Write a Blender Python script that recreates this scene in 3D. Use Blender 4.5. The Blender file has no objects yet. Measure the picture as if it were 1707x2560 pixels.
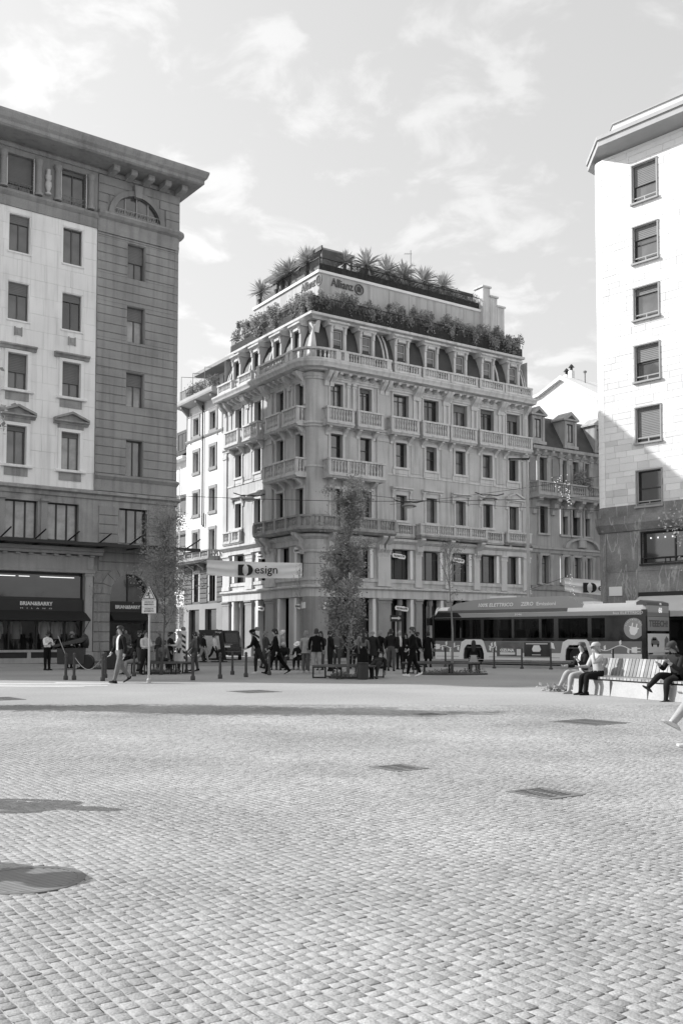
import bpy, math, random
import numpy as np
from mathutils import Matrix, Vector, Quaternion
random.seed(7); np.random.seed(7)
R = math.radians
scene = bpy.context.scene
col = scene.collection

# ---------------------------------------------------------------- camera
CAM_H = 1.4
cam_data = bpy.data.cameras.new('camera')
cam_data.sensor_fit = 'HORIZONTAL'
cam_data.sensor_width = 24.0
cam_data.lens = 24.0 * 2470.0 / 1707.0
cam_data.shift_y = 0.1093
cam_data.clip_start = 0.1
cam_data.clip_end = 3000
cam = bpy.data.objects.new('camera', cam_data)
cam.location = (0, 0, CAM_H)
cam.rotation_euler = (R(93.0), 0, 0)
col.objects.link(cam)
scene.camera = cam

# ---------------------------------------------------------------- light
SUN_AZ = math.atan2(-0.976, 0.216)          # bearing of the sun, clockwise from +Y
SUN_EL = R(34.6)
sun_vec = Vector((math.sin(SUN_AZ) * math.cos(SUN_EL), math.cos(SUN_AZ) * math.cos(SUN_EL), math.sin(SUN_EL)))
world = bpy.data.worlds.new('World')
scene.world = world
world.use_nodes = True
wn = world.node_tree
wn.nodes.clear()
def wnode(t, **kw):
    n = wn.nodes.new(t)
    for k, v in kw.items(): setattr(n, k, v)
    return n
sky = wnode('ShaderNodeTexSky', sky_type='NISHITA', sun_disc=False, sun_elevation=SUN_EL, sun_rotation=SUN_AZ)
sky.air_density = 1.0; sky.dust_density = 4.0; sky.ozone_density = 1.0
bw = wnode('ShaderNodeRGBToBW')
wn.links.new(sky.outputs[0], bw.inputs[0])
# a high even veil of haze flattens the contrast between the sunny and the far side of the sky
pw = wnode('ShaderNodeMath', operation='POWER'); wn.links.new(bw.outputs[0], pw.inputs[0]); pw.inputs[1].default_value = 0.4
veil = wnode('ShaderNodeMath', operation='MULTIPLY'); wn.links.new(pw.outputs[0], veil.inputs[0]); veil.inputs[1].default_value = 1.80
# thin wisps of cloud drawn on the dome itself: a noise over the view direction flattened towards the horizon
tc = wnode('ShaderNodeTexCoord')
sep = wnode('ShaderNodeSeparateXYZ'); wn.links.new(tc.outputs['Generated'], sep.inputs[0])
zc = wnode('ShaderNodeMath', operation='MAXIMUM'); wn.links.new(sep.outputs[2], zc.inputs[0]); zc.inputs[1].default_value = 0.0
za = wnode('ShaderNodeMath', operation='ADD'); wn.links.new(zc.outputs[0], za.inputs[0]); za.inputs[1].default_value = 0.22
dx = wnode('ShaderNodeMath', operation='DIVIDE'); wn.links.new(sep.outputs[0], dx.inputs[0]); wn.links.new(za.outputs[0], dx.inputs[1])
dy = wnode('ShaderNodeMath', operation='DIVIDE'); wn.links.new(sep.outputs[1], dy.inputs[0]); wn.links.new(za.outputs[0], dy.inputs[1])
cmb = wnode('ShaderNodeCombineXYZ'); wn.links.new(dx.outputs[0], cmb.inputs[0]); wn.links.new(dy.outputs[0], cmb.inputs[1]); cmb.inputs[2].default_value = 7.7
n1 = wnode('ShaderNodeTexNoise'); n1.inputs['Scale'].default_value = 8.5; n1.inputs['Detail'].default_value = 7; n1.inputs['Roughness'].default_value = 0.56; n1.inputs['Distortion'].default_value = 0.35
wn.links.new(cmb.outputs[0], n1.inputs['Vector'])
cr = wnode('ShaderNodeMapRange'); cr.inputs['From Min'].default_value = 0.49; cr.inputs['From Max'].default_value = 0.68; cr.inputs['To Min'].default_value = 1.0; cr.inputs['To Max'].default_value = 1.22
cr.interpolation_type = 'SMOOTHSTEP'
wn.links.new(n1.outputs['Fac'], cr.inputs['Value'])
mul = wnode('ShaderNodeMath', operation='MULTIPLY'); wn.links.new(veil.outputs[0], mul.inputs[0]); wn.links.new(cr.outputs[0], mul.inputs[1])
bg = wnode('ShaderNodeBackground'); bg.inputs['Strength'].default_value = 0.15
wn.links.new(mul.outputs[0], bg.inputs['Color'])
wo = wnode('ShaderNodeOutputWorld'); wn.links.new(bg.outputs[0], wo.inputs[0])

sun_data = bpy.data.lights.new('sun', 'SUN')
sun_data.energy = 2.75
sun_data.angle = R(0.5)
sun_data.color = (1.0, 1.0, 1.0)
sun = bpy.data.objects.new('sun', sun_data)
sun.rotation_euler = (-sun_vec).to_track_quat('-Z', 'Y').to_euler()
sun.location = (-30, 20, 60)
col.objects.link(sun)

vs = scene.view_settings
vs.view_transform = 'Standard'; vs.look = 'None'; vs.gamma = 1.0; vs.use_curve_mapping = False
vs.exposure = 1.05
scene.cycles.max_bounces = 6
scene.cycles.transparent_max_bounces = 12
scene.cycles.caustics_reflective = False
scene.cycles.caustics_refractive = False

# ---------------------------------------------------------------- materials (the photograph is black and white: all greys)
MATS = {}
def mat(name, c, rough=0.75, var=0.12, scale=1.2, fine=0.06, fscale=30, bump=0.0, bscale=60, metal=0.0, spec=0.4,
        streak=0.0, coat=0.0, emit=0.0, trans=0.0, alpha=None, cell=0.0, cellv=(1, 1, 1), jitter=0.0, ior=1.5):
    if name in MATS: return MATS[name]
    m = bpy.data.materials.new(name); m.use_nodes = True
    nt = m.node_tree; N = nt.nodes; L = nt.links
    p = N['Principled BSDF']
    p.inputs['Roughness'].default_value = rough
    p.inputs['Metallic'].default_value = metal
    p.inputs['Specular IOR Level'].default_value = spec
    if coat: p.inputs['Coat Weight'].default_value = coat; p.inputs['Coat Roughness'].default_value = 0.05
    if emit:
        p.inputs['Emission Color'].default_value = (1, 1, 1, 1); p.inputs['Emission Strength'].default_value = emit
    tcn = N.new('ShaderNodeTexCoord')
    def noise(sc, det, vec=None):
        n = N.new('ShaderNodeTexNoise'); n.inputs['Scale'].default_value = sc; n.inputs['Detail'].default_value = det
        L.new(vec or tcn.outputs['Object'], n.inputs['Vector']); return n.outputs['Fac']
    def remap(v, lo, hi, a=0.3, b=0.7):
        r = N.new('ShaderNodeMapRange'); r.inputs['From Min'].default_value = a; r.inputs['From Max'].default_value = b
        r.inputs['To Min'].default_value = lo; r.inputs['To Max'].default_value = hi; L.new(v, r.inputs['Value']); return r.outputs[0]
    def times(a, b):
        q = N.new('ShaderNodeMath'); q.operation = 'MULTIPLY'; L.new(a, q.inputs[0])
        if isinstance(b, float): q.inputs[1].default_value = b
        else: L.new(b, q.inputs[1])
        return q.outputs[0]
    v = None
    if var: v = remap(noise(scale, 5), c * (1 - var), c * (1 + var))
    else:
        val = N.new('ShaderNodeValue'); val.outputs[0].default_value = c; v = val.outputs[0]
    if fine: v = times(v, remap(noise(fscale, 4), 1 - fine, 1 + fine))
    if streak:
        mp = N.new('ShaderNodeMapping'); mp.inputs['Scale'].default_value = (2.2, 2.2, 0.16); L.new(tcn.outputs['Object'], mp.inputs[0])
        v = times(v, remap(noise(1.4, 6, mp.outputs[0]), 1 - streak, 1.03, 0.32, 0.52))
    if cell:
        vo = N.new('ShaderNodeTexVoronoi'); mp = N.new('ShaderNodeMapping'); mp.inputs['Scale'].default_value = cellv
        L.new(tcn.outputs['Object'], mp.inputs[0]); L.new(mp.outputs[0], vo.inputs['Vector']); vo.inputs['Scale'].default_value = 1.0
        sx = N.new('ShaderNodeSeparateColor'); L.new(vo.outputs['Color'], sx.inputs[0])
        v = times(v, remap(sx.outputs[0], 1 - cell, 1 + cell, 0, 1))
    if jitter:
        oi = N.new('ShaderNodeObjectInfo'); v = times(v, remap(oi.outputs['Random'], 1 - jitter, 1 + jitter, 0, 1))
    cc = N.new('ShaderNodeCombineColor'); [L.new(v, cc.inputs[i]) for i in range(3)]
    L.new(cc.outputs[0], p.inputs['Base Color'])
    if bump:
        b = N.new('ShaderNodeBump'); b.inputs['Strength'].default_value = bump; b.inputs['Distance'].default_value = 0.02
        L.new(noise(bscale, 5), b.inputs['Height']); L.new(b.outputs[0], p.inputs['Normal'])
    if trans:
        out = N['Material Output']; tr = N.new('ShaderNodeBsdfTranslucent'); L.new(cc.outputs[0], tr.inputs[0])
        mx = N.new('ShaderNodeMixShader'); mx.inputs[0].default_value = trans
        L.new(p.outputs[0], mx.inputs[1]); L.new(tr.outputs[0], mx.inputs[2]); L.new(mx.outputs[0], out.inputs[0])
    if alpha is not None:      # clear glass: mostly see-through, fresnel gloss on top
        out = N['Material Output']; tr = N.new('ShaderNodeBsdfTransparent'); tr.inputs[0].default_value = (alpha, alpha, alpha, 1)
        gl = N.new('ShaderNodeBsdfGlossy'); gl.inputs['Roughness'].default_value = 0.02
        fr = N.new('ShaderNodeFresnel'); fr.inputs[0].default_value = ior
        mx = N.new('ShaderNodeMixShader'); L.new(fr.outputs[0], mx.inputs[0]); L.new(tr.outputs[0], mx.inputs[1]); L.new(gl.outputs[0], mx.inputs[2])
        L.new(mx.outputs[0], out.inputs[0])
    MATS[name] = m
    return m

# ---------------------------------------------------------------- mesh builder
class MB:
    def __init__(self): self.V = []; self.F = []; self.M = []; self.m = 0
    def add(self, vs, fs):
        b = len(self.V); self.V.extend([tuple(map(float, q)) for q in vs])
        for f in fs: self.F.append(tuple(b + i for i in f)); self.M.append(self.m)
        return self
    def box(self, x0, x1, y0, y1, z0, z1):
        return self.add([(x0,y0,z0),(x1,y0,z0),(x1,y1,z0),(x0,y1,z0),(x0,y0,z1),(x1,y0,z1),(x1,y1,z1),(x0,y1,z1)],
                        [(0,3,2,1),(4,5,6,7),(0,1,5,4),(1,2,6,5),(2,3,7,6),(3,0,4,7)])
    def bbox(self, x0, x1, y0, y1, z0, z1, b=0.02):           # box with chamfered front (-y) edges
        vs = [(x0,y1,z0),(x1,y1,z0),(x1,y1,z1),(x0,y1,z1),(x0,y0+b,z0),(x1,y0+b,z0),(x1,y0+b,z1),(x0,y0+b,z1),
              (x0+b,y0,z0+b),(x1-b,y0,z0+b),(x1-b,y0,z1-b),(x0+b,y0,z1-b)]
        return self.add(vs, [(8,9,10,11),(4,5,9,8),(5,6,10,9),(6,7,11,10),(7,4,8,11),(0,1,5,4),(1,2,6,5),(2,3,7,6),(3,0,4,7),(0,3,2,1)])
    def quad(self, a, b, c, d): return self.add([a, b, c, d], [(0,1,2,3)])
    def poly(self, pts): return self.add(pts, [tuple(range(len(pts)))])
    def prism(self, pts, y0, y1):                             # polygon in (x,z), extruded along y
        n = len(pts); vs = [(x,y0,z) for x,z in pts] + [(x,y1,z) for x,z in pts]
        fs = [tuple(range(n)), tuple(range(2*n-1, n-1, -1))] + [(i,i+n,(i+1)%n+n,(i+1)%n) for i in range(n)]
        return self.add(vs, fs)
    def prof(self, pts, x0, x1):                              # polygon in (y,z), extruded along x
        n = len(pts); vs = [(x0,y,z) for y,z in pts] + [(x1,y,z) for y,z in pts]
        fs = [tuple(range(n)), tuple(range(2*n-1, n-1, -1))] + [(i,(i+1)%n,(i+1)%n+n,i+n) for i in range(n)]
        return self.add(vs, fs)
    def plan(self, pts, z0, z1):                              # polygon in (x,y), extruded along z
        n = len(pts); vs = [(x,y,z0) for x,y in pts] + [(x,y,z1) for x,y in pts]
        fs = [tuple(range(n-1,-1,-1)), tuple(range(n, 2*n))] + [(i,(i+1)%n,(i+1)%n+n,i+n) for i in range(n)]
        return self.add(vs, fs)
    def tube(self, pts, rad, n=6, cap=True):
        pts = [Vector(p) for p in pts]
        if not hasattr(rad, '__len__'): rad = [rad]*len(pts)
        vs = []; up = None
        for i, p in enumerate(pts):
            t = (pts[min(i+1,len(pts)-1)] - pts[max(i-1,0)]).normalized()
            if up is None:
                up = Vector((0,0,1)) if abs(t.z) < .9 else Vector((1,0,0))
            a = t.cross(up); 
            if a.length < 1e-5: a = t.orthogonal()
            a.normalize(); b = a.cross(t).normalized(); up = b
            for k in range(n):
                th = 2*math.pi*k/n; vs.append(p + (a*math.cos(th) + b*math.sin(th))*rad[i])
        fs = []
        for i in range(len(pts)-1):
            for k in range(n): fs.append((i*n+k, i*n+(k+1)%n, (i+1)*n+(k+1)%n, (i+1)*n+k))
        if cap: fs += [tuple(range(n-1,-1,-1)), tuple(range((len(pts)-1)*n, len(pts)*n))]
        return self.add(vs, fs)
    def lathe(self, prof, cx=0, cy=0, n=10, a0=0.0, a1=2*math.pi):
        full = abs(a1-a0) > 6.28; k = n if full else n+1
        vs = []
        for r, z in prof:
            for i in range(k):
                th = a0 + (a1-a0)*i/n; vs.append((cx+r*math.cos(th), cy+r*math.sin(th), z))
        fs = []
        for j in range(len(prof)-1):
            for i in range(n):
                i2 = (i+1) % k; fs.append((j*k+i, j*k+i2, (j+1)*k+i2, (j+1)*k+i))
        if full: fs += [tuple(range(k-1,-1,-1)), tuple(range((len(prof)-1)*k, len(prof)*k))]
        return self.add(vs, fs)
    def sweep(self, path, prof, cap=True, closed_prof=True):  # profile (outward d, z) swept along a plan path; outward = right of travel
        n = len(path); nr = []
        for i in range(n):
            def nn(a, b):
                d = Vector((b[0]-a[0], b[1]-a[1])); d.normalize(); return Vector((d.y, -d.x))
            if i == 0: m = nn(path[0], path[1])
            elif i == n-1: m = nn(path[-2], path[-1])
            else:
                a = nn(path[i-1], path[i]); b = nn(path[i], path[i+1]); m = (a+b)/(1+a.dot(b))
            nr.append(m)
        k = len(prof); vs = []
        for i in range(n):
            for d, z in prof: vs.append((path[i][0]+nr[i].x*d, path[i][1]+nr[i].y*d, z))
        fs = []
        for i in range(n-1):
            for j in range(k if closed_prof else k-1): fs.append((i*k+j, (i+1)*k+j, (i+1)*k+(j+1)%k, i*k+(j+1)%k))
        if cap and closed_prof: fs += [tuple(range(k)), tuple(range((n-1)*k+k-1, (n-1)*k-1, -1))]
        return self.add(vs, fs)
    def merge(self, other, M=None):
        vs = other.V if M is None else [tuple(M @ Vector(v)) for v in other.V]
        b = len(self.V); self.V.extend(vs); self.F.extend([tuple(b+i for i in f) for f in other.F]); self.M.extend(other.M); return self
    def mesh(self, name, mats, smooth=None):
        me = bpy.data.meshes.new(name); me.from_pydata(self.V, [], self.F)
        for m in (mats if isinstance(mats, (list, tuple)) else [mats]): me.materials.append(m)
        if any(self.M): me.polygons.foreach_set('material_index', self.M)
        if smooth is not None: smooth_mesh(me, smooth)
        me.update(); return me
def smooth_mesh(me, ang):
    import bmesh
    bm = bmesh.new(); bm.from_mesh(me); bmesh.ops.recalc_face_normals(bm, faces=bm.faces); bm.to_mesh(me); bm.free()
    me.shade_smooth()
    me.set_sharp_from_angle(angle=R(ang))

def obj(name, mb, mats=None, parent=None, M=None, smooth=None, **props):
    me = mb if isinstance(mb, bpy.types.Mesh) else mb.mesh(name, mats, smooth)
    o = bpy.data.objects.new(name, me); col.objects.link(o)
    if parent is not None: o.parent = parent
    if M is not None: o.matrix_local = M
    for k, v in props.items(): o[k] = v
    return o
def thing(name, label, cat, loc=(0,0,0), rz=0.0, group=None, scale=None):
    o = bpy.data.objects.new(name, None); col.objects.link(o); o.location = loc; o.rotation_euler = (0,0,rz); o.empty_display_size = .3
    o['label'] = label; o['category'] = cat
    if group: o['group'] = group
    if scale: o.scale = (scale,)*3
    return o
def T(x, y, z): return Matrix.Translation((x, y, z))
def RZ(a): return Matrix.Rotation(a, 4, 'Z')
CACHE = {}
def cached(key, fn):
    if key not in CACHE: CACHE[key] = fn()
    return CACHE[key]
def text_mesh(txt, size, mats, extrude=0.01, bold=0.0, width=None, shear=0.0, spacing=1.0, align='CENTER'):
    """flat lettering standing in the x-z plane, facing -y"""
    cu = bpy.data.curves.new('lettering', 'FONT'); cu.body = txt; cu.size = size; cu.extrude = extrude; cu.offset = bold
    cu.align_x = align; cu.align_y = 'CENTER'; cu.shear = shear; cu.space_character = spacing; cu.resolution_u = 2
    o = bpy.data.objects.new('lettering', cu); col.objects.link(o)
    dg = bpy.context.evaluated_depsgraph_get(); dg.update()
    me = bpy.data.meshes.new_from_object(o.evaluated_get(dg)); bpy.data.objects.remove(o); bpy.data.curves.remove(cu)
    me.transform(Matrix.Rotation(R(90), 4, 'X'))
    if width:
        xs = [v.co.x for v in me.vertices]; w = max(xs)-min(xs); me.transform(Matrix.Scale(width/w, 4, (1,0,0)))
    me.materials.clear(); me.materials.append(mats); return me
# ---------------------------------------------------------------- shared surfaces
STUCCO = mat('stucco', 0.50, 0.8, 0.13, 0.5, 0.07, 18, bump=.15, streak=.26)
TRIM = mat('trim_stone', 0.57, 0.75, 0.10, 0.8, 0.06, 20, bump=.12, streak=.22)
SOOT = mat('weathered_stone', 0.33, 0.8, 0.22, 1.1, 0.1, 20, bump=.2, streak=.3)
WHITE = mat('white_paint', 0.80, 0.6, 0.05, 1, 0.03, 30)
PLASTER = mat('pale_plaster', 0.74, 0.8, 0.06, 0.4, 0.03, 20, streak=.07)
GRANITE = mat('grey_granite', 0.30, 0.7, 0.2, 0.45, 0.2, 30, bump=.15, streak=.2)
MARBLE = mat('white_marble', 0.86, 0.6, 0.08, 0.35, 0.04, 25, streak=.15)
DARKSTONE = mat('dark_ashlar', 0.13, 0.75, 0.2, 0.8, 0.12, 40, bump=.15)
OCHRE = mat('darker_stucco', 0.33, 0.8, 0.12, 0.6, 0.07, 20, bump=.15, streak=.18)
FRAME_DARK = mat('dark_window_frame', 0.035, 0.4, 0.05, 2, 0)
FRAME_GREY = mat('grey_window_frame', 0.10, 0.5, 0.08, 2, 0)
FRAME_PALE = mat('pale_window_frame', 0.40, 0.5, 0.08, 2, 0)
SHUTTER = mat('roller_blind', 0.17, 0.6, 0.06, 2, 0.03, 40)
CURTAIN = mat('curtain', 0.55, 0.8, 0.12, 3, 0)
SLATE = mat('slate_roof', 0.055, 0.55, 0.25, 1.0, 0.2, 25, bump=.25)
ZINC = mat('roof_metal', 0.26, 0.5, 0.12, 1, 0.05)
IRON = mat('dark_iron', 0.03, 0.45, 0.1, 4, 0, metal=.3)
BLACKMETAL = mat('black_painted_metal', 0.018, 0.35, 0.1, 4, 0)
GREYMETAL = mat('grey_painted_metal', 0.22, 0.45, 0.08, 4, 0)
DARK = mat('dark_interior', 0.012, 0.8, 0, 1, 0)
GLASS_A = mat('window_glass_dark', 0.020, 0.03, 0.4, 0.7, 0, spec=1.0, coat=.6)
GLASS_B = mat('window_glass_mid', 0.09, 0.04, 0.5, 0.9, 0, spec=1.0, coat=.6)
GLASS_C = mat('window_glass_curtain', 0.30, 0.05, 0.35, 1.5, 0, spec=.9, coat=.5)
CLEAR = mat('clear_shop_glass', 0.5, 0.05, 0, 1, 0, alpha=0.86)
BAMBOO = mat('terrace_screen', 0.045, 0.7, 0.35, 3, 0.2, 12)
GLASSES = [GLASS_A, GLASS_A, GLASS_B, GLASS_B, GLASS_C]

# ---------------------------------------------------------------- facade helpers (x along the wall, -y outwards, z up)
def wall_holes(mb, x0, x1, z0, z1, holes, depth=0.3, y=0.0):
    """front sheet of a wall with rectangular openings and their reveals"""
    holes = [h for h in holes if h[1] > x0 and h[0] < x1 and h[3] > z0 and h[2] < z1]
    xs = sorted({x0, x1} | {min(max(v, x0), x1) for h in holes for v in h[:2]})
    zs = sorted({z0, z1} | {min(max(v, z0), z1) for h in holes for v in h[2:]})
    for a, b in zip(xs, xs[1:]):
        run = None
        for c, d in zip(zs, zs[1:]):
            mx, mz = (a+b)/2, (c+d)/2
            inh = any(h[0] < mx < h[1] and h[2] < mz < h[3] for h in holes)
            if not inh: run = [run[0] if run else c, d]
            if inh and run: mb.quad((a,y,run[0]),(b,y,run[0]),(b,y,run[1]),(a,y,run[1])); run = None
        if run: mb.quad((a,y,run[0]),(b,y,run[0]),(b,y,run[1]),(a,y,run[1]))
    for a, b, c, d in holes:
        mb.quad((a,y,c),(a,y+depth,c),(a,y+depth,d),(a,y,d)); mb.quad((b,y,c),(b,y,d),(b,y+depth,d),(b,y+depth,c))
        mb.quad((a,y,d),(a,y+depth,d),(b,y+depth,d),(b,y,d)); mb.quad((a,y,c),(b,y,c),(b,y+depth,c),(a,y+depth,c))
    return mb
def window_frame_mesh(w, h, style, fm):
    def f():
        mb = MB(); t = 0.07
        mb.box(0, t, 0, .09, 0, h); mb.box(w-t, w, 0, .09, 0, h); mb.box(t, w-t, 0, .09, 0, t); mb.box(t, w-t, 0, .09, h-t, h)
        if style == 2 or style == 4: mb.box(w/2-.035, w/2+.035, .005, .085, t, h-t)
        if style == 3:
            for k in (1, 2): mb.box(w*k/3-.045, w*k/3+.045, .005, .085, t, h-t)
        if style == 4: mb.box(t, w-t, .01, .08, h*.72-.03, h*.72+.03)
        if style == 5: mb.box(t, w-t, .01, .08, h*.5-.03, h*.5+.03)
        return mb.mesh('window', fm)
    return cached(('win', round(w,2), round(h,2), style, fm.name), f)
def window(parent, M, x0, x1, z0, z1, y=.2, style=2, frame=None, glass=None, blind=0.0, sill=None, sill_mat=None, curtain=False):
    frame = frame or FRAME_DARK; w, h = x1-x0, z1-z0
    o = obj('window', window_frame_mesh(w, h, style, frame), parent=parent, M=M @ T(x0, y, z0))
    g = glass or random.choice(GLASSES)
    pm = cached(('pane', round(w,2), round(h,2), g.name), lambda: MB().box(-w/2+.03, w/2-.03, 0, .02, -h/2+.03, h/2-.03).mesh('pane', g))
    obj('pane', pm, parent=o, M=T(w/2, .05, h/2) @ Matrix.Rotation(R(random.uniform(-.5,.5)), 4, 'X') @ Matrix.Rotation(R(random.uniform(-.7,.7)), 4, 'Z'))
    if blind:
        def bl():
            mb = MB(); n = max(3, int(h*blind/.09)); s = h*blind/n
            for i in range(n): mb.prof([(0, h-s*(i+1)), (-.012, h-s*(i+.6)), (0, h-s*i), (.03, h-s*i), (.03, h-s*(i+1))], .06, w-.06)
            return mb.mesh('blind', SHUTTER)
        obj('blind', cached(('blind', round(w,2), round(h,2), blind), bl), parent=o, M=T(0, -.035, -.02))
    if sill:
        sm = cached(('sill', round(w,2), sill, sill_mat.name if sill_mat else ''), lambda: MB().bbox(-.1, w+.1, -sill-y, -.002, -.11, -.003, .02).mesh('sill', sill_mat or TRIM))
        obj('sill', sm, parent=o)
    return o
def surround(parent, M, x0, x1, z0, z1, w=.2, d=.08, m=None, name='window_surround', sill=True, ears=0.0):
    W, H = x1-x0, z1-z0
    def f():
        mb = MB(); mb.box(-w, 0, -d, .02, 0, H); mb.box(W, W+w, -d, .02, 0, H); mb.box(-w-ears, W+w+ears, -d-.012, .02, H, H+w)
        if sill: mb.box(-w-.06, W+w+.06, -d-.06, .02, -.16, 0)
        return mb.mesh(name, m or TRIM)
    return obj(name, cached(('sur', round(W,2), round(H,2), w, d, (m or TRIM).name, sill, ears), f), parent=parent, M=M @ T(x0, 0, z0))
def hood(parent, M, cx, z, w, d=.32, m=None, pediment=False, arch=False):
    def f():
        mb = MB()
        mb.prof([(.02,0),(-d*.5,0),(-d*.55,.10),(-d,.14),(-d,.24),(.02,.30)], -w/2, w/2)
        mb.box(-w/2+.14, w/2-.14, -.07, .02, -.26, 0)
        for s in (-1, 1):
            x = s*(w/2-.16); mb.prof([(.02,-.62),(-.10,-.58),(-.12,-.35),(-d*.7,-.08),(-d*.7,0),(.02,0)], x-.09, x+.09)
        if pediment:
            mb.prism([(-w/2,.24),(w/2,.24),(w/2,.34),(0,.74),(-w/2,.34)], -d*.55, .02)
            for s in (-1,1): mb.prism([(s*w/2,.30),(s*(w/2),.42),(0,.84),(0,.70)], -d-.03, -.03)
        return mb.mesh('window_hood', m or TRIM)
    return obj('window_hood', cached(('hood', round(w,2), d, (m or TRIM).name, pediment), f), parent=parent, M=M @ T(cx, 0, z))
BAL_PROF = [(.07,0),(.07,.08),(.045,.12),(.085,.30),(.07,.45),(.04,.62),(.045,.72),(.07,.80),(.07,1.0)]
def baluster_run(mb, p0, p1, z0, z1, step=.23, r=1.0, n=6):
    p0 = Vector(p0); p1 = Vector(p1); L = (p1-p0).length; k = max(1, int(L/step))
    for i in range(k):
        q = p0.lerp(p1, (i+.5)/k); mb.lathe([(a*r, z0+(z1-z0)*b) for a, b in BAL_PROF], q.x, q.y, n)
def balcony(parent, M, x0, x1, z0, z1, d=.8, bays=1, m=None, slab=.22, brackets=2, sides=True, bracket_d=None, sootm=None):
    """stone balcony: slab with mouldings, piers, handrail, turned balusters, console brackets"""
    m = m or TRIM; w = x1-x0
    mb = MB()
    mb.prof([(.02,z0),(-d*.9,z0),(-d,z0+slab*.45),(-d-.06,z0+slab*.55),(-d-.06,z0+slab),(.02,z0+slab)], 0, w)
    o = obj('balcony', mb, sootm or m, parent, M @ T(x0,0,0))
    zb = z0+slab+.003; hb = z1-zb; pt = .22
    rl = MB()
    rl.prof([(-d-.05,z1-.13),(-d-.05,z1),(-d+.24,z1),(-d+.24,z1-.13)], -.04, w+.04)
    rl.box(.02, w-.02, -d+.01, -d+.18, zb, zb+.12)
    if sides:
        for xx in (0, w-.2): rl.box(xx, xx+.2, -d+.241, -.003, z1-.12, z1-.003); rl.box(xx+.02, xx+.18, -d+.19, -.003, zb, zb+.12)
    obj('handrail', rl, m, o)
    pm = cached(('pier', round(hb,2), m.name), lambda: MB().box(0, pt, 0, pt, 0, hb-.135).mesh('pier', m))
    bs = MB()
    for i in range(bays+1):
        px = (w-pt)*i/bays; obj('pier', pm, parent=o, M=T(px, -d-.01, zb+.0))
        if i < bays: baluster_run(bs, (px+pt, -d+.095), (px+(w-pt)/bays, -d+.095), zb+.12, z1-.13)
    if sides:
        for xx in (.1, w-.1): baluster_run(bs, (xx, -d+.25), (xx, -.02), zb+.12, z1-.13)
    obj('balusters', bs, m, o, smooth=40, kind='stuff')
    bd = bracket_d or d*.8
    bm_ = cached(('brk', round(bd,2), m.name), lambda: MB().prof([(.02,-.62),(-.10,-.6),(-.14,-.42),(-bd*.55,-.28),(-bd*.8,-.12),(-bd,-.10),(-bd,-.003),(.02,-.003)], -.13, .13).mesh('bracket', m))
    for i in range(brackets):
        obj('bracket', bm_, parent=o, M=T(w*(i+.5)/brackets if brackets > 2 else (w*.18 if i == 0 else w*.82), 0, z0))
    return o
def part(name, parent, m, fn, M=None, smooth=None, **kw):
    mb = MB(); fn(mb); return obj(name, mb, m, parent, M, smooth, **kw)
def pilaster(parent, M, x0, x1, z0, z1, d=.14, m=None, cap=.45, base=.3, plain=False):
    w = x1-x0; h = z1-z0
    def f():
        mb = MB(); mb.box(0, w, -d, .02, base, h-cap)
        mb.box(-.05, w+.05, -d-.05, .02, 0, base)
        mb.prof([(.02,h-cap),(-d-.03,h-cap),(-d-.03,h-cap+.1),(-d-.01,h-cap+.12),(-d-.05,h-.16),(-d-.12,h-.12),(-d-.12,h),(.02,h)], -.06, w+.06)
        return mb.mesh('pilaster', m or TRIM)
    return obj('pilaster', cached(('pil', round(w,2), round(h,2), d, (m or TRIM).name, cap, base), f), parent=parent, M=M @ T(x0,0,z0))
# ================================================================ central corner building
CEN = thing('corner_building', 'ornate cream corner block with balustraded balconies and dark mansard under leafy roof terraces', 'building', (-2.19, 69.0, 0), R(34.25))
CLR = RZ(R(-91.0)); I4 = Matrix.Identity(4)
def clp(u, d=0.0):
    v = CLR @ Vector((u, -d, 0)); return (v.x, v.y)
LU, RU = -13.6, 21.3
arc = []
a, b, c_ = Vector(clp(-.72)), Vector((0,0)), Vector((1.22,0))
for i in range(9):
    t = i/8; p = a*(1-t)**2 + b*2*t*(1-t) + c_*t*t; arc.append((p.x, p.y))
path = [clp(LU)] + arc + [(RU, 0)]
sharp = [clp(LU), (0,0), (RU,0)]
long_sharp = [clp(LU), (0,0), (RU,0), (RU,12)]
# -- windows of the two facades
cx_R = [2.21, 4.77, 8.04, 10.95, 13.88, 16.73, 19.59]
cx_L = [-10.9, -7.7, -4.25, -1.42]
holesR, holesL = [], []
for i, c in enumerate(cx_R):
    w = 1.04
    holesR += [(c-w/2, c+w/2, 10.2, 12.1), (c-w/2, c+w/2, 14.2, 16.05), (c-(.55 if i<2 else .73), c+(.55 if i<2 else .73), 18.05, 19.7)]
for c in cx_L:
    holesL += [(c-.53, c+.53, 10.15, 12.1), (c-.53, c+.53, 14.2, 16.05), (c-.55, c+.55, 18.1, 19.7)]
mezzR = [(1.6,3.35), (3.75,5.5)] + [(7.0+2.93*i, 9.2+2.93*i) for i in range(4)] + [(18.75,20.4)]
mezzL = [(-12.0,-9.75), (-7.95,-6.4), (-4.6,-2.95), (-2.2,-.95)]
def mw(l): return [(a,b,5.77,8.0) for a,b in l]
def gw(l): return [(a,b,0.0,4.33) for a,b in l]
gR = [(1.55,5.7)] + mezzR[2:]; gL = mezzL
mb = MB()
wall_holes(mb, 1.22, RU, 0, 20.4, holesR + mw(mezzR) + gw(gR), .42)
obj('wall', mb, STUCCO, CEN)
mb = MB(); wall_holes(mb, LU, -.72, 0, 20.4, holesL + mw(mezzL) + gw(gL), .42)
obj('wall', mb, STUCCO, CEN, CLR)
mb = MB(); mb.sweep(arc, [(0,0),(0,20.4)], closed_prof=False)
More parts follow.
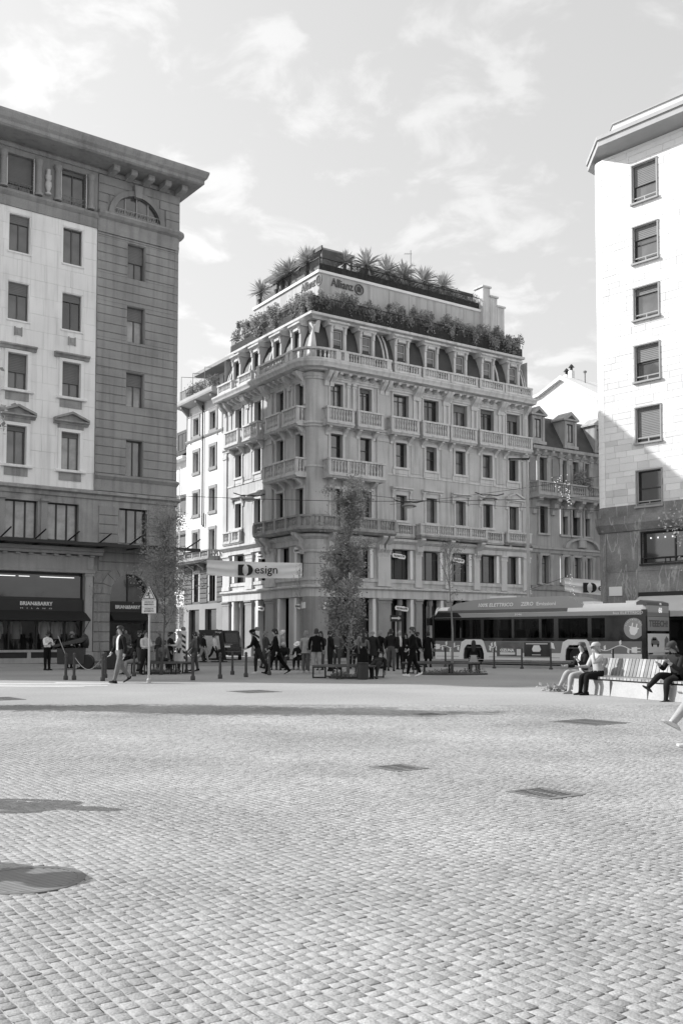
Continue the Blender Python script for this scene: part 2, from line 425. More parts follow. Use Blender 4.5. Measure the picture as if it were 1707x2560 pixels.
obj('corner_wall', mb, STUCCO, CEN, smooth=50)
mb = MB(); mb.quad((RU,0,0),(RU,12,0),(RU,12,24.3),(RU,0,24.3)); obj('end_wall', mb, STUCCO, CEN)
mb = MB(); v0 = clp(LU); mb.quad((v0[0],v0[1],0),(v0[0]+12,v0[1],0),(v0[0]+12,v0[1],24.3),(v0[0],v0[1],24.3)); obj('end_wall', mb, STUCCO, CEN)
# -- string courses and cornices
def course(name, prof, pth=path, m=None): 
    mb = MB(); mb.sweep(pth, prof); return obj(name, mb, m or TRIM, CEN)
def broken_course(name, prof, m=None, gapsR=(), gapsL=()):
    pass
course('ground_frieze', [(-.02,4.34),(.10,4.34),(.10,4.9),(.16,4.94),(.30,5.0),(.30,5.1),(.05,5.18),(-.02,5.18)])
course('mezzanine_sill', [(-.02,5.5),(.08,5.5),(.08,5.74),(-.02,5.74)])
course('mezzanine_cornice', [(-.02,8.04),(.12,8.04),(.12,8.4),(.22,8.46),(.40,8.6),(.40,8.76),(-.02,8.84)])
course('string_course', [(-.02,16.46),(.10,16.46),(.12,16.6),(.22,16.66),(.22,16.8),(-.02,16.86)])
course('string_course', [(-.02,13.55),(.05,13.55),(.05,13.68),(-.02,13.70)])
course('architrave', [(-.02,19.86),(.10,19.86),(.10,20.02),(.15,20.05),(.15,20.3),(-.02,20.3)])
course('cornice', [(-.02,20.42),(.5,20.42),(.55,20.52),(1.0,20.56),(1.05,20.7),(1.15,20.86),(1.15,20.98),(-.4,21.02),(-.4,20.42)])
# modillions under the cornice, each a block
mdm = MB().prof([(.02,-.30),(-.28,-.28),(-.62,-.16),(-.66,-.02),(.02,-.02)], -.13, .13).mesh('modillion', TRIM)
for i in range(27):
    obj('modillion', mdm, parent=CEN, M=T(1.5+i*.745, -.02, 20.43))
for i in range(17):
    obj('modillion', mdm, parent=CEN, M=CLR @ T(-13.2+i*.745, -.02, 20.43))
# big paired consoles
csm = MB().prof([(.02,-1.0),(-.14,-.98),(-.20,-.7),(-.5,-.42),(-.72,-.12),(-.74,0),(.02,0)], -.17, .17).mesh('console', TRIM)
for x in (1.3, 1.75, 6.2, 6.65, 9.35, 9.65, 12.25, 12.55, 15.15, 15.45, 18.0, 18.3, 20.9): obj('console', csm, parent=CEN, M=T(x, 0, 20.424))
for x in (-.95, -1.0-1.8, -5.9, -6.25, -9.2, -9.5, -12.4, -13.2): obj('console', csm, parent=CEN, M=CLR @ T(x, 0, 20.424))
# -- windows
for i, c in enumerate(cx_R):
    h = holesR[i*3:i*3+3]
    for k, (x0,x1,z0,z1) in enumerate(h):
        window(CEN, I4, x0, x1, z0, z1, .3, style=(4 if k==2 else 5 if k==1 else 1) if i != 6 else 2, glass=random.choice([GLASS_A,GLASS_B,GLASS_B,GLASS_A]), blind=random.choice([0,0,0,0,.15,.3]))
    x0,x1,z0,z1 = h[1]
    surround(CEN, I4, x0, x1, z0, z1, .2, .07)
    part('apron', CEN, TRIM, lambda mb: (mb.box(x0-.2, x1+.2, -.06, .01, z0-.5, z0-.17), mb.box(x0-.3, x0-.1, -.1, .01, z0-.62, z0-.17), mb.box(x1+.1, x1+.3, -.1, .01, z0-.62, z0-.17)))
    x0,x1,z0,z1 = h[0]
    surround(CEN, I4, x0, x1, z0, z1, .16, .07, sill=True)
    if i >= 2: hood(CEN, I4, c, 12.42, 1.95, .34, pediment=(i==6))
    x0,x1,z0,z1 = h[2]
    surround(CEN, I4, x0, x1, z0, z1, .14, .06, sill=False)
for i, c in enumerate(cx_L):
    h = holesL[i*3:i*3+3]
    for k, (x0,x1,z0,z1) in enumerate(h):
        window(CEN, CLR, x0, x1, z0, z1, .3, style=1, glass=GLASS_A if k < 2 else GLASS_B)
        surround(CEN, CLR, x0, x1, z0, z1, .18, .07, sill=(k!=2))
    x0,x1,z0,z1 = h[1]
    part('apron', CEN, TRIM, lambda mb: (mb.box(x0-.2, x1+.2, -.06, .01, z0-.5, z0-.17), mb.box(x0-.3, x0-.1, -.1, .01, z0-.62, z0-.17), mb.box(x1+.1, x1+.3, -.1, .01, z0-.62, z0-.17)), CLR)
    if i < 2: hood(CEN, CLR, c, 12.42, 1.95, .34)
# recessed wall panels between the windows of the third floor
for i in range(2, 6):
    xa, xb = cx_R[i]+.95, cx_R[i+1]-.95
    part('wall_panel', CEN, STUCCO, lambda mb: mb.bbox(xa, xb, -.04, .01, 13.8, 16.0, .03))
part('wall_panel', CEN, STUCCO, lambda mb: mb.bbox(-9.9, -8.7, -.04, .01, 13.8, 16.0, .03), CLR)
part('wall_panel', CEN, STUCCO, lambda mb: mb.bbox(2.95, 4.05, -.04, .01, 14.3, 16.0, .03))
part('wall_panel', CEN, STUCCO, lambda mb: mb.bbox(-3.5, -2.2, -.04, .01, 14.3, 16.0, .03), CLR)
# giant pilaster strips
for x0, x1 in ((5.75, 6.75), (20.55, 21.28)):
    part('giant_pilaster', CEN, STUCCO, lambda mb: (mb.box(x0, x1, -.10, .01, 8.86, 16.44), mb.box(x0-.05, x1+.05, -.16, .01, 15.95, 16.2), mb.box(x0+.05, x1-.05, -.10, .01, 16.88, 19.84)))
for x0, x1 in ((-6.2, -5.35), (-13.55, -12.9)):
    part('giant_pilaster', CEN, STUCCO, lambda mb: (mb.box(x0, x1, -.10, .01, 8.86, 16.44), mb.box(x0-.05, x1+.05, -.16, .01, 15.95, 16.2), mb.box(x0+.05, x1-.05, -.10, .01, 16.88, 19.84)), CLR)
for x in (9.2, 9.7, 12.15, 12.62, 15.05, 15.53, 17.95, 18.42):
    pilaster(CEN, I4, x, x+.22, 16.88, 19.84, .08, cap=.3, base=.12)
for x in (3.1, 3.6): pilaster(CEN, I4, x, x+.22, 16.88, 19.84, .08, cap=.3, base=.12)
for x in (-9.6, -9.0, -12.4, -3.2, -2.6): pilaster(CEN, CLR, x, x+.22, 16.88, 19.84, .08, cap=.3, base=.12)
# -- fourth floor balconies
for x0, x1 in ((.95,3.3),(3.6,5.9),(6.65,9.25),(9.6,12.2),(12.35,15.05),(15.35,18.0),(18.05,21.1)):
    balcony(CEN, I4, x0, x1, 16.5, 17.85, .72, 1, slab=.26)
for x0, x1 in ((-12.1,-9.7),(-8.95,-6.5),(-5.3,-3.2),(-2.75,-.65)):
    balcony(CEN, CLR, x0, x1, 16.5, 17.9, .72, 1, slab=.26)
# -- third floor balconies at the corner
balcony(CEN, I4, 1.0, 5.95, 12.75, 14.15, .85, 3, slab=.28, brackets=4)
balcony(CEN, CLR, -5.4, -.55, 12.8, 14.2, .85, 3, slab=.28, brackets=4)
# -- second floor: long balcony wrapping the corner, plus the others
def wrap_balcony(pth, d, z0, z1, xs):
    mb = MB(); mb.sweep(pth, [(-.02,z0),(d*.85,z0),(d,z0+.12),(d+.08,z0+.16),(d+.08,z0+.3),(-.02,z0+.3)])
    o = obj('corner_balcony', mb, SOOT, CEN)
    rl = MB(); rl.sweep(pth, [(d-.22,z1-.14),(d+.06,z1-.14),(d+.06,z1),(d-.22,z1)]); rl.sweep(pth, [(d-.18,z0+.303),(d+.0,z0+.303),(d+.0,z0+.42),(d-.18,z0+.42)])
    obj('handrail', rl, SOOT, o)
    # outline offset for balusters
    q = MB(); q.sweep(pth, [(d-.09, 0), (d-.09, 1)], closed_prof=False); pts = [Vector(q.V[i]) for i in range(0, len(q.V), 2)]
    bs = MB()
    for p0, p1 in zip(pts, pts[1:]):
        if (p1-p0).length > .1: baluster_run(bs, p0, p1, z0+.42, z1-.14)
    obj('balusters', bs, SOOT, o, smooth=40, kind='stuff')
    pm = MB().box(-.14, .14, -.14, .14, 0, z1-.145-z0-.305).mesh('pier', SOOT)
    L = [0]; 
    for p0, p1 in zip(pts, pts[1:]): L.append(L[-1]+(p1-p0).length)
    for k in range(xs+1):
        s = L[-1]*k/xs; j = max(i for i in range(len(L)) if L[i] <= s+1e-6); j = min(j, len(pts)-2)
        p = pts[j].lerp(pts[j+1], (s-L[j])/max(1e-6, L[j+1]-L[j])); dd = pts[j+1]-pts[j]
        obj('pier', pm, parent=o, M=T(p.x, p.y, z0+.303) @ RZ(math.atan2(dd.y, dd.x)))
    return o
arcw = [clp(-.9)] + arc[1:-1] + [(1.4,0)]
wb = wrap_balcony([clp(-6.6)] + arcw + [(6.85,0)], .95, 8.86, 10.05, 9)
bgm = MB().prof([(.02,-1.5),(-.16,-1.48),(-.22,-1.2),(-.42,-.95),(-.42,-.6),(-.8,-.25),(-.92,-.1),(-.92,0),(.02,0)], -.2, .2).mesh('scroll_bracket', TRIM)
for x in (1.55, 5.95, 6.55): obj('scroll_bracket', bgm, parent=CEN, M=T(x, 0, 8.855))
for x in (-.95, -5.6, -6.3): obj('scroll_bracket', bgm, parent=CEN, M=CLR @ T(x, 0, 8.855))
balcony(CEN, I4, 7.0, 9.1, 8.87, 9.95, .32, 1, slab=.2, brackets=0, sides=False)
balcony(CEN, I4, 9.2, 15.9, 8.87, 10.0, .9, 4, slab=.28, brackets=0, sootm=SOOT)
for x in (9.5, 12.4, 15.5): obj('scroll_bracket', bgm, parent=CEN, M=T(x, 0, 8.86))
balcony(CEN, I4, 16.0, 18.2, 8.87, 9.9, .32, 1, slab=.2, brackets=0, sides=False)
balcony(CEN, I4, 18.3, 21.0, 8.87, 9.95, .6, 1, slab=.26, brackets=2, sootm=SOOT)
balcony(CEN, CLR, -13.3, -11.9, 8.87, 9.95, .25, 1, slab=.2, brackets=0, sides=False)
balcony(CEN, CLR, -11.6, -10.2, 8.87, 9.95, .3, 1, slab=.2, brackets=0, sides=False)
# -- mezzanine and ground floor
PIERM = mat('ground_pier_stone', 0.30, 0.7, 0.15, 0.8, 0.1, 30, bump=.1, streak=.2)
for (M, lst, right) in ((I4, mezzR, True), (CLR, mezzL, False)):
    for x0, x1 in lst:
        window(CEN, M, x0, x1-.0, 5.77, 8.0, .36, style=3 if x1-x0 > 1.8 else 1, glass=GLASS_A)
        js = (x1-.34, x1-.06) if right else (x0+.06, x0+.40)
        part('white_jamb', CEN, WHITE, lambda mb: mb.box(js[0], js[1], -.03, .30, 5.80, 7.97), M)
gpx = [(5.8,6.95)] + [(9.3+2.93*i, 9.88+2.93*i) for i in range(4)] + [(20.5,21.25)]
for x0, x1 in gpx:
    pilaster(CEN, I4, x0, x1, 5.2, 8.02, .16); pilaster(CEN, I4, x0, x1, 0, 4.33, .18, m=PIERM, cap=.35, base=.5)
for x0, x1 in ((-13.4,-12.2), (-9.4,-8.35), (-6.2,-4.9)):
    pilaster(CEN, CLR, x0, x1, 5.2, 8.02, .16); pilaster(CEN, CLR, x0, x1, 0, 4.33, .18, m=PIERM, cap=.35, base=.5)
def groundbay(M, x0, x1, right):
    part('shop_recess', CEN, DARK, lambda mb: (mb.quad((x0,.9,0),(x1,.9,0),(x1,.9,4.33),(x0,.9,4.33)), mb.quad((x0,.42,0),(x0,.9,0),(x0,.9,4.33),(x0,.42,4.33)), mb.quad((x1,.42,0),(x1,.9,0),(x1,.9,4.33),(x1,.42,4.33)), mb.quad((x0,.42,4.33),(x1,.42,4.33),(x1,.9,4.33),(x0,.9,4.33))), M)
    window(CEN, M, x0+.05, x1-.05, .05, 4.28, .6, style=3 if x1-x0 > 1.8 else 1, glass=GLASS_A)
    js = (x1-.30, x1-.03) if right else (x0+.03, x0+.36)
    part('white_jamb', CEN, WHITE, lambda mb: mb.box(js[0], js[1], -.03, .5, .02, 4.30), M)
    mid = (x0+x1)/2
    if x1-x0 > 1.8: part('column', CEN, PIERM, lambda mb: mb.lathe([(.2,0),(.2,.3),(.15,.36),(.13,3.8),(.2,3.9),(.2,4.33)], mid, .3, 10), M, smooth=40)
for x0, x1 in gR: groundbay(I4, x0, x1, True)
for x0, x1 in gL: groundbay(CLR, x0, x1, False)
obj('corner_pier', MB().sweep([clp(-.95)] + arc[1:-1] + [(1.5,0)], [(-.3,0),(.09,0),(.09,4.33),(-.3,4.33)]), PIERM, CEN, smooth=40)
obj('corner_capital', MB().sweep(arcw, [(-.02,7.5),(.10,7.5),(.10,7.62),(.05,7.66),(.16,7.95),(.16,8.03),(-.02,8.03)]), TRIM, CEN, smooth=30)
# shop signs hung in the windows
SIGN_W = mat('sign_white', 0.85, 0.5, 0, 1, 0); INK = mat('black_ink', 0.01, 0.6, 0, 1, 0)
def techno(M, x, z, w=1.25, y=-.08):
    def f():
        mb = MB(); h = .36; mb.prism([(-.5*w,.1*h),(-.44*w,.5*h),(.2*w,.5*h),(.26*w,.34*h),(.46*w,.34*h),(.5*w,-.1*h),(.44*w,-.5*h),(-.0*w,-.5*h),(-.06*w,-.36*h),(-.46*w,-.36*h)], -.03, .03)
        return mb.mesh('shop_sign', SIGN_W)
    s = obj('shop_sign', cached(('tsign', w), f), parent=CEN, M=M @ T(x, y, z) @ Matrix.Rotation(R(3), 4, 'Y'))
    obj('lettering', cached(('ttxt', w), lambda: text_mesh('TECHNOGYM', .2, INK, .004, .006, width=w*.8)), parent=s, M=T(0, -.036, 0))
for x, z in ((7.75,7.5),(13.55,7.45),(2.5,7.6),(8.0,3.6),(2.3,3.7)): techno(I4, x, z)
for x, z in ((-7.1,7.6),(-1.6,7.65),(-7.0,3.65),(-1.45,3.65)): techno(CLR, x, z, 1.0)
for (p, w) in (((-.35,3.95), .55), ((.75,3.95), .85)): pass
part('street_plaque', CEN, SIGN_W, lambda mb: mb.box(1.0, 1.48, -.14, -.1, 3.45, 3.95))
part('street_plaque', CEN, SIGN_W, lambda mb: mb.box(-.95, -.45, -.14, -.1, 3.5, 3.95), CLR)

# -- roof balustrade on the cornice
def roof_bal(M, x0, x1, z0=21.03, z1=21.85, d=.95):
    balcony(CEN, M, x0, x1, z0-.05, z1, d, 1, slab=.12, brackets=0)
o = obj('roof_balustrade', MB().sweep([clp(-6.2)] + arcw + [(6.5,0)], [(.72,21.03),(1.02,21.03),(1.02,21.16),(.72,21.16)]), TRIM, CEN)
pth = [clp(-6.2)] + arcw + [(6.5,0)]
obj('handrail', MB().sweep(pth, [(.70,21.74),(1.04,21.74),(1.04,21.88),(.70,21.88)]), TRIM, o)
q = MB(); q.sweep(pth, [(.87,0),(.87,1)], closed_prof=False); pts = [Vector(q.V[i]) for i in range(0, len(q.V), 2)]
bs = MB(); [baluster_run(bs, p0, p1, 21.16, 21.74) for p0, p1 in zip(pts, pts[1:]) if (p1-p0).length > .1]
obj('balusters', bs, TRIM, o, smooth=40, kind='stuff')
pm = MB().box(-.2,.2,-.16,.16,0,.57).mesh('pier', TRIM)
for x in (1.7, 2.4, 6.2): obj('pier', pm, parent=o, M=T(x, -.87, 21.163))
for x in (-1.0, -1.6, -5.9): obj('pier', pm, parent=o, M=CLR @ T(x, -.87, 21.163))
for x0, x1 in ((6.75,9.25),(9.45,12.1),(12.2,14.95),(15.15,17.8),(17.9,20.9)): roof_bal(I4, x0, x1)
for x0, x1 in ((-9.3,-7.0),(-12.9,-10.4)): roof_bal(CLR, x0, x1)
# -- mansard with ribs and dormers
mprof = [(-.15,21.02),(-.16,21.6),(-.22,22.3),(-.38,23.0),(-.66,23.7),(-1.05,24.3)]
obj('mansard_roof', MB().sweep(long_sharp, mprof, closed_prof=False), SLATE, CEN, smooth=60)
def rib(M, x, w=.16):
    mb = MB(); pr = [(-d, z) for d, z in mprof]
    mb.prof([(y-.10, z) for y, z in pr] + [(y+.05, z) for y, z in reversed(pr)], x-w/2, x+w/2); obj('roof_rib', mb, TRIM, CEN, M)
for x in (6.6, 6.95, 18.15, 20.95, 21.2): rib(I4, x, .14)
for x in (-6.3, -9.6, -12.95, -13.3): rib(CLR, x, .14)
obj('corner_rib', MB().sweep([clp(-.55),(0,0),(.55,0)], [(-.02,21.02),(-.03,21.6),(-.10,22.3),(-.26,23.0),(-.54,23.7),(-.93,24.3),(-1.2,24.3),(-.6,21.02)]), TRIM, CEN)
def dormer(M, c, w=.9, z0=22.28, z1=23.72):
    mb = MB(); a = w/2; e = a+.24
    wall_holes(mb, c-e, c+e, 21.5, 23.95, [(c-a, c+a, z0, z1)], .18, y=0)
    for s in (-1, 1):
        x = c+s*e; mb.quad((x,0,21.5),(x,.7,21.5),(x,1.3,24.3),(x,0,24.3))
    mb.box(c-e, c-a-.04, -.06, -.002, 21.5, 23.9); mb.box(c+a+.04, c+e, -.06, -.002, 21.5, 23.9)
    o = obj('dormer', mb, TRIM, CEN, M)
    mb = MB(); W = e+.14
    mb.prof([(1.2,23.96),(-.10,23.96),(-.14,24.06),(-.3,24.12),(-.3,24.24),(-.1,24.34),(1.2,24.34)], c-W, c+W)
    for s in (-1, 1): mb.prof([(.0,23.4),(-.12,23.45),(-.14,23.75),(-.24,23.92),(-.0,23.955)], c+s*(e-.1)-.09, c+s*(e-.1)+.09)
    mb.box(c-.35, c+.35, -.1, -.003, 23.74, 23.95)
    obj('dormer_cornice', mb, TRIM, o)
    f = obj('window', window_frame_mesh(w, z1-z0, 1, FRAME_GREY), parent=o, M=T(c-a, .12, z0))
for c in (2.43, 4.98, 8.22, 11.1, 14.05, 16.95, 19.8):
    dormer(T(0,.12,0), c)
    window(CEN, T(0,.12,0), c-.45+.07, c+.45-.07, 22.35, 23.65, .13, style=5, frame=FRAME_PALE, glass=GLASS_B)
for c in (-11.55, -8.3, -4.95, -2.15):
    dormer(CLR @ T(0,.12,0), c)
    window(CEN, CLR @ T(0,.12,0), c-.45+.07, c+.45-.07, 22.35, 23.65, .13, style=1, frame=FRAME_DARK, glass=GLASS_A)
obj('terrace_cornice', MB().sweep(long_sharp, [(-1.4,24.36),(-.5,24.36),(-.42,24.5),(-.12,24.56),(-.12,24.74),(-.3,24.8),(-1.4,24.8)]), TRIM, CEN)
obj('terrace_floor', MB().plan([clp(LU,-.9),(.9,.9),(RU-.5,.9),(RU-.5,10),(10,10)], 24.4, 24.78), TRIM, CEN)
# -- terraces
scr = MB(); 
obj('terrace_screen', MB().sweep(sharp, [(-.62,24.82),(-.56,24.82),(-.56,25.55),(-.62,25.55)]), BAMBOO, CEN)
rb = MB()
def posts(M, x0, x1, step, y, z0, z1, r=.012, n=4):
    mb = MB(); k = int((x1-x0)/step)
    for i in range(k+1):
        x = x0+(x1-x0)*i/k; mb.box(x-r, x+r, y-r, y+r, z0, z1)
    return mb
g = obj('terrace_railing', MB().sweep(sharp, [(-.54,25.98),(-.48,25.98),(-.48,26.04),(-.54,26.04)]), IRON, CEN)
obj('railing_bars', posts(I4, .6, RU-.6, .14, .51, 24.82, 25.98), IRON, g, kind='stuff')
obj('railing_bars', posts(I4, LU+.3, -.6, .14, .51, 24.82, 25.98), IRON, g, CLR, kind='stuff')
AD = 2.0
attic = [clp(-12.3), (0,0), (20.2,0), (20.2,9)]
mb = MB(); mb.sweep([clp(-12.3,-AD), (AD,AD), (19.2,AD), (19.2,9)], [(0,24.78),(0,28.45)], closed_prof=False); obj('attic_wall', mb, mat('attic_render', .48, .8, .1, .5, .05, 20, streak=.2), CEN)
obj('attic_coping', MB().sweep([clp(-12.3,-AD), (AD,AD), (19.2,AD), (19.2,9)], [(-.3,28.46),(.12,28.46),(.12,28.66),(-.3,28.66)]), WHITE, CEN)
obj('upper_terrace_floor', MB().plan([clp(-12.3,-AD-.4), (AD+.4,AD+.4), (18.8,AD+.4), (18.8,9), (9,9)], 28.3, 28.6), TRIM, CEN)
for k in range(7): part('wall_joint', CEN, GREYMETAL, lambda mb: mb.box(6.6+k*1.9, 6.63+k*1.9, AD-.012, AD+.0, 24.9, 28.4))
g = obj('upper_railing', MB().sweep([clp(-12.0,-AD-.05), (AD+.05,AD+.05), (18.9,AD+.05)], [(-.03,29.62),(.03,29.62),(.03,29.67),(-.03,29.67)]), IRON, CEN)
obj('railing_bars', posts(I4, AD+.05, 18.9, .14, AD+.05, 28.66, 29.62), IRON, g, kind='stuff')
obj('railing_bars', posts(I4, -11.9, -AD-.1, .14, AD+.05, 28.66, 29.62), IRON, g, CLR, kind='stuff')
obj('upper_screen', MB().box(AD+.1, 18.6, AD+.1, AD+.14, 28.67, 29.25), BAMBOO, CEN)
obj('upper_screen', MB().box(-11.7, -AD-.2, AD+.1, AD+.14, 28.67, 29.1), GREYMETAL, CEN, CLR)
# penthouse behind the upper terrace
obj('penthouse_wall', MB().box(7.2, 18.6, 4.6, 9, 28.6, 30.1), PLASTER, CEN)
obj('penthouse_roof', MB().prof([(3.9,30.1),(3.9,30.75),(9.2,30.75),(9.2,30.1)], 6.7, 18.9), SLATE, CEN)
obj('pergola_roof', MB().plan([(2.6,2.5),(5.6,2.5),(5.6,11),(2.6,11)], 30.55, 30.68), ZINC, CEN)
obj('pergola_roof', MB().plan([(2.45,2.35),(2.56,2.35),(2.56,11),(2.45,11)], 30.45, 30.75), SLATE, CEN)
for p in ((2.7,2.7),(5.4,2.7),(2.8,6),(2.8,9.5)): obj('pergola_post', MB().box(p[0]-.05,p[0]+.05,p[1]-.05,p[1]+.05,28.6,30.55), GREYMETAL, CEN)
# stepped chimney wall at the right end of the terraces
for k, (x, z) in enumerate(((17.9,30.5),(18.7,29.8),(19.5,29.1))):
    c = obj('chimney_wall', MB().box(x, x+.78, 1.6, 2.6, 24.8, z), TRIM, CEN)
    obj('chimney_cap', MB().box(x-.1, x+.88, 1.5, 2.7, z+.002, z+.14), TRIM, c)
# roof lettering
LOGO = mat('sign_letters', 0.09, 0.5, 0, 1, 0)
tm = text_mesh('Allianz', .9, LOGO, .03, .002, width=2.0)
for (M, x) in ((I4, 4.05), (CLR, -3.55)):
    l = obj('roof_sign', tm, parent=CEN, M=M @ T(x, AD-.06, 27.92))
    rg = MB(); n = 20
    for i in range(n):
        a0, a1 = 2*math.pi*i/n, 2*math.pi*(i+1)/n
        rg.prism([(.42*math.cos(a0),.42*math.sin(a0)),(.42*math.cos(a1),.42*math.sin(a1)),(.34*math.cos(a1),.34*math.sin(a1)),(.34*math.cos(a0),.34*math.sin(a0))], -.03, .03)
    for dx_ in (-.14, 0, .14): rg.box(dx_-.035, dx_+.035, -.03, .03, -.2, .2 if dx_ else .24)
    obj('emblem', rg, LOGO, l, T(1.55, 0, -.05))
    obj('sign_line', text_mesh('Lloyd Adriatico', .3, LOGO, .02, .002, width=1.7), parent=l, M=T(.9,0,-.72)) if False else None
# ================================================================ left building (granite corner, marble middle, shop below)
LEF = thing('palace_block', 'tall stone block with granite corner, pale marble bays and a dark clothes shop below', 'building', (-10.09, 60.8, 0), R(36.75))
LXL, GX = -36.0, -5.5            # left end, seam between marble and granite
LROOF = 29.5
# openings
gran_win = [(-3.53,-2.43,23.2,25.3),(-3.53,-2.43,19.3,21.45),(-3.53,-2.43,15.35,17.4),(-3.5,-2.44,11.1,13.3)]
marb_cx = [-6.98-3.13*i for i in range(8)]
marb_win = []
for c in marb_cx: marb_win += [(c-.58,c+.58,23.2,25.35),(c-.58,c+.58,19.3,21.45),(c-.56,c+.56,15.35,17.4),(c-.56,c+.56,11.1,13.3)]
loggia = [(c-.74, c+.74, 26.75, 28.8) for c in marb_cx]
bel = [(-3.9,-2.1,7.05,9.15)] + [(-8.25-2.42*i,-6.4-2.42*i,7.0,9.15) for i in range(9)]
shop = [(-20.0,-13.2,.75,5.15), (-12.75+.65,-6.07,.75,5.15)]
shop = [(-12.1,-6.07,.3,5.15), (-19.2,-13.2,.3,5.15)]
# granite corner: one course of stone after another
gh = gran_win
def rect_minus(r, holes):
    out = [r]
    for h in holes:
        nx = []
        for (a,b,c,d) in out:
            if h[0] >= b or h[1] <= a or h[2] >= d or h[3] <= c: nx.append((a,b,c,d)); continue
            if h[2] > c: nx.append((a,b,c,h[2]))
            if h[3] < d: nx.append((a,b,h[3],d))
            lo, hi = max(c,h[2]), min(d,h[3])
            if h[0] > a: nx.append((a,h[0],lo,hi))
            if h[1] < b: nx.append((h[1],b,lo,hi))
        out = nx
    return out
wb_ = MB(); wall_holes(wb_, GX, -.25, 5.3, LROOF, gran_win + [(-4.46,-1.5,26.6,28.4)] + bel[:1], .35, y=.03); obj('granite_backing', wb_, GRANITE, LEF)
z = 11.15; k = 0
zs = []
while z < 25.5: zs.append((z, min(z+.53, 25.6))); z += .53
for (z0, z1) in zs:
    for (a,b,c,d) in rect_minus((GX+.02, -.42, z0+.012, z1-.012), [(h[0]-.04,h[1]+.04,h[2]-.02,h[3]+.04) for h in gran_win]):
        if b-a > .05 and d-c > .03: obj('stone_course', MB().bbox(a, b, -.03, .03, c, d, .02), GRANITE, LEF)
# rounded granite arris, course by course
am = MB(); am.lathe([(.40,.012),(.43,.03),(.43,.50),(.40,.518)], -.42, .40, 6, R(-90), R(0)); amm = am.mesh('corner_stone', GRANITE)
for (z0, z1) in zs: obj('corner_stone', amm, parent=LEF, M=T(0,0,z0))
obj('side_wall', MB().quad((0,.4,0),(0,22.3,0),(0,22.3,LROOF),(0,.4,LROOF)).quad((-.0,.4,0),(-.0,.4,LROOF),(-.4,.03,LROOF),(-.4,.03,0)).quad((0,22.3,0),(LXL,22.3,0),(LXL,22.3,LROOF),(0,22.3,LROOF)).quad((LXL,0,0),(LXL,22.3,0),(LXL,22.3,LROOF),(LXL,0,LROOF)), GRANITE, LEF)
for w in gran_win: window(LEF, I4, *w, .28, style=2, frame=FRAME_GREY, glass=random.choice([GLASS_B, GLASS_C]), blind=random.choice([.14,.36,.5,0]) if w[2] > 12 else 0)
# marble bays: slabs as separate panels with hairline joints
mbk = MB(); wall_holes(mbk, LXL, GX, 10.0, 26.0, marb_win, .32, y=.03); obj('marble_backing', mbk, MARBLE, LEF)
hl = [(h[0]-.05,h[1]+.05,h[2]-.03,h[3]+.05) for h in marb_win]
rows = []
z = 10.05
while z < 25.6: rows.append((z, min(z+.98, 25.72))); z += .98
for ri, (z0, z1) in enumerate(rows):
    x = GX-.03 - (ri % 2)*.78
    first = True; xb = GX-.03
    while xb > -14.5:
        xa = x if first and ri % 2 else xb-1.565
        if first and not ri % 2: xa = xb-1.565
        first = False
        for (a,b,c,d) in rect_minus((xa+.004, xb-.004, z0+.004, z1-.004), hl):
            if b-a > .04 and d-c > .04: obj('marble_slab', MB().bbox(a, b, random.uniform(-.004,.002), .02, c, d, .004), MARBLE, LEF)
        xb = xa
mb = MB()
for (a,b,c,d) in rect_minus((LXL, -14.4, 10.05, 25.7), hl): mb.box(a, b, .0, .02, c, d)
obj('marble_wall', mb, MARBLE, LEF)
for i, c in enumerate(marb_cx):
    h = marb_win[i*4:i*4+4]
    window(LEF, I4, *h[0], .24, style=2, frame=FRAME_GREY, glass=GLASS_B, blind=(0.0,.22)[i%2], sill=.08, sill_mat=MARBLE)
    window(LEF, I4, *h[1], .24, style=2, frame=FRAME_GREY, glass=GLASS_B if i else GLASS_A, blind=.30 if i else .2, sill=.08, sill_mat=MARBLE)
    window(LEF, I4, *h[2], .24, style=2, frame=FRAME_GREY, glass=GLASS_B, blind=.5 if i else .58)
    window(LEF, I4, *h[3], .24, style=2, frame=FRAME_GREY, glass=GLASS_C if i == 0 else GLASS_B, blind=.12)
    for k in (2, 3):
        x0,x1,z0,z1 = h[k]
        surround(LEF, I4, x0, x1, z0, z1, .18, .10, m=MARBLE)
        mb = MB(); W = x1-x0+.95
        if k == 2:
            mb.prof([(.02,z1+.20),(-.16,z1+.20),(-.2,z1+.32),(-.34,z1+.38),(-.34,z1+.46),(.02,z1+.52)], c-W/2, c+W/2)
        else:
            mb.prof([(.02,z1+.42),(-.16,z1+.42),(-.2,z1+.5),(-.36,z1+.56),(-.36,z1+.64),(.02,z1+.66)], c-W/2, c+W/2)
            mb.box(x0-.2, x1+.2, -.12, -.0, z1+.19, z1+.42)
            mb.prism([(c-W/2,z1+.645),(c+W/2,z1+.645),(c,z1+1.05)], -.16, .02)
            for s in (-1,1): mb.prism([(c+s*W/2,z1+.64),(c+s*W/2,z1+.76),(c,z1+1.17),(c,z1+1.03)], -.38, .02)
        obj('window_pediment' if k == 3 else 'window_hood', mb, SOOT, LEF)
        obj('apron', MB().box(x0-.1, x1+.1, -.05, .0, z0-.62, z0-.17), SOOT, LEF)
        obj('sill', MB().bbox(x0-.35, x1+.35, -.22, .0, z0-.16, z0-.002, .03), MARBLE, LEF)
    part('carved_plaque', LEF, SOOT, lambda mb: (mb.box(c-.17, c+.17, -.06, .0, 18.45, 18.85), mb.box(c-.22,c-.17,-.1,.0,18.4,18.9), mb.box(c+.17,c+.22,-.1,.0,18.4,18.9), mb.box(c-.06,c+.06,-.1,-.06,18.55,18.75)))
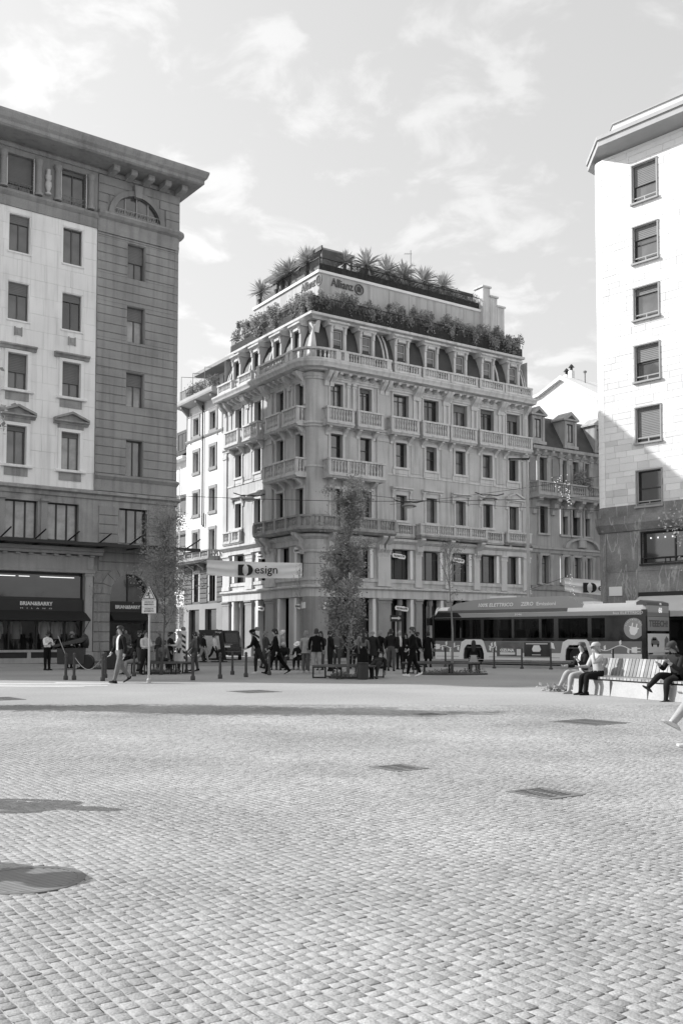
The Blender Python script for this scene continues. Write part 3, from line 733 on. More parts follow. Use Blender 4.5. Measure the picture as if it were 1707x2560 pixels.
# crown storey: loggia of columns over the marble, lunette over the granite
wl = MB(); wall_holes(wl, LXL, GX, 26.0, LROOF, loggia, .3); obj('loggia_wall', wl, GRANITE, LEF)
part('loggia_band', LEF, GRANITE, lambda mb: mb.prof([(.02,25.74),(-.06,25.74),(-.06,26.3),(-.12,26.36),(-.22,26.5),(-.22,26.62),(.02,26.7)], LXL, GX))
part('corner_band', LEF, GRANITE, lambda mb: (mb.prof([(.02,25.62),(-.08,25.62),(-.12,25.95),(-.10,26.0),(-.12,26.4),(-.3,26.5),(-.42,26.66),(-.42,26.78),(.02,26.9)], GX, -.3), mb.prof([(-.3,26.5),(-.3,26.5),(-.3,26.8)], GX, -.3)))
mb = MB(); mb.lathe([(.44,25.62),(.47,25.95),(.45,26.0),(.47,26.4),(.65,26.5),(.78,26.66),(.78,26.78),(.4,26.9)], -.42, .40, 8, R(-90), R(15)); obj('corner_band', mb, GRANITE, LEF)
for i, c in enumerate(marb_cx):
    window(LEF, I4, c-.74, c+.74, 26.75, 28.8, .25, style=2, frame=FRAME_GREY, glass=GLASS_B, blind=.8 if i == 1 else .1)
    part('pale_surround', LEF, WHITE, lambda mb: (mb.box(c-.80, c-.74, -.02, .2, 26.73, 28.82), mb.box(c+.74, c+.80, -.02, .2, 26.73, 28.82)))
    g = MB()
    for zz in (26.95, 27.2): g.box(c-.74, c+.74, .02, .05, zz, zz+.025)
    for j in range(14):
        x = c-.7+j*.108; g.tube([(x,.035,26.95),(x+(.08 if j%3 else 0),.035,27.2)], .012, 4)
    obj('window_grille', g, GREYMETAL, LEF)
    for x in (c-1.0, c+1.0):
        obj('column', cached('lcol', lambda: MB().lathe([(.24,0),(.24,.12),(.18,.16),(.17,1.7),(.19,1.72),(.19,1.78),(.24,1.9),(.24,2.05)], 0, 0, 12).mesh('column', GRANITE, 40)), parent=LEF, M=T(x, -.12, 26.72))
    def vase(mb): mb.lathe([(.05,0),(.17,.03),(.17,.12),(.08,.18),(.14,.35),(.20,.55),(.17,.75),(.10,.85),(.18,.95),(.18,1.15),(.12,1.2),(.12,1.5)], 0, 0, 10)
    obj('carved_vase', cached('vase', lambda: (lambda m_: (vase(m_), m_.mesh('carved_vase', TRIM, 40))[1])(MB())), parent=LEF, M=T(c-1.565, -.1, 26.9))
# lunette
ax, az, rx_, rz_ = -2.97, 26.85, 1.62, 1.55
mb = MB(); n = 16
for i in range(n):
    t0, t1 = math.pi*i/n, math.pi*(i+1)/n
    P = lambda r, t: (ax+r*math.cos(t), az+r*rz_/rx_*math.sin(t))
    a0,a1,b0,b1 = P(1.52,t0),P(1.52,t1),P(1.85,t0),P(1.85,t1)
    mb.prism([a0,b0,b1,a1], -.10, .04)
    mb.quad((a0[0],-.1,a0[1]),(a1[0],-.1,a1[1]),(a1[0],.34,a1[1]),(a0[0],.34,a0[1]))
obj('lunette_arch', mb, GRANITE, LEF)
sp = MB()
for s_ in (-1,1):
    pts = [(ax+s_*1.6, az-.3)] + [(ax+s_*1.6*math.cos(math.pi/2*i/10), az+1.6*rz_/rx_*math.sin(math.pi/2*i/10)) for i in range(11)] + [(ax, 28.6), (ax+s_*1.75, 28.6), (ax+s_*1.75, az-.3)]
    sp.prism(pts, .0, .2)
obj('lunette_spandrel', sp, GRANITE, LEF)
obj('keystone', MB().prism([(ax-.2,28.2),(ax+.2,28.2),(ax+.28,28.95),(ax-.28,28.95)], -.26, .0), GRANITE, LEF)
lun = MB(); lun.poly([(ax+1.52*math.cos(math.pi*i/n), .12, az+1.52*rz_/rx_*math.sin(math.pi*i/n)) for i in range(n+1)]); lw = obj('lunette_window', lun, GLASS_B, LEF)
part('mullion', lw, FRAME_PALE, lambda mb: [mb.box(ax+dx_-.03, ax+dx_+.03, .05, .11, az, az+hh) for dx_, hh in ((-.75,1.2),(0,1.42),(.75,1.2))])
part('window_grille', LEF, FRAME_PALE, lambda mb: ([mb.box(ax-1.5, ax+1.5, -.05, -.02, zz, zz+.03) for zz in (26.98,27.3)], [mb.tube([(ax-1.45+j*.145,-.035,26.98),(ax-1.4+j*.145+.06*(j%2),-.035,27.3)], .012, 4) for j in range(20)]))
for (z0,z1) in ((26.92,27.45),(27.45,28.0),(28.0,28.55),(28.55,29.1)):
    for (a,b) in ((GX+.03, ax-1.9 if z0 < 28 else ax-1.5 if z0<28.5 else ax-.35), (ax+1.9 if z0 < 28 else ax+1.5 if z0 <28.5 else ax+.35, -.1)): obj('stone_course', MB().bbox(a, b, -.06, .03, z0+.012, z1-.012, .02), GRANITE, LEF)
# roof cornice: deep eaves on blocks
pth = [(LXL,0),(-1.0,0),(-1.0,22.2)]
obj('eaves_mould', MB().sweep(pth, [(-.2,29.12),(.10,29.12),(.16,29.3),(.10,29.42),(-.2,29.42)]), GRANITE, LEF)
obj('eaves', MB().sweep(pth, [(-.5,29.43),(1.62,29.43),(1.72,29.52),(1.72,29.72),(1.85,29.86),(1.95,30.14),(1.95,30.26),(-.5,30.5)]), GRANITE, LEF)
for i in range(5): obj('eaves_block', cached('eb', lambda: MB().prof([(.0,-.36),(-.85,-.30),(-.95,-.2),(-.95,-.005),(.0,-.005)], -.2, .2).mesh('eaves_block', GRANITE)), parent=LEF, M=T(-4.75+i*1.12, -.11, 29.43))
obj('roof', MB().plan([(LXL,.3),(-.1,.3),(-.1,22.3),(LXL,22.3)], 29.3, 30.45), ZINC, LEF)
# belt between marble and the lower storeys
part('belt', LEF, SOOT, lambda mb: mb.prof([(.02,9.55),(-.1,9.55),(-.14,9.75),(-.3,9.84),(-.3,9.98),(.02,10.08)], LXL, -.2))
part('belt', LEF, GRANITE, lambda mb: mb.prof([(.02,10.1),(-.06,10.1),(-.06,10.75),(-.12,10.82),(-.22,10.96),(-.22,11.06),(.02,11.14)], GX, -.3))
mb = MB(); mb.lathe([(.4,10.1),(.46,10.1),(.46,10.75),(.6,10.96),(.6,11.06),(.4,11.14)], -.42,.4, 8, R(-90), R(20)); mb.lathe([(.4,9.55),(.5,9.55),(.54,9.75),(.70,9.84),(.70,9.98),(.4,10.08)], -.42,.4, 8, R(-90), R(20)); obj('corner_belt', mb, SOOT, LEF)
# first floor with big windows
wl = MB(); wall_holes(wl, LXL, -.3, 5.3, 10.0, bel, .4, y=.0); obj('first_floor_wall', wl, SOOT, LEF)
for i, w in enumerate(bel): window(LEF, I4, *w, .3, style=3, frame=FRAME_DARK, glass=GLASS_C if i else GLASS_B)
z = 5.35
while z < 9.2:
    for (a,b,c,d) in rect_minus((GX+.3, -.35, z+.012, min(z+.55,9.3)-.012), [(bel[0][0]-.08,bel[0][1]+.08,6.9,9.25)]):
        if d-c > .04: obj('stone_course', MB().bbox(a, b, -.07, .005, c, d, .025), GRANITE, LEF)
    mb = MB(); mb.lathe([(.42,z+.012),(.47,z+.04),(.47,z+.51),(.42,z+.538)], -.42,.40, 6, R(-90), R(10)); obj('corner_stone', mb, GRANITE, LEF)
    z += .55
for i in range(8): pilaster(LEF, I4, -8.85+.28-2.42*i-.13+.05, -8.3-2.42*i, 6.9, 9.3, .1, m=GRANITE, cap=.2, base=.1)
# glass canopy with slanting stays
cp = obj('canopy', MB().quad((-14,-.05,7.0),(.5,-.05,7.0),(.5,-1.9,6.75),(-14,-1.9,6.75)).prof([(-1.9,6.62),(-1.98,6.62),(-1.98,6.8),(-1.9,6.8)], -14, .5), BLACKMETAL, LEF)
for i in range(8): obj('stay', MB().tube([(.4-1.9*i,-.02,6.86),(.4-1.9*i,-2.1,7.35)], .045, 6), BLACKMETAL, cp)
for i in range(8): obj('canopy_rib', MB().box(.35-1.9*i,.42-1.9*i,-1.9,-.05,6.62,6.70), BLACKMETAL, cp)
# shop front in pale stone
SHOPSTONE = mat('shop_stone', 0.40, 0.7, 0.12, 0.8, 0.08, 25, bump=.1, streak=.12)
part('shop_cornice', LEF, SHOPSTONE, lambda mb: mb.prof([(-.2,6.2),(-.62,6.2),(-.66,6.34),(-.8,6.38),(-.8,6.58),(-.2,6.62)], -14, -5.15))
for i in range(12): part('dentil', LEF, SHOPSTONE, lambda mb: mb.box(-5.6-.72*i-.25, -5.6-.72*i, -.5, -.2, 6.08, 6.19))
part('shop_frieze', LEF, SHOPSTONE, lambda mb: (mb.box(-14, -5.58, -.3, .1, 5.34, 6.14), mb.prof([(.1,5.16),(-.38,5.16),(-.42,5.33),(.1,5.33)], -14, -5.5), mb.box(-5.98,-5.6,-.34,-.3,5.38,6.1)))
def pier(mb, x0, x1): mb.box(x0, x1, -.25, .5, .62, 5.0); mb.box(x0-.05, x1+.05, -.32, .5, 0, .6); mb.prof([(.5,5.0),(-.3,5.0),(-.34,5.15),(.5,5.15)], x0-.06, x1+.06)
for x0, x1 in ((-6.04,-5.6), (-13.15,-12.15)): part('shop_pier', LEF, SHOPSTONE, lambda mb: pier(mb, x0, x1))
gb = MB(); wall_holes(gb, LXL, GX, 0, 5.3, shop, .5); obj('ground_wall', gb, GRANITE, LEF)
part('shop_plinth', LEF, SHOPSTONE, lambda mb: (mb.box(-12.1,-6.1,-.12,.4,0,.28), mb.box(-12.1,-6.1,-.10,.4,.62,.75), [mb.box(x-.1,x+.1,-.08,.4,.28,.62) for x in (-12,-9.2,-6.2)]))
part('cellar_light', LEF, BLACKMETAL, lambda mb: mb.box(-12.1,-6.1,.0,.38,.29,.61))
shopw = part('shop_window', LEF, BLACKMETAL, lambda mb: (mb.box(-12.1,-6.07,.12,.2,5.0,5.15), mb.box(-12.1,-6.07,.1,.2,3.63,3.72), [mb.box(x-.04,x+.04,.1,.2,.75,2.85) for x in (-12.05,-10.3,-8.75,-7.1,-6.12)]))
obj('pane', MB().quad((-12.1,.15,.75),(-6.07,.15,.75),(-6.07,.15,2.9),(-12.1,.15,2.9)), CLEAR, shopw)
obj('pane', MB().quad((-12.1,.15,3.7),(-6.07,.15,3.7),(-6.07,.15,5.1),(-12.1,.15,5.1)), GLASS_A, shopw)
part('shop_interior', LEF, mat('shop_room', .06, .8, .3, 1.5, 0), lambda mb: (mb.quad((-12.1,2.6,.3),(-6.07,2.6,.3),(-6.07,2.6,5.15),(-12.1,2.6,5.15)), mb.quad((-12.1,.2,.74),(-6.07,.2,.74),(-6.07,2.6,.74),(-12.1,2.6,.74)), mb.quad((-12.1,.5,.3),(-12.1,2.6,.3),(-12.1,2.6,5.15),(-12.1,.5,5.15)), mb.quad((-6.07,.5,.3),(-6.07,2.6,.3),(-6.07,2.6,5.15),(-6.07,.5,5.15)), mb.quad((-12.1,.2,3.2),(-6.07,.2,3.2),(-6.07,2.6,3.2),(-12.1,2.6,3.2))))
LAMP = mat('shop_lamp_tube', 0.8, .5, 0, 1, 0, emit=.5)
for x0, x1 in ((-12.0,-10.0),(-9.8,-9.2),(-8.6,-6.6)): part('lamp_tube', LEF, LAMP, lambda mb: mb.box(x0, x1, .06, .10, 4.86, 4.9))
sg = part('shop_fascia', LEF, BLACKMETAL, lambda mb: mb.box(-12.1,-6.07,-.06,.12,2.92,3.62))
WLET = mat('white_letters', .8, .5, 0, 1, 0)
obj('lettering', text_mesh('BRIAN&BARRY', .3, WLET, .02, .006, width=1.85), parent=sg, M=T(-8.85,-.09,3.34))
obj('lettering', text_mesh('M   I   L   A   N   O', .1, WLET, .01, 0, width=1.8), parent=sg, M=T(-8.85,-.09,3.08))
AWN = mat('black_awning_cloth', .02, .85, .1, 2, .05)
aw = obj('awning', MB().prof([(-.07,2.95),(-.07,2.9),(-.95,2.38),(-.99,2.38),(-.99,2.46)], -12.0, -6.0), AWN, LEF)
obj('awning_arm', MB().tube([(-6.05,-.95,2.4),(-6.05,-.05,1.75)], .02, 5), BLACKMETAL, aw)
# arched doorway in the granite
ac, aw_, asp = -3.2, 1.22, 4.0
gw_ = MB(); wall_holes(gw_, GX, -.4, 0, 5.3, [(ac-aw_,ac+aw_,0,5.28)], .6)
obj('ground_wall', gw_, GRANITE, LEF)
sp = MB(); n = 12
for s in (-1,1):
    pts = [(ac+s*aw_, asp)] + [(ac+s*aw_*math.cos(math.pi/2*i/n), asp+aw_*math.sin(math.pi/2*i/n)) for i in range(1,n+1)] + [(ac, 5.29), (ac+s*aw_, 5.29)]
    sp.prism(pts, -.002, .55)
obj('arch_spandrel', sp, GRANITE, LEF)
vm = MB()
for i in range(9):
    t0, t1 = math.pi*i/9, math.pi*(i+1)/9; r0, r1 = aw_, aw_+.62
    vm2 = MB().prism([(ac+r0*math.cos(t0+.01), asp+r0*math.sin(t0+.01)), (ac+r1*math.cos(t0+.01), asp+r1*math.sin(t0+.01)), (ac+r1*math.cos(t1-.01), asp+r1*math.sin(t1-.01)), (ac+r0*math.cos(t1-.01), asp+r0*math.sin(t1-.01))], -.08, .0)
    obj('voussoir', vm2, GRANITE, LEF)
z = 0.02
while z < 3.9:
    for (a,b) in ((GX+.02, ac-aw_-.02), (ac+aw_+.02, -.38)): obj('stone_block', MB().bbox(a, b, -.08, .005, z+.012, min(z+.58,4.0)-.012, .03), GRANITE, LEF)
    mb = MB(); mb.lathe([(.42,z+.012),(.48,z+.04),(.48,z+.54),(.42,z+.568)], -.42,.40, 6, R(-90), R(10)); obj('corner_stone', mb, GRANITE, LEF)
    z += .58
for (a,b,z0,z1) in ((GX+.02,-4.9,4.0,4.6),(GX+.02,-4.9,4.6,5.28),(-1.5,-.38,4.0,4.6),(-1.5,-.38,4.6,5.28)): obj('stone_block', MB().bbox(a, b, -.08, .005, z0+.012, z1-.012, .03), GRANITE, LEF)
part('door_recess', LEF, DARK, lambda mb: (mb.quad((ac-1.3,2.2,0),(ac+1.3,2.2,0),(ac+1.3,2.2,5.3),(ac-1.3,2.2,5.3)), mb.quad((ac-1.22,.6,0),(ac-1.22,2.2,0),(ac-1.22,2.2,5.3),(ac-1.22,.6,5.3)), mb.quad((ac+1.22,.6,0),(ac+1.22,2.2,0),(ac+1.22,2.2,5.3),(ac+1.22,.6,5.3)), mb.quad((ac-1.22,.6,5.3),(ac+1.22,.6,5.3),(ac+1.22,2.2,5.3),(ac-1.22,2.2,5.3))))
dw = part('door_window', LEF, BLACKMETAL, lambda mb: (mb.box(ac-1.2,ac-1.12,.25,.33,0,4.2), mb.box(ac+1.12,ac+1.2,.25,.33,0,4.2), mb.box(ac-1.12,ac+1.12,.25,.33,2.3,3.6), mb.box(ac-.04,ac+.04,.25,.33,3.6,5.2)))
obj('pane', MB().quad((ac-1.12,.3,.1),(ac+1.12,.3,.1),(ac+1.12,.3,2.3),(ac-1.12,.3,2.3)), CLEAR, dw)
obj('pane', MB().quad((ac-1.2,.3,3.6),(ac+1.2,.3,3.6),(ac+1.2,.3,5.25),(ac-1.2,.3,5.25)), GLASS_A, dw)
obj('lettering', text_mesh('BRIAN&BARRY', .3, WLET, .02, .006, width=1.6), parent=dw, M=T(ac,.2,3.25))
obj('door_awning', MB().prof([(.2,2.95),(.2,2.9),(-.35,2.45),(-.4,2.45),(-.4,2.52)], ac-1.15, ac+1.15), AWN, LEF)
part('street_plaque', LEF, mat('worn_plaque', .5, .6, .3, 6, 0), lambda mb: mb.box(-1.45,-.7,-.12,-.08,3.45,3.85))

obj('added_shade_storey', MB().box(-30, -.6, 9.5, 22.2, 30.4, 34.2), GRANITE, LEF)  # unseen set-back block, added to carry the shade higher up the corner block
# ================================================================ white building in the side street
WHB = thing('plaster_building', 'plain white plastered building with grey framed windows and a roof flat, beside the corner block', 'building', (-2.19+ -13.66*math.cos(R(-56.75)), 69.0+ -13.66*math.sin(R(-56.75)), 0), R(-56.75))
W0 = -13.66                      # local x = facade position - W0
wcx = [-18.9-W0, -15.63-W0]
wz = [(18.95,20.45),(15.75,17.5),(12.05,13.95),(8.7,10.5)]
hol = [(c-.5, c+.5, z0, z1) for c in wcx for z0, z1 in wz]
GREYSUR = mat('grey_stucco_frame', .30, .8, .1, 1, .05)
mb = MB(); wall_holes(mb, -7.3, -.02, 7.7, 21.7, hol, .3); obj('wall', mb, PLASTER, WHB)
obj('side_wall', MB().quad((-7.3,0,0),(-7.3,12,0),(-7.3,12,21.7),(-7.3,0,21.7)), PLASTER, WHB)
for c in wcx:
    for k, (z0, z1) in enumerate(wz):
        window(WHB, I4, c-.5, c+.5, z0, z1, .22, style=2, frame=FRAME_PALE if k else FRAME_GREY, glass=GLASS_A if k else GLASS_B)
        surround(WHB, I4, c-.5, c+.5, z0, z1, .26, .06, m=GREYSUR, name='window_surround', sill=False)
        part('sill', WHB, GREYSUR, lambda mb: mb.box(c-.78, c+.78, -.1, .02, z0-.26, z0-.002))
part('string_course', WHB, GREYSUR, lambda mb: mb.prof([(.02,18.5),(-.06,18.5),(-.12,18.62),(-.12,18.72),(.02,18.76)], -7.35, -.02))
part('string_course', WHB, GREYSUR, lambda mb: mb.box(-7.32, -.02, -.05, .02, 20.75, 20.83))
for x in (-7.25, -6.4, -4.1, -1.2, -.3): part('pilaster_strip', WHB, GREYSUR, lambda mb: mb.box(x, x+.12, -.055, .02, 18.3, 21.1))
obj('drainpipe', MB().tube([(-3.75,-.12,21.3),(-3.75,-.12,11.0),(-3.5,-.12,10.85),(-3.4,-.12,11.1),(-3.4,-.12,12)], .06, 6), BLACKMETAL, WHB)
obj('eaves', MB().prof([(.02,21.55),(-.9,21.75),(-.95,21.9),(-.95,22.15),(.3,22.25),(.3,21.55)], -8.0, -.35), mat('eaves_paint', .42, .8, .1, 1, .05), WHB)
for x in (-6.9, -3.9, -1.0): part('eaves_bracket', WHB, GREYSUR, lambda mb: mb.prof([(.0,20.9),(-.15,20.95),(-.75,21.5),(-.8,21.7),(.0,21.55)], x-.14, x+.14))
# flat on the roof with awnings and plants
obj('roof_flat', MB().box(-5.6, .2, 1.6, 9, 22.2, 24.3), PLASTER, WHB)
obj('roof_flat_roof', MB().prof([(.3,24.3),(.1,24.32),(.1,24.6),(9,24.95),(9,24.3)], -6.1, 1.6), GREYSUR, WHB)
for x in (-5.0, -3.2, -1.4): window(WHB, T(0,1.57,0), x, x+.9, 22.3, 24.0, -.03, style=1, frame=FRAME_GREY, glass=GLASS_A)
g = obj('roof_railing', MB().box(-7.6, .1, -.55, -.51, 23.1, 23.15), IRON, WHB)
obj('railing_bars', posts(I4, -7.6, .1, .13, -.53, 22.2, 23.1, .01), IRON, g, kind='stuff')
g = obj('awning_frame', MB().tube([(-7.4,-.5,22.2),(-7.4,-.5,24.5),(-7.4,1.5,24.7)], .03, 5).tube([(-5.0,-.5,22.2),(-5.0,-.5,24.3),(-5.0,1.2,24.5)], .03, 5).tube([(-2.6,-.5,22.2),(-2.6,-.5,24.3),(-2.6,1.2,24.5)], .03, 5), GREYMETAL, WHB)
# lower storeys: dark rusticated floor, pale shop front, balcony across
bh = [(-19.45-W0,-17.95-W0,4.5,7.0),(-16.4-W0,-14.7-W0,4.5,7.0)]
mb = MB(); wall_holes(mb, -7.5, -.02, 4.3, 7.7, bh, .4); obj('rusticated_wall', mb, DARKSTONE, WHB)
for (x0,x1,z0,z1) in bh:
    window(WHB, I4, x0+.3, x1-.3, z0, z1-.1, .3, style=1, frame=FRAME_DARK, glass=GLASS_A)
    surround(WHB, I4, x0+.3, x1-.3, z0, z1-.1, .28, .03, m=FRAME_PALE, sill=False)
z = 4.35
while z < 7.6:
    for a, b in ((-7.45, bh[0][0]-.05), (bh[0][1]+.05, bh[1][0]-.05), (bh[1][1]+.05, -.05)): obj('stone_block', MB().bbox(a, b, -.07, .005, z+.015, z+.38, .04), DARKSTONE, WHB)
    z += .41
SHOPP = mat('grey_shop_panel', .27, .5, .06, 1, .03)
gh2 = [(-20.1-W0,-18.0-W0,.0,3.85),(-16.85-W0,-14.7-W0,.0,3.85)]
mb = MB(); wall_holes(mb, -7.5, -.02, 0, 4.3, gh2, .35, y=-.05); obj('shop_front', mb, SHOPP, WHB)
for (x0,x1,z0,z1) in gh2: window(WHB, I4, x0, x1, .05, z1, .22, style=1, frame=FRAME_DARK, glass=GLASS_A)
balcony(WHB, I4, -8.5, -.6, 7.75, 8.7, 1.0, 5, m=SOOT, slab=.3, brackets=4)

# ================================================================ louvred building further down the side street
FAR = thing('louvred_building', 'narrow building with horizontal louvred balconies down the side street', 'building', (-2.19+ -21.2*math.cos(R(-56.75)), 69.0+ -21.2*math.sin(R(-56.75)), 0), R(-56.75))
F0 = -21.2
mb = MB(); wall_holes(mb, -9, -.05, 0, 17.4, [(-8.2,-.6,z,z+1.9) for z in (2.2,5.6,9.0,12.4)], .9, y=.4); obj('wall', mb, PLASTER, FAR)
for z in (2.2,5.6,9.0,12.4):
    obj('balcony_recess', MB().quad((-8.2,1.3,z),(-.6,1.3,z),(-.6,1.3,z+1.9),(-8.2,1.3,z+1.9)), GLASS_A, FAR)
    for k in range(9): part('louvre', FAR, WHITE, lambda mb: mb.prof([(.38,z-1.4+k*.155),(.26,z-1.37+k*.155),(.26,z-1.28+k*.155),(.38,z-1.25+k*.155)], -8.6, -.1))
    part('balcony_screen', FAR, PLASTER, lambda mb: mb.box(-3.6,-3.45,.3,.42,z,z+1.9))
obj('drainpipe', MB().tube([(-1.7,.25,17),(-1.7,.25,0)], .06, 6), WHITE, FAR)
obj('eaves', MB().prof([(.4,17.3),(-.3,17.35),(-.3,17.6),(.4,17.6)], -9.2, -.03), WHITE, FAR)
rf = obj('roof', MB().quad((-9.2,-.35,17.62),(-.05,-.35,17.62),(-.05,4,20.2),(-9.2,4,20.2)), ZINC, FAR)
for k in range(14): obj('roof_seam', MB().tube([(-9+k*.66,-.35,17.66),(-9+k*.66,4,20.24)], .04, 4), ZINC, rf)
d_ = obj('dormer', MB().box(-3.2,-.9,.6,4,17.9,20.2), SLATE, FAR); window(FAR, T(0,.58,0), -2.9, -1.2, 18.4, 20.0, -.02, style=2, frame=FRAME_GREY, glass=GLASS_B)
obj('end_wall', MB().quad((-.05,.4,0),(-.05,9,0),(-.05,9,17.4),(-.05,.4,17.4)), PLASTER, FAR)

# ================================================================ darker ornate building right of the corner block
DRK = thing('townhouse', 'darker ornate town house with steep slate roof, pedimented dormers and a long balcony', 'building', (-2.19+21.36*math.cos(R(34.25)), 69.0+21.36*math.sin(R(34.25)), 0), R(34.25))
D0 = 21.36
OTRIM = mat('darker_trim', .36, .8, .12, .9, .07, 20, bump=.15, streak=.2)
f4 = [(22.54,23.38),(24.75,25.0),(25.26,25.78),(26.49,27.24),(28.05,28.56),(30.5,31.3)]
f3 = [(22.51,23.43),(25.17,25.84),(26.43,27.36),(27.96,28.59),(30.6,31.4)]
f2 = [(22.68,23.49),(25.34,25.85),(26.60,27.36),(28.17,28.59),(30.6,31.4)]
hd = [(a-D0,b-D0,14.4,16.5) for a,b in f4 if b-a > .3] + [(a-D0,b-D0,10.15,12.4) for a,b in f3] + [(a-D0,b-D0,5.95,8.28) for a,b in f2] + [(1.2,2.6,0,4.3),(3.8,7.2,0,4.3),(8.4,11,0,4.3)]
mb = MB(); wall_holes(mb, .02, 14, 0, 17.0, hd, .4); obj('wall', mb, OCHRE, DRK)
for (x0,x1,z0,z1) in hd:
    if z0 > 1:
        window(DRK, I4, x0, x1, z0, z1, .3, style=1 if x1-x0 < .7 else 4, glass=random.choice([GLASS_A,GLASS_B,GLASS_C]))
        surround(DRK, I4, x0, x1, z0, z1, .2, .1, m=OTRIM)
    else: window(DRK, I4, x0, x1, .05, z1, .3, style=3, glass=GLASS_A)
for x in (22.2,23.5,24.95,25.95,27.42,28.72):
    pilaster(DRK, I4, x-D0-.02, x-D0+.24, 14.35, 16.7, .12, m=OTRIM, cap=.55, base=.15)
for x in (22.3,23.62,24.95,26.0,27.5,28.75):
    obj('column', cached('dcol', lambda: MB().lathe([(.2,0),(.2,.15),(.16,.2),(.15,2.0),(.2,2.15),(.24,2.35),(.24,2.5)], 0, 0, 10).mesh('column', OTRIM, 40)), parent=DRK, M=T(x-D0+.1, -.12, 5.85))
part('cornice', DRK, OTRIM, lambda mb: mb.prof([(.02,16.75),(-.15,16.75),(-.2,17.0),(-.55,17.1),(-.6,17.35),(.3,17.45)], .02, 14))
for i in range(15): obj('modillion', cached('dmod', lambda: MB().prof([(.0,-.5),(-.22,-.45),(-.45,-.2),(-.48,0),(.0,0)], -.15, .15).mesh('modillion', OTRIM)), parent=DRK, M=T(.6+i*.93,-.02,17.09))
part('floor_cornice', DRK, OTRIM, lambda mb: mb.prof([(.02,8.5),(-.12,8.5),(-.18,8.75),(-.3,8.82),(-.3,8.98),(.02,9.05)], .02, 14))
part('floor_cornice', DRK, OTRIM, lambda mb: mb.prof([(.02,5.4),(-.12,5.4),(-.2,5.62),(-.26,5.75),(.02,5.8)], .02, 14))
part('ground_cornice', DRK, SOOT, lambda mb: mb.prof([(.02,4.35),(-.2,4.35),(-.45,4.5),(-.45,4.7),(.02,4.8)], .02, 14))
# segmental pediment
mb = MB(); cxx, n = 27.5-D0, 14
for i in range(n):
    t0, t1 = math.pi*i/n, math.pi*(i+1)/n; P = lambda r, t: (cxx+r*math.cos(t)*1.0, 9.02+r*.42*math.sin(t))
    mb.prism([P(1.85,t0),P(2.25,t0),P(2.25,t1),P(1.85,t1)], -.34, .0)
obj('arched_pediment', mb, OTRIM, DRK)
part('tablet', DRK, OTRIM, lambda mb: mb.bbox(cxx-.45,cxx+.45,-.28,.0,9.1,9.95,.06))
balcony(DRK, I4, .1, 13.5, 13.0, 14.35, 1.0, 7, m=OTRIM, slab=.35, brackets=0)
for x in (.5, 2.7, 4.2, 5.6, 7.0, 8.4): obj('scroll_bracket', cached('dscr', lambda: MB().prof([(.02,-1.3),(-.2,-1.28),(-.26,-.9),(-.5,-.7),(-.55,-.4),(-.92,-.2),(-.95,0),(.02,0)], -.22, .22).mesh('scroll_bracket', OTRIM)), parent=DRK, M=T(x, 0, 12.99))
part('wall_shutter', DRK, GREYMETAL, lambda mb: mb.box(.05,.75,-.08,.0,14.45,16.4)); part('wall_shutter', DRK, GREYMETAL, lambda mb: mb.box(24.05-D0,24.66-D0,-.08,.0,14.45,16.5))
TUBE = mat('light_tube', .8, .5, 0, 1, 0, emit=.3)
for x, z0, z1 in ((.78,14.4,16.5),(.9,6.1,8.3),(3.45,6.1,8.3),(3.5,10.2,12.3)): part('light_strip', DRK, TUBE, lambda mb: mb.box(x, x+.045, -.12, -.08, z0, z1))
obj('roof', MB().prof([(-.2,17.46),(1.3,20.1),(1.6,20.4),(5,21.2),(5,17.4)], .02, 14), SLATE, DRK)
for c in (22.36-D0, 26.2-D0, 29.95-D0):
    dm = obj('dormer', (lambda mb: (wall_holes(mb, c-.75, c+.75, 17.5, 19.95, [(c-.4,c+.4,18.1,19.7)], .15, y=-.1), mb.quad((c-.75,-.1,17.5),(c-.75,1.4,20.0),(c-.75,1.4,20.0),(c-.75,-.1,20.0)), mb.quad((c+.75,-.1,17.5),(c+.75,1.4,20.0),(c+.75,1.4,20.0),(c+.75,-.1,20.0)), mb.box(c-.72,c-.48,-.2,-.102,17.5,19.9), mb.box(c+.48,c+.72,-.2,-.102,17.5,19.9), mb.box(c-.85,c+.85,-.28,-.1,17.55,17.8), mb)[-1])(MB()), OTRIM, DRK)
    obj('dormer_pediment', MB().prism([(c-.95,19.96),(c+.95,19.96),(c+.95,20.1),(c,20.75),(c-.95,20.1)], -.32, 1.2), OTRIM, dm)
    obj('tympanum', MB().prism([(c-.5,20.1),(c+.5,20.1),(c,20.45)], -.33, -.3), SLATE, dm)
    window(DRK, I4, c-.4, c+.4, 18.1, 19.7, .0, style=2, glass=GLASS_C)
# ================================================================ gabled white house behind
GAB = thing('gabled_house', 'white rendered gable with chimney pots rising behind the slate roof', 'building', (20.3, 90, 0), R(-56.75))
obj('gable_wall', MB().prism([(-9,0),(6,0),(6,21.6),(0.02,25.2),(-2.85,24.2),(-9,23.6)], 0, 12), PLASTER, GAB)
obj('verge', MB().prism([(6.2,21.5),(6.2,21.95),(0.02,25.6),(-2.8,24.52),(-9,23.9),(-9,23.62),(-2.85,24.22),(0.02,25.22)], -.25, 12.2), WHITE, GAB)
obj('verge_edge', MB().prism([(0.02,25.18),(-2.85,24.18),(-9,23.56),(-9,23.63),(-2.85,24.25),(0.02,25.25)], -.27, -.24), SLATE, GAB)
obj('satellite_dish', MB().lathe([(.02,.0),(.3,.05),(.55,.18),(.62,.26)], 0, 0, 14), WHITE, GAB, T(-1.2,-.9,20.9) @ Matrix.Rotation(R(75),4,'X'), smooth=40)
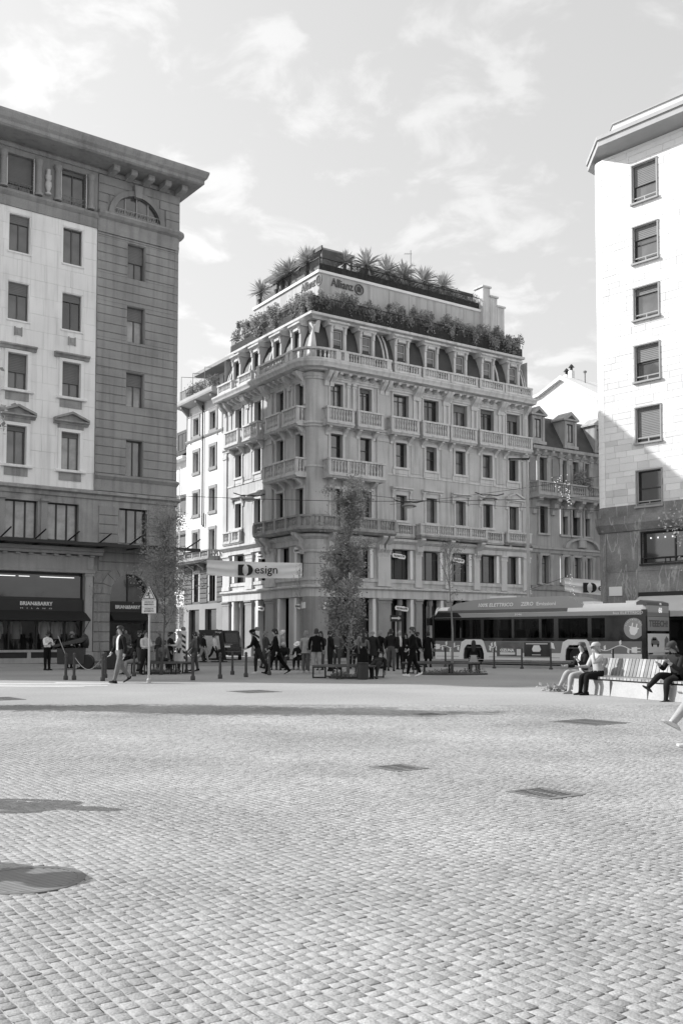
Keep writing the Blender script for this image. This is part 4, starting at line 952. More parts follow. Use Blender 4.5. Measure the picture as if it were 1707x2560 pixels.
obj('downpipe', MB().tube([(4.6,-.2,22.4),(4.6,-.2,10)], .12, 6), GREYMETAL, GAB)
for x, y in ((-1.3,2.0),(-.3,1.6)):
    c = obj('chimney', MB().box(x-.2,x+.2,y-.2,y+.2,24,26.4+x*.1), PLASTER, GAB)
    obj('chimney_pot', MB().lathe([(.12,26.3+x*.1),(.12,26.7+x*.1),(.3,26.72+x*.1),(.12,26.95+x*.1),(.02,27.05+x*.1)], x, y, 8), BLACKMETAL, c)
obj('vent_pipe', MB().tube([(1.0,2,25),(1.0,2,26.0)], .06, 6).lathe([(.14,25.95),(.18,26.1),(.02,26.2)], 1.0, 2, 8), GREYMETAL, GAB)

# ================================================================ right building: white slabs over veined marble
RGT = thing('slab_clad_building', 'white stone clad office block with square windows over a dark veined marble base', 'building', (14.15, 55.0, 0), R(-47.25))
VEIN = mat('veined_marble', .27, .35, .35, .9, .15, 12, jitter=.22)
def vein_nodes():
    m = VEIN; nt = m.node_tree; N = nt.nodes; L = nt.links; p = N['Principled BSDF']; old = p.inputs['Base Color'].links[0].from_socket
    tcn = [n for n in N if n.type == 'TEX_COORD'][0]
    mp = N.new('ShaderNodeMapping'); mp.inputs['Rotation'].default_value = (0, R(35), R(10)); mp.inputs['Scale'].default_value = (.8, .8, .22); L.new(tcn.outputs['Object'], mp.inputs[0])
    nz = N.new('ShaderNodeTexNoise'); nz.inputs['Scale'].default_value = 1.6; nz.inputs['Detail'].default_value = 4; nz.inputs['Distortion'].default_value = .5; L.new(mp.outputs[0], nz.inputs['Vector'])
    sb = N.new('ShaderNodeMath'); sb.operation = 'SUBTRACT'; sb.inputs[1].default_value = .5; L.new(nz.outputs['Fac'], sb.inputs[0])
    ab = N.new('ShaderNodeMath'); ab.operation = 'ABSOLUTE'; L.new(sb.outputs[0], ab.inputs[0])
    mr = N.new('ShaderNodeMapRange'); mr.inputs['From Max'].default_value = .02; mr.inputs['To Min'].default_value = .6; mr.inputs['To Max'].default_value = 0.0; L.new(ab.outputs[0], mr.inputs['Value'])
    mx = N.new('ShaderNodeMix'); mx.data_type = 'RGBA'; L.new(mr.outputs[0], mx.inputs['Factor']); L.new(old, mx.inputs[6]); mx.inputs[7].default_value = (.55,.55,.55,1)
    L.new(mx.outputs[2], p.inputs['Base Color'])
vein_nodes()
SLAB = mat('white_stone_slab', .77, .55, .06, .5, .05, 20, jitter=.17)
RX1 = 30.0
rc = [3.4+5.0*i for i in range(6)]
rwz = [(25.2,27.3),(21.85,23.85),(18.7,20.45),(15.3,17.25),(11.95,13.85),(8.5,10.4)]
rh = [(c-.72, c+.72, z0, z1) for c in rc for z0, z1 in rwz]
carc = [(.72-.72+.0,.72)]
arcp = [(.72-.72*math.cos(R(90)*i/7), .72-.72*math.sin(R(90)*i/7)) for i in range(8)]   # rounded arris
mb = MB(); wall_holes(mb, .72, RX1, 8.05, 28.4, rh, .3, y=.03); obj('backing_wall', mb, WHITE, RGT)
obj('side_wall', MB().quad((.03,.72,0),(.03,18,0),(.03,18,28.4),(.03,.72,28.4)), WHITE, RGT)
# slabs: courses in stretcher bond, those nearest the corner built singly
hl = [(h[0]-.06,h[1]+.06,h[2]-.04,h[3]+.06) for h in rh]
cand = []
z = 8.1; ri = 0
while z < 28.3:
    hgt = (.36,.30,.42,.36,.33)[ri % 5]; z1 = min(z+hgt, 28.35)
    x = .74 - random.uniform(0,.6)
    while x < 8.0:
        wd = random.choice((.7,.85,.95,1.1)); 
        for (a,b,c,d) in rect_minus((max(x,.74)+.005, x+wd-.005, z+.005, z1-.005), hl):
            if b-a > .05 and d-c > .05: cand.append((a,b,c,d))
        x += wd
    z = z1; ri += 1
cand.sort(key=lambda r: (0 if r[0] < 6.2 else 1, r[2]))
rest = MB()
for i, (a,b,c,d) in enumerate(cand):
    if i < 300: obj('slab', MB().bbox(a, b, random.uniform(-.008,.004), .02, c, d, .006), SLAB, RGT)
    else: rest.bbox(a, b, random.uniform(-.008,.004), .02, c, d, .006)
for (a,b,c,d) in rect_minus((8.0, RX1, 8.1, 28.35), hl): rest.box(a, b, .0, .02, c, d)
obj('upper_slabs', rest, SLAB, RGT, kind='stuff')
mb = MB(); z = 8.1; ri = 0
ccn = MB()
while z < 28.3:
    hgt = (.36,.30,.42,.36,.33)[ri % 5]; z1 = min(z+hgt, 28.35); ccn.sweep(arcp, [(-.02,z+.005),(.0,z+.006),(.0,z1-.006),(-.02,z1-.005)]); z = z1; ri += 1
obj('corner_slabs', ccn, SLAB, RGT, kind='stuff')
ALU = mat('window_metal', .34, .4, .06, 2, 0)
for i, (x0,x1,z0,z1) in enumerate(rh[:18]):
    w = window(RGT, I4, x0, x1, z0, z1, .16, style=5 if i % 2 else 1, frame=FRAME_DARK, glass=GLASS_B if i % 6 < 5 else GLASS_A, blind=(.55,.35,.22,.45,.9,0)[i % 6])
    surround(RGT, I4, x0, x1, z0, z1, .07, .06, m=ALU, sill=False)
    part('sill', RGT, ALU, lambda mb: mb.box(x0-.12, x1+.12, -.14, .1, z0-.1, z0-.003))
    part('guard_rail', RGT, ALU, lambda mb: (mb.box(x0+.02, x1-.02, .02, .06, z0+.22, z0+.28), mb.box((x0+x1)/2-.03, (x0+x1)/2+.03, .02, .06, z0, z0+.22)))
# cornice and parapet
cpath = [(0.15,16)] + [(-.0+.15,1.5)] + [(1.6,0)] + [(RX1,0)]
CON = mat('concrete_cornice', .42, .7, .08, 1, .04)
obj('cornice', MB().sweep(cpath, [(-.3,28.4),(.75,28.62),(1.0,28.66),(1.0,28.98),(1.08,29.0),(1.08,29.2),(-.3,29.2)]), CON, RGT)
obj('parapet', MB().sweep(cpath, [(-.35,29.2),(.05,29.2),(.05,30.1),(-.35,30.1)]), mat('parapet_paint', .6, .7, .05, 1, .03), RGT)
obj('parapet_cap', MB().sweep(cpath, [(-.4,30.1),(.12,30.1),(.12,30.18),(-.4,30.18)]), ALU, RGT)
obj('roof', MB().plan([(.4,17),(.4,2),(1.9,.4),(RX1,.4),(RX1,17)], 28.5, 29.3), ZINC, RGT)
# marble base as panels
bh_ = [(2.9,8.4,5.4,7.07),(10.5,16,5.4,7.07)]; gh_ = [(2.86,9.5,0,3.4),(10.5,17,0,3.4)]
mb = MB(); wall_holes(mb, .72, RX1, 0, 8.05, bh_ + gh_, .4, y=.03); obj('base_wall', mb, VEIN, RGT)
for (a0,b0,c0,d0) in [(x, x+1.9, z0, z1) for (z0,z1) in ((.02,1.6),(1.6,3.3),(3.3,5.0),(5.0,7.2)) for x in (.74,2.64,4.54,6.44,8.34)]:
    for (a,b,c,d) in rect_minus((a0+.005, b0-.005, c0+.005, d0-.005), [(h[0]-.05,h[1]+.05,h[2]-.05,h[3]+.05) for h in bh_+gh_]):
        if b-a > .06 and d-c > .06: obj('marble_panel', MB().bbox(a, b, random.uniform(-.006,.0), .025, c, d, .005), VEIN, RGT)
obj('base_corner', MB().sweep(arcp, [(-.02,0),(.0,0),(.0,7.2),(-.02,7.2)]), VEIN, RGT)
bp = [(0,3)] + arcp + [(RX1,0)]
obj('base_cornice', MB().sweep(bp, [(-.2,7.22),(.10,7.22),(.26,7.62),(.26,8.04),(.04,8.05),(.04,8.62),(-.0,8.64),(-.2,8.64)]), VEIN, RGT)
for (x0,x1,z0,z1) in bh_:
    window(RGT, I4, x0, x1, z0, z1, .2, style=3, frame=FRAME_DARK, glass=GLASS_A)
    part('guard_rail', RGT, BLACKMETAL, lambda mb: (mb.box(x0, x1, -.02, .03, z0+.25, z0+.31), [mb.box(x0+(x1-x0)*k/4-.02, x0+(x1-x0)*k/4+.02, -.02, .03, z0-.1, z0+.25) for k in range(5)], mb.box(x0-.1, x1+.1, -.12, .1, z0-.12, z0-.03)))
    part('surround', RGT, BLACKMETAL, lambda mb: (mb.box(x0-.05,x0,-.05,.2,z0,z1), mb.box(x0-.05,x1+.05,-.05,.2,z1,z1+.06)))
for (x0,x1,z0,z1) in gh_: window(RGT, I4, x0, x1, .05, z1, .3, style=3, frame=FRAME_DARK, glass=GLASS_A)
sw = obj('side_window', MB().box(-.06,.1,1.0,1.9,5.2,7.0), BLACKMETAL, RGT)
obj('street_plaque', MB().box(.9,1.7,-.06,-.01,3.72,4.22), SIGN_W, RGT)
obj('street_plaque_line', text_mesh('PIAZZA', .09, mat('plaque_ink', .35, .6, 0, 1, 0), .003, 0), parent=RGT, M=T(1.3,-.065,4.02)) if False else None
av = obj('awning', MB().prof([(-.02,3.75),(-.02,3.5),(-1.75,2.75),(-1.8,2.5),(-1.85,2.78)], 2.86, 9.5), mat('pale_awning', .55, .85, .08, 1, .03), RGT)
obj('awning_box', MB().box(2.8,9.6,-.25,-.0,3.45,3.85), BLACKMETAL, RGT)
obj('interior_sign', text_mesh('MAXI', .3, WLET, .01, .004), parent=RGT, M=T(4.3,.16,6.2)) if False else None
for k in range(4): part('ceiling_spot', RGT, LAMP, lambda mb: mb.lathe([(.04,6.72),(.04,6.8)], 3.35+k*.42, .17, 6))
# ================================================================ paving
E1 = Vector((.574,-.819,0)); E2 = Vector((.819,.574,0))     # run of the sett courses, and across them
MORTAR = mat('joint_mortar', .14, .9, .15, 2.5, .12, 60, bump=.3, bscale=120)
plaza = obj('plaza', MB().quad((-500,-80,-.022),(500,-80,-.022),(500,700,-.022),(-500,700,-.022)), MORTAR, kind='structure')
def sett_material(name, base):
    m = mat(name, base, .8, .24, .4, .22, 90, bump=.4, bscale=70)
    nt = m.node_tree; N = nt.nodes; L = nt.links; p = N['Principled BSDF']; old = p.inputs['Base Color'].links[0].from_socket
    at_ = N.new('ShaderNodeAttribute'); at_.attribute_name = 'tone'
    mx = N.new('ShaderNodeVectorMath'); mx.operation = 'MULTIPLY'; L.new(old, mx.inputs[0]); L.new(at_.outputs['Vector'], mx.inputs[1])
    L.new(mx.outputs[0], p.inputs['Base Color']); return m
SETT = sett_material('granite_sett', .30)
# grates lie in the paving: centre, half size along and across the courses
GRATES = [(1.84,9.02,.22,.17,'square iron drain grate nearest the camera, right of centre'), (.63,10.78,.18,.16,'small square drain grate near the middle of the paving'),
          (4.15,16.6,.44,.40,'wide iron drain grate in front of the slatted bench'), (1.63,18.3,.17,.17,'tiny dark drain cover beyond the middle grate'),
          (-2.3,26.1,.5,.48,'long low drain grate just inside the sunlit edge, left of centre'), (-7.95,22.95,.55,.42,'drain grate cut by the left picture edge')]
ROUND = (-1.83,5.82,.29)
rng = np.random.default_rng(3)
def in_grate(x, y, pad=.02):
    for gx, gy, a, b, _ in GRATES:
        d = (x-gx, y-gy)
        if abs(d[0]*E1.x+d[1]*E1.y) < a+pad+.03 and abs(d[0]*E2.x+d[1]*E2.y) < b+pad+.03: return True
    return (x-ROUND[0])**2+(y-ROUND[1])**2 < (ROUND[2]+.045)**2
SV = []; ST = []
pitch = .065
YF = 21.0
for j in range(int(-20/pitch), int(40/pitch)):
    b = j*pitch; off = rng.uniform(0, .12)
    a = -26.0 + off
    # range of a where the strip can be in view
    while a < 10:
        ln = rng.uniform(.056, .088)
        b2 = b+rng.uniform(-.003,.003)+.012*math.sin(a*.7+j*.02); cx_, cy_ = (a+ln/2)*E1.x + b2*E2.x, (a+ln/2)*E1.y + b2*E2.y
        if 3.1 < cy_ < YF and abs(cx_) < .36*cy_+.35 and not in_grate(cx_, cy_):
            SV.append((cx_, cy_, ln-(rng.uniform(.006,.011) if rng.random() < .36 else rng.uniform(.0005,.002)), pitch-.008-rng.uniform(0,.004), rng.uniform(-.0022,.0), rng.uniform(-.08,.08), rng.uniform(.84,1.13)))
        a += ln
SV = np.array(SV)
order = np.argsort(SV[:,1]); SV = SV[order]
def sett_verts(s, k):
    """one rough block: 4 foot corners, 4 shoulder corners, 4 crown points; jittered"""
    n = len(s); hl, hw = s[:,2]/2, s[:,3]/2
    u = np.array([-1,1,1,-1.]); v = np.array([-1,-1,1,1.])
    jit = rng.uniform(-.005,.005,(n,4,2)); jt = rng.uniform(-.0007,.0007,(n,8))
    V = np.zeros((n,12,3))
    for i in range(4):
        for lay, (sc, z0) in enumerate(((1.0,-.05),(.99,-.0014),(.95,0.0))):
            lu = u[i]*hl*sc + jit[:,i,0]; lv = v[i]*hw*sc + jit[:,i,1]
            c, sn = np.cos(s[:,5]), np.sin(s[:,5]); a2 = lu*c-lv*sn; b2 = lu*sn+lv*c
            V[:,lay*4+i,0] = a2*E1.x+b2*E2.x; V[:,lay*4+i,1] = a2*E1.y+b2*E2.y
            V[:,lay*4+i,2] = z0 + (s[:,4]+jt[:,i+(4 if lay==2 else 0)] if lay else 0)
    return V
SF = [(8,9,10,11)] + [(i,(i+1)%4,4+(i+1)%4,4+i) for i in range(4)] + [(4+i,4+(i+1)%4,8+(i+1)%4,8+i) for i in range(4)]
def build_setts(name, s, world=True):
    V = sett_verts(s, 0)
    if world: V[:,:,0] += s[:,0,None]; V[:,:,1] += s[:,1,None]
    n = len(s); base = (np.arange(n)*12)[:,None,None]; F = (np.array(SF)[None]+base).reshape(-1,4)
    me = bpy.data.meshes.new(name); me.vertices.add(n*12); me.vertices.foreach_set('co', V.reshape(-1))
    me.loops.add(F.size); me.polygons.add(len(F)); me.loops.foreach_set('vertex_index', F.reshape(-1)); me.polygons.foreach_set('loop_start', np.arange(len(F))*4)
    me.update(calc_edges=True)
    at_ = me.attributes.new('tone', 'FLOAT', 'FACE'); at_.data.foreach_set('value', np.repeat(s[:,6], 9))
    me.materials.append(SETT); return me
near = SV[:300]; far = SV[300:]
var = []
for k in range(24):
    s = near[rng.integers(0,300)].copy()[None]; s[0,2] = .064+.001*(k%5); s[0,3] = .055; s[0,4] = 0; s[0,5] = 0; s[0,6] = .86+.011*k; var.append(build_setts('sett', s, False))
for i, s in enumerate(near):
    o = bpy.data.objects.new('sett', var[i % 24]); col.objects.link(o); o.parent = plaza
    o.location = (s[0], s[1], s[4]); o.scale = (1, 1, 1); o.rotation_euler = (0, 0, s[5] + (math.pi if i % 5 == 0 else 0))
obj('far_setts', build_setts('far_setts', far), parent=plaza, kind='stuff')
jf = MB()
for j in range(int(-20/pitch), int(40/pitch)):
    b_ = (j+.5)*pitch
    for q in range(-66, 26):
        a_ = q*.4; cx_, cy_ = (a_+.2)*E1.x+b_*E2.x, (a_+.2)*E1.y+b_*E2.y
        if 3.0 < cy_ < YF and abs(cx_) < .36*cy_+.4 and not in_grate(cx_, cy_, .24):
            wv = [.012*math.sin(a_*.7+j*.02), .012*math.sin((a_+.4)*.7+j*.02)]; p_ = [Vector((0,0,rng.uniform(-.0045,-.0028)))+E1*(a_+da)+E2*(b_+db+wv[da > .1]) for da, db in ((0,-.007),(.4,-.007),(.4,.007),(0,.007))]; jf.quad(*p_)
obj('joint_fill', jf, mat('pale_joint_fill', .345, .9, .2, 3, .15, 60), parent=plaza, kind='stuff')
# beyond the built setts the same stone carries on as a sheet
FARP = mat('far_sett_paving', .305, .85, .14, .22, .16, 16, bump=.5, bscale=22)
fp = MB(); fp.quad((-500,YF-.05,-.004),(500,YF-.05,-.004),(500,700,-.004),(-500,700,-.004))
for s in (-1, 1): fp.quad((s*(.36*3.1+.3),3.1,-.004),(s*(.36*YF+.3),YF-.06,-.004),(s*500,YF-.06,-.004),(s*500,3.1,-.004))
fp.quad((-500,-80,-.004),(500,-80,-.004),(500,3.05,-.004),(-500,3.05,-.004))
obj('distant_paving', fp, FARP, parent=plaza)
GRATEM = mat('cast_iron_grate', .17, .55, .2, 6, .1, metal=.2); PITM = mat('drain_pit', .012, .9, 0, 1, 0)
ang = math.atan2(E1.y, E1.x)
for gx, gy, a, b, lab in GRATES:
    g = thing('drain_grate', lab, 'drain grate', (gx, gy, 0), ang, 'iron grates set in the paving')
    fr = MB(); t = .055
    fr.box(-a-t,a+t,-b-t,-b,-.03,.004); fr.box(-a-t,a+t,b,b+t,-.03,.004); fr.box(-a-t,-a,-b,b,-.03,.004); fr.box(a,a+t,-b,b,-.03,.004)
    obj('frame', fr, GRATEM, g)
    obj('pit', MB().quad((-a,-b,-.02),(a,-b,-.02),(a,b,-.02),(-a,b,-.02)), PITM, g)
    n = max(6, int(2*a/.05)); bm_ = MB().box(-.012,.012,-b,b,-.011,.0).mesh('bar', GRATEM)
    for i in range(n): obj('bar', bm_, parent=g, M=T(-a+2*a*(i+.5)/n, 0, 0))
    obj('crossbar', MB().box(-a,a,-.015,.015,-.006,.001), GRATEM, g)
g = thing('round_drain', 'round slotted drain cover half in shadow at the left edge', 'drain grate', (ROUND[0], ROUND[1], 0), ang)
obj('rim', (lambda m_: (m_.lathe([(ROUND[2],-.02),(ROUND[2],.0012),(ROUND[2]+.045,.0012),(ROUND[2]+.045,-.02)], 0, 0, 32), m_)[1])(MB()), GRATEM, g)
obj('pit', MB().poly([(ROUND[2]*math.cos(2*math.pi*i/32), ROUND[2]*math.sin(2*math.pi*i/32), -.014) for i in range(32)]), mat('slot_floor', .10, .9, .1, 4, 0), g)
for i in range(16):
    x = -.27+i*.54/15; h = math.sqrt(ROUND[2]**2-x*x); obj('bar', MB().box(x-.014,x+.014,-h,h,-.011,-.001), mat('worn_iron', .2, .6, .1, 6, .05), g)
# pale flat stripes laid just above the paving at the left
PALE_STRIPE = mat('pale_stripe_tone', .75, .8, .1, 3, .1, 40)
for i, (x0,x1,y) in enumerate(((-11.5,-7.3,30.55),(-11.5,-6.9,29.6),(-10.4,-7.4,28.9),(-9.0,-7.0,31.0))):
    o = obj('pale_stripe', MB().quad((x0,y,.003),(x1,y-.45,.003),(x1,y-.22,.003),(x0,y+.35,.003)), PALE_STRIPE, parent=plaza)
# ================================================================ street furniture
# ---- bollards
BOLL = [(-9.29,33.41,'left of a close pair near the shop'),(-9.01,33.41,'right of a close pair near the shop'),(-7.82,32.48,'holding the right end of the hanging chain'),(-8.36,35.10,'just behind the chain bollard'),
        (-7.65,36.57,'in front of the people behind the walking man'),(-6.94,38.18,'just right of the warning sign post'),(-6.24,39.93,'behind the front bollard by the left bench'),(-4.96,33.10,'right of the left bench, in front'),
        (-4.21,34.41,'left in front of the map board'),(-4.20,38.18,'directly before the map board foot'),(-3.45,35.82,'just right of the map board'),(-2.75,37.76,'between the two men walking in black')]
BM = mat('bollard_iron', .05, .5, .15, 5, .06)
def make_bollard(lab, loc, first=[None]):
    o = thing('bollard', 'slim grey iron bollard ' + lab, 'bollard', loc, 0, 'slim iron bollards along the kerb')
    if first[0] is None:
        a = MB().lathe([(.075,0),(.075,.12),(.055,.15),(.05,.17),(.042,.74)], 0, 0, 12).mesh('shaft', BM, 40)
        b = MB().lathe([(.075,.0),(.08,.02),(.08,.12),(.06,.15)], 0, 0, 12).mesh('foot', BM, 40)
        c = MB().lathe([(.042,.74),(.058,.76),(.058,.79),(.046,.81),(.055,.85),(.045,.89),(.015,.91)], 0, 0, 12).mesh('cap', BM, 40)
        first[0] = (a, b, c)
    for n_, m_ in zip(('shaft','foot','cap'), first[0]): obj(n_, m_, parent=o)
    return o
for x, y, lab in BOLL: make_bollard(lab, (x, y, 0))
ch = thing('chain', 'pale chain sagging between two bollards near the bin', 'chain', (-9.01, 33.41, 0))
pts = [(t*1.19, t*-.93, .78-.42*math.sin(math.pi*t)) for t in [i/16 for i in range(17)]]
lm = MB().lathe([(.008,-.03),(.014,-.02),(.014,.02),(.008,.03)], 0, 0, 6).mesh('link', mat('chain_metal', .3, .4, .1, 4, 0))
for p0, p1 in zip(pts, pts[1:]):
    for f in (0, .5):
        q = Vector(p0).lerp(Vector(p1), f); d = Vector(p1)-Vector(p0); obj('link', lm, parent=ch, M=T(*q) @ d.to_track_quat('Z','Y').to_matrix().to_4x4())
# ---- warning sign
sp = thing('warning_sign', 'triangular warning sign over two text plates on a pale pole', 'sign', (-6.08, 31.31, 0), R(-6))
POLE = mat('galvanised_pole', .42, .4, .08, 4, 0)
obj('pole', MB().lathe([(.07,0),(.07,.1),(.035,.14),(.033,2.95)], 0, 0, 12), POLE, sp, smooth=40)
SG = mat('sign_face', .62, .5, .06, 3, .03); SGD = mat('sign_dark', .06, .5, 0, 1, 0)
tri = lambda s, z: [(-s,z),(s,z),(0,z+s*1.95)]
SM = T(0,0,2.19) @ Matrix.Diagonal((.68,1,.68,1)) @ T(0,0,-1.7)
b_ = obj('triangle', MB().prism(tri(.33,2.33), -.075, -.045), SG, sp, SM)
bd = MB()
outer, inner = tri(.285,2.37), tri(.235,2.405)
for i in range(3): bd.prism([outer[i], outer[(i+1)%3], inner[(i+1)%3], inner[i]], -.079, -.0755)
obj('border', bd, SGD, b_)
fig = MB(); 
def limb(pts, w): 
    for (a, b) in zip(pts, pts[1:]):
        d = Vector((b[0]-a[0], b[1]-a[1])); d.normalize(); n_ = Vector((-d.y, d.x))*w/2
        fig.prism([(a[0]-n_.x,a[1]-n_.y),(b[0]-n_.x,b[1]-n_.y),(b[0]+n_.x,b[1]+n_.y),(a[0]+n_.x,a[1]+n_.y)], -.080, -.0757)
limb([(.0,2.68),(-.03,2.56)], .07); limb([(-.02,2.66),(.07,2.63),(.09,2.66)], .03); limb([(0,2.67),(-.08,2.64),(-.1,2.58)], .03)
limb([(-.03,2.56),(.03,2.50),(.0,2.43),(.05,2.43)], .04); limb([(-.03,2.56),(-.08,2.51),(-.14,2.52)], .04)
fig.prism([(.03+.035*math.cos(k*math.pi/4), 2.735+.035*math.sin(k*math.pi/4)) for k in range(8)], -.080, -.0757)
obj('running_figure', fig, SGD, b_)
for (z0, z1, l1, l2) in ((2.0,2.31,'USCITA DI','EMERGENZA'),(1.7,1.985,'ORGANO IN','MOVIMENTO')):
    p_ = obj('text_plate', MB().box(-.34,.34,-.07,-.045,z0,z1), SG, sp, SM)
    for k, t_ in enumerate((l1, l2)): obj('lettering', text_mesh(t_, .1, SGD, .002, .001, width=.46 if k else .42), parent=p_, M=T(0,-.0735,(z0+z1)/2+.055-.11*k+.01))
obj('back_board', MB().prism([(.0,3.0),(.42,2.3),(.42,1.72),(-.2,1.72),(-.2,2.3)], -.03, -.0), BLACKMETAL, sp, SM)
# ---- tree benches: ring of planks on flat steel legs
PLANK = mat('weathered_plank', .085, .75, .25, 2, .15, 25); STEEL = mat('bench_steel', .03, .45, .1, 4, 0)
def ring_bench(loc, r_in, r_out, segs, lab, skip=(), rot=0, seat_z=.46):
    o = thing('ring_bench', lab, 'bench', loc, rot, 'benches ringing the young trees')
    for i in range(segs):
        if i in skip: continue
        a0, a1 = 2*math.pi*i/segs, 2*math.pi*(i+1)/segs
        n = 4
        for k in range(n):
            q0, q1 = r_in+(r_out-r_in)*k/n+.012, r_in+(r_out-r_in)*(k+1)/n-.012
            P = lambda r, t: (r*math.cos(t), r*math.sin(t))
            obj('plank', MB().plan([P(q0,a0+.01),P(q1,a0+.01),P(q1,a1-.01),P(q0,a1-.01)], seat_z-.05, seat_z), PLANK, o)
        ci, si = math.cos(a0), math.sin(a0)
        lg = MB()
        for r in (r_in+.05, r_out-.05): lg.tube([(r*ci,r*si,0),(r*ci,r*si,seat_z-.06)], .028, 4)
        lg.tube([((r_in+.05)*ci,(r_in+.05)*si,.03),((r_out-.05)*ci,(r_out-.05)*si,.03)], .022, 4); lg.tube([((r_in+.05)*ci,(r_in+.05)*si,seat_z-.075),((r_out-.05)*ci,(r_out-.05)*si,seat_z-.075)], .022, 4)
        obj('leg', lg, STEEL, o)
    return o
ring_bench((.25,35.0,0), .78, 1.32, 6, 'dark plank bench ringing the tall leafy tree in the middle', rot=.2)
ring_bench((4.0,39.2,0), 1.1, 1.62, 7, 'dark plank bench beside the thin bare tree before the bus', rot=.35)
ring_bench((-7.1,39.3,0), .75, 1.25, 6, 'dark plank bench ringing the tree at the left', rot=.1)
bn = thing('litter_bin', 'dark square litter bin by the granite corner', 'bin', (-10.3,44.6,0))
obj('body', MB().box(-.3,.3,-.3,.3,.05,.78), BLACKMETAL, bn); obj('lid', MB().box(-.33,.33,-.33,.33,.783,.84), BLACKMETAL, bn)
bn = thing('bench_bin', 'round dark bin standing under the front of the middle bench', 'bin', (.72,33.75,0))
obj('body', MB().lathe([(.17,0),(.2,.02),(.2,.52),(.17,.55)], 0, 0, 14), STEEL, bn, smooth=40); obj('rim', MB().lathe([(.2,.53),(.215,.55),(.2,.57)], 0, 0, 14), STEEL, bn)
# ---- curved slatted bench on a concrete plinth at the right
CONC = mat('pale_concrete', .38, .8, .12, .8, .08, 25, bump=.15); SLAT = mat('greyed_slat', .30, .7, .15, 3, .12, 20, jitter=.35)
sb = thing('slatted_bench', 'long curved bench with pale wooden slats on a concrete plinth', 'bench', (6.35, 24.6, 0), R(-70.5))
# local x runs towards the camera, -y is the sitting side
def curve(s): return (s, .035*s*s*.25)          # slight bow
ns = 68
plp = [curve(i*.35) for i in range(-3, 40)]
obj('plinth', MB().sweep(plp, [(.06,0),(.0,.36),(-.62,.36),(-.62,0)]), CONC, sb)
obj('plinth_toe', MB().plan([(-1.06,-.0),(-1.75,.15),(-2.2,.45),(-1.06,.62)], 0, .05), CONC, sb)
for i in range(0, 40, 4): 
    p = curve(i*.35+.6); obj('plinth_joint', MB().box(p[0]-.006,p[0]+.006,p[1]-.068,p[1]-.0,.0,.362), mat('joint_line', .2, .9, 0, 1, 0), sb)
stm = MB().box(-.055,.055,-.04,.42,0,.05).mesh('seat_slat', SLAT); bkm = MB().prof([(0,0),(.035,0),(.16,.43),(.125,.43)], -.055, .055).mesh('back_slat', SLAT)
for i in range(96):
    s = -1.0+i*.135; p = curve(s); t = math.atan(.0175*s)
    obj('seat_slat', stm, parent=sb, M=T(p[0], p[1], .40) @ RZ(t)); 
    if i > 2: obj('back_slat', bkm, parent=sb, M=T(p[0], p[1]+.42, .47) @ RZ(t))
obj('rail', MB().sweep([curve(i*.35) for i in range(0,38)], [(-.46,.52),(-.50,.52),(-.52,.58),(-.48,.58)]), STEEL, sb)
obj('rail', MB().sweep([curve(i*.35) for i in range(0,38)], [(-.55,.78),(-.59,.78),(-.60,.84),(-.56,.84)]), STEEL, sb)
gp = thing('ground_plant', 'low tuft of dry leaves at the far foot of the slatted bench', 'plant', (5.75,26.2,0))
# ---- guard rail before the bus
gr = thing('guard_rail', 'dark tubular railing with posts along the kerb before the bus', 'railing', (5.10,48.6,0))
rp = [(0,0),(2.0,-2.5),(3.2,-3.0),(4.3,-4.1),(6.8,-5.2),(9.5,-6.4)]
for x, y in rp: obj('post', MB().lathe([(.09,0),(.09,.06),(.045,.1),(.04,.9),(.05,.93),(.01,.95)], x, y, 8), BM, gr, smooth=40)
obj('rail', MB().tube([(x,y,.28) for x,y in rp], .025, 6), BM, gr)
kb = obj('kerb', MB().sweep([(-60,44),(-4,50.3),(4.8,49.2),(11.6,43.9),(24,38.2)], [(-.3,-.01),(0,-.01),(0,.12),(-.3,.12)]), mat('kerb_stone', .33, .8, .1, 1, .08), kind='structure')
obj('road', MB().plan([(-60,44.3),(-4,50.6),(4.9,49.5),(11.8,44.2),(24,38.5),(60,22),(80,60),(20,64),(-8,61),(-60,58)], .0, .004), mat('road_asphalt', .17, .85, .12, .6, .1, 40, bump=.2), kind='structure')
# ---- street lamp
sl = thing('street_lamp', 'tall grey street lamp behind the bus with a short flat arm', 'lamp', (10.98,58.0,0))
obj('pole', MB().lathe([(.16,0),(.16,1.2),(.11,1.3),(.07,12.0)], 0, 0, 12), POLE, sl, smooth=40)
hd_ = obj('lamp_head', MB().prof([(-.13,-.05),(.13,-.05),(.11,.05),(-.11,.05)], -1.1, .1), IRON, sl, T(0,0,12.0)); obj('lens', MB().box(-1.0,-.35,-.08,.08,-.065,-.052), SIGN_W, hd_)
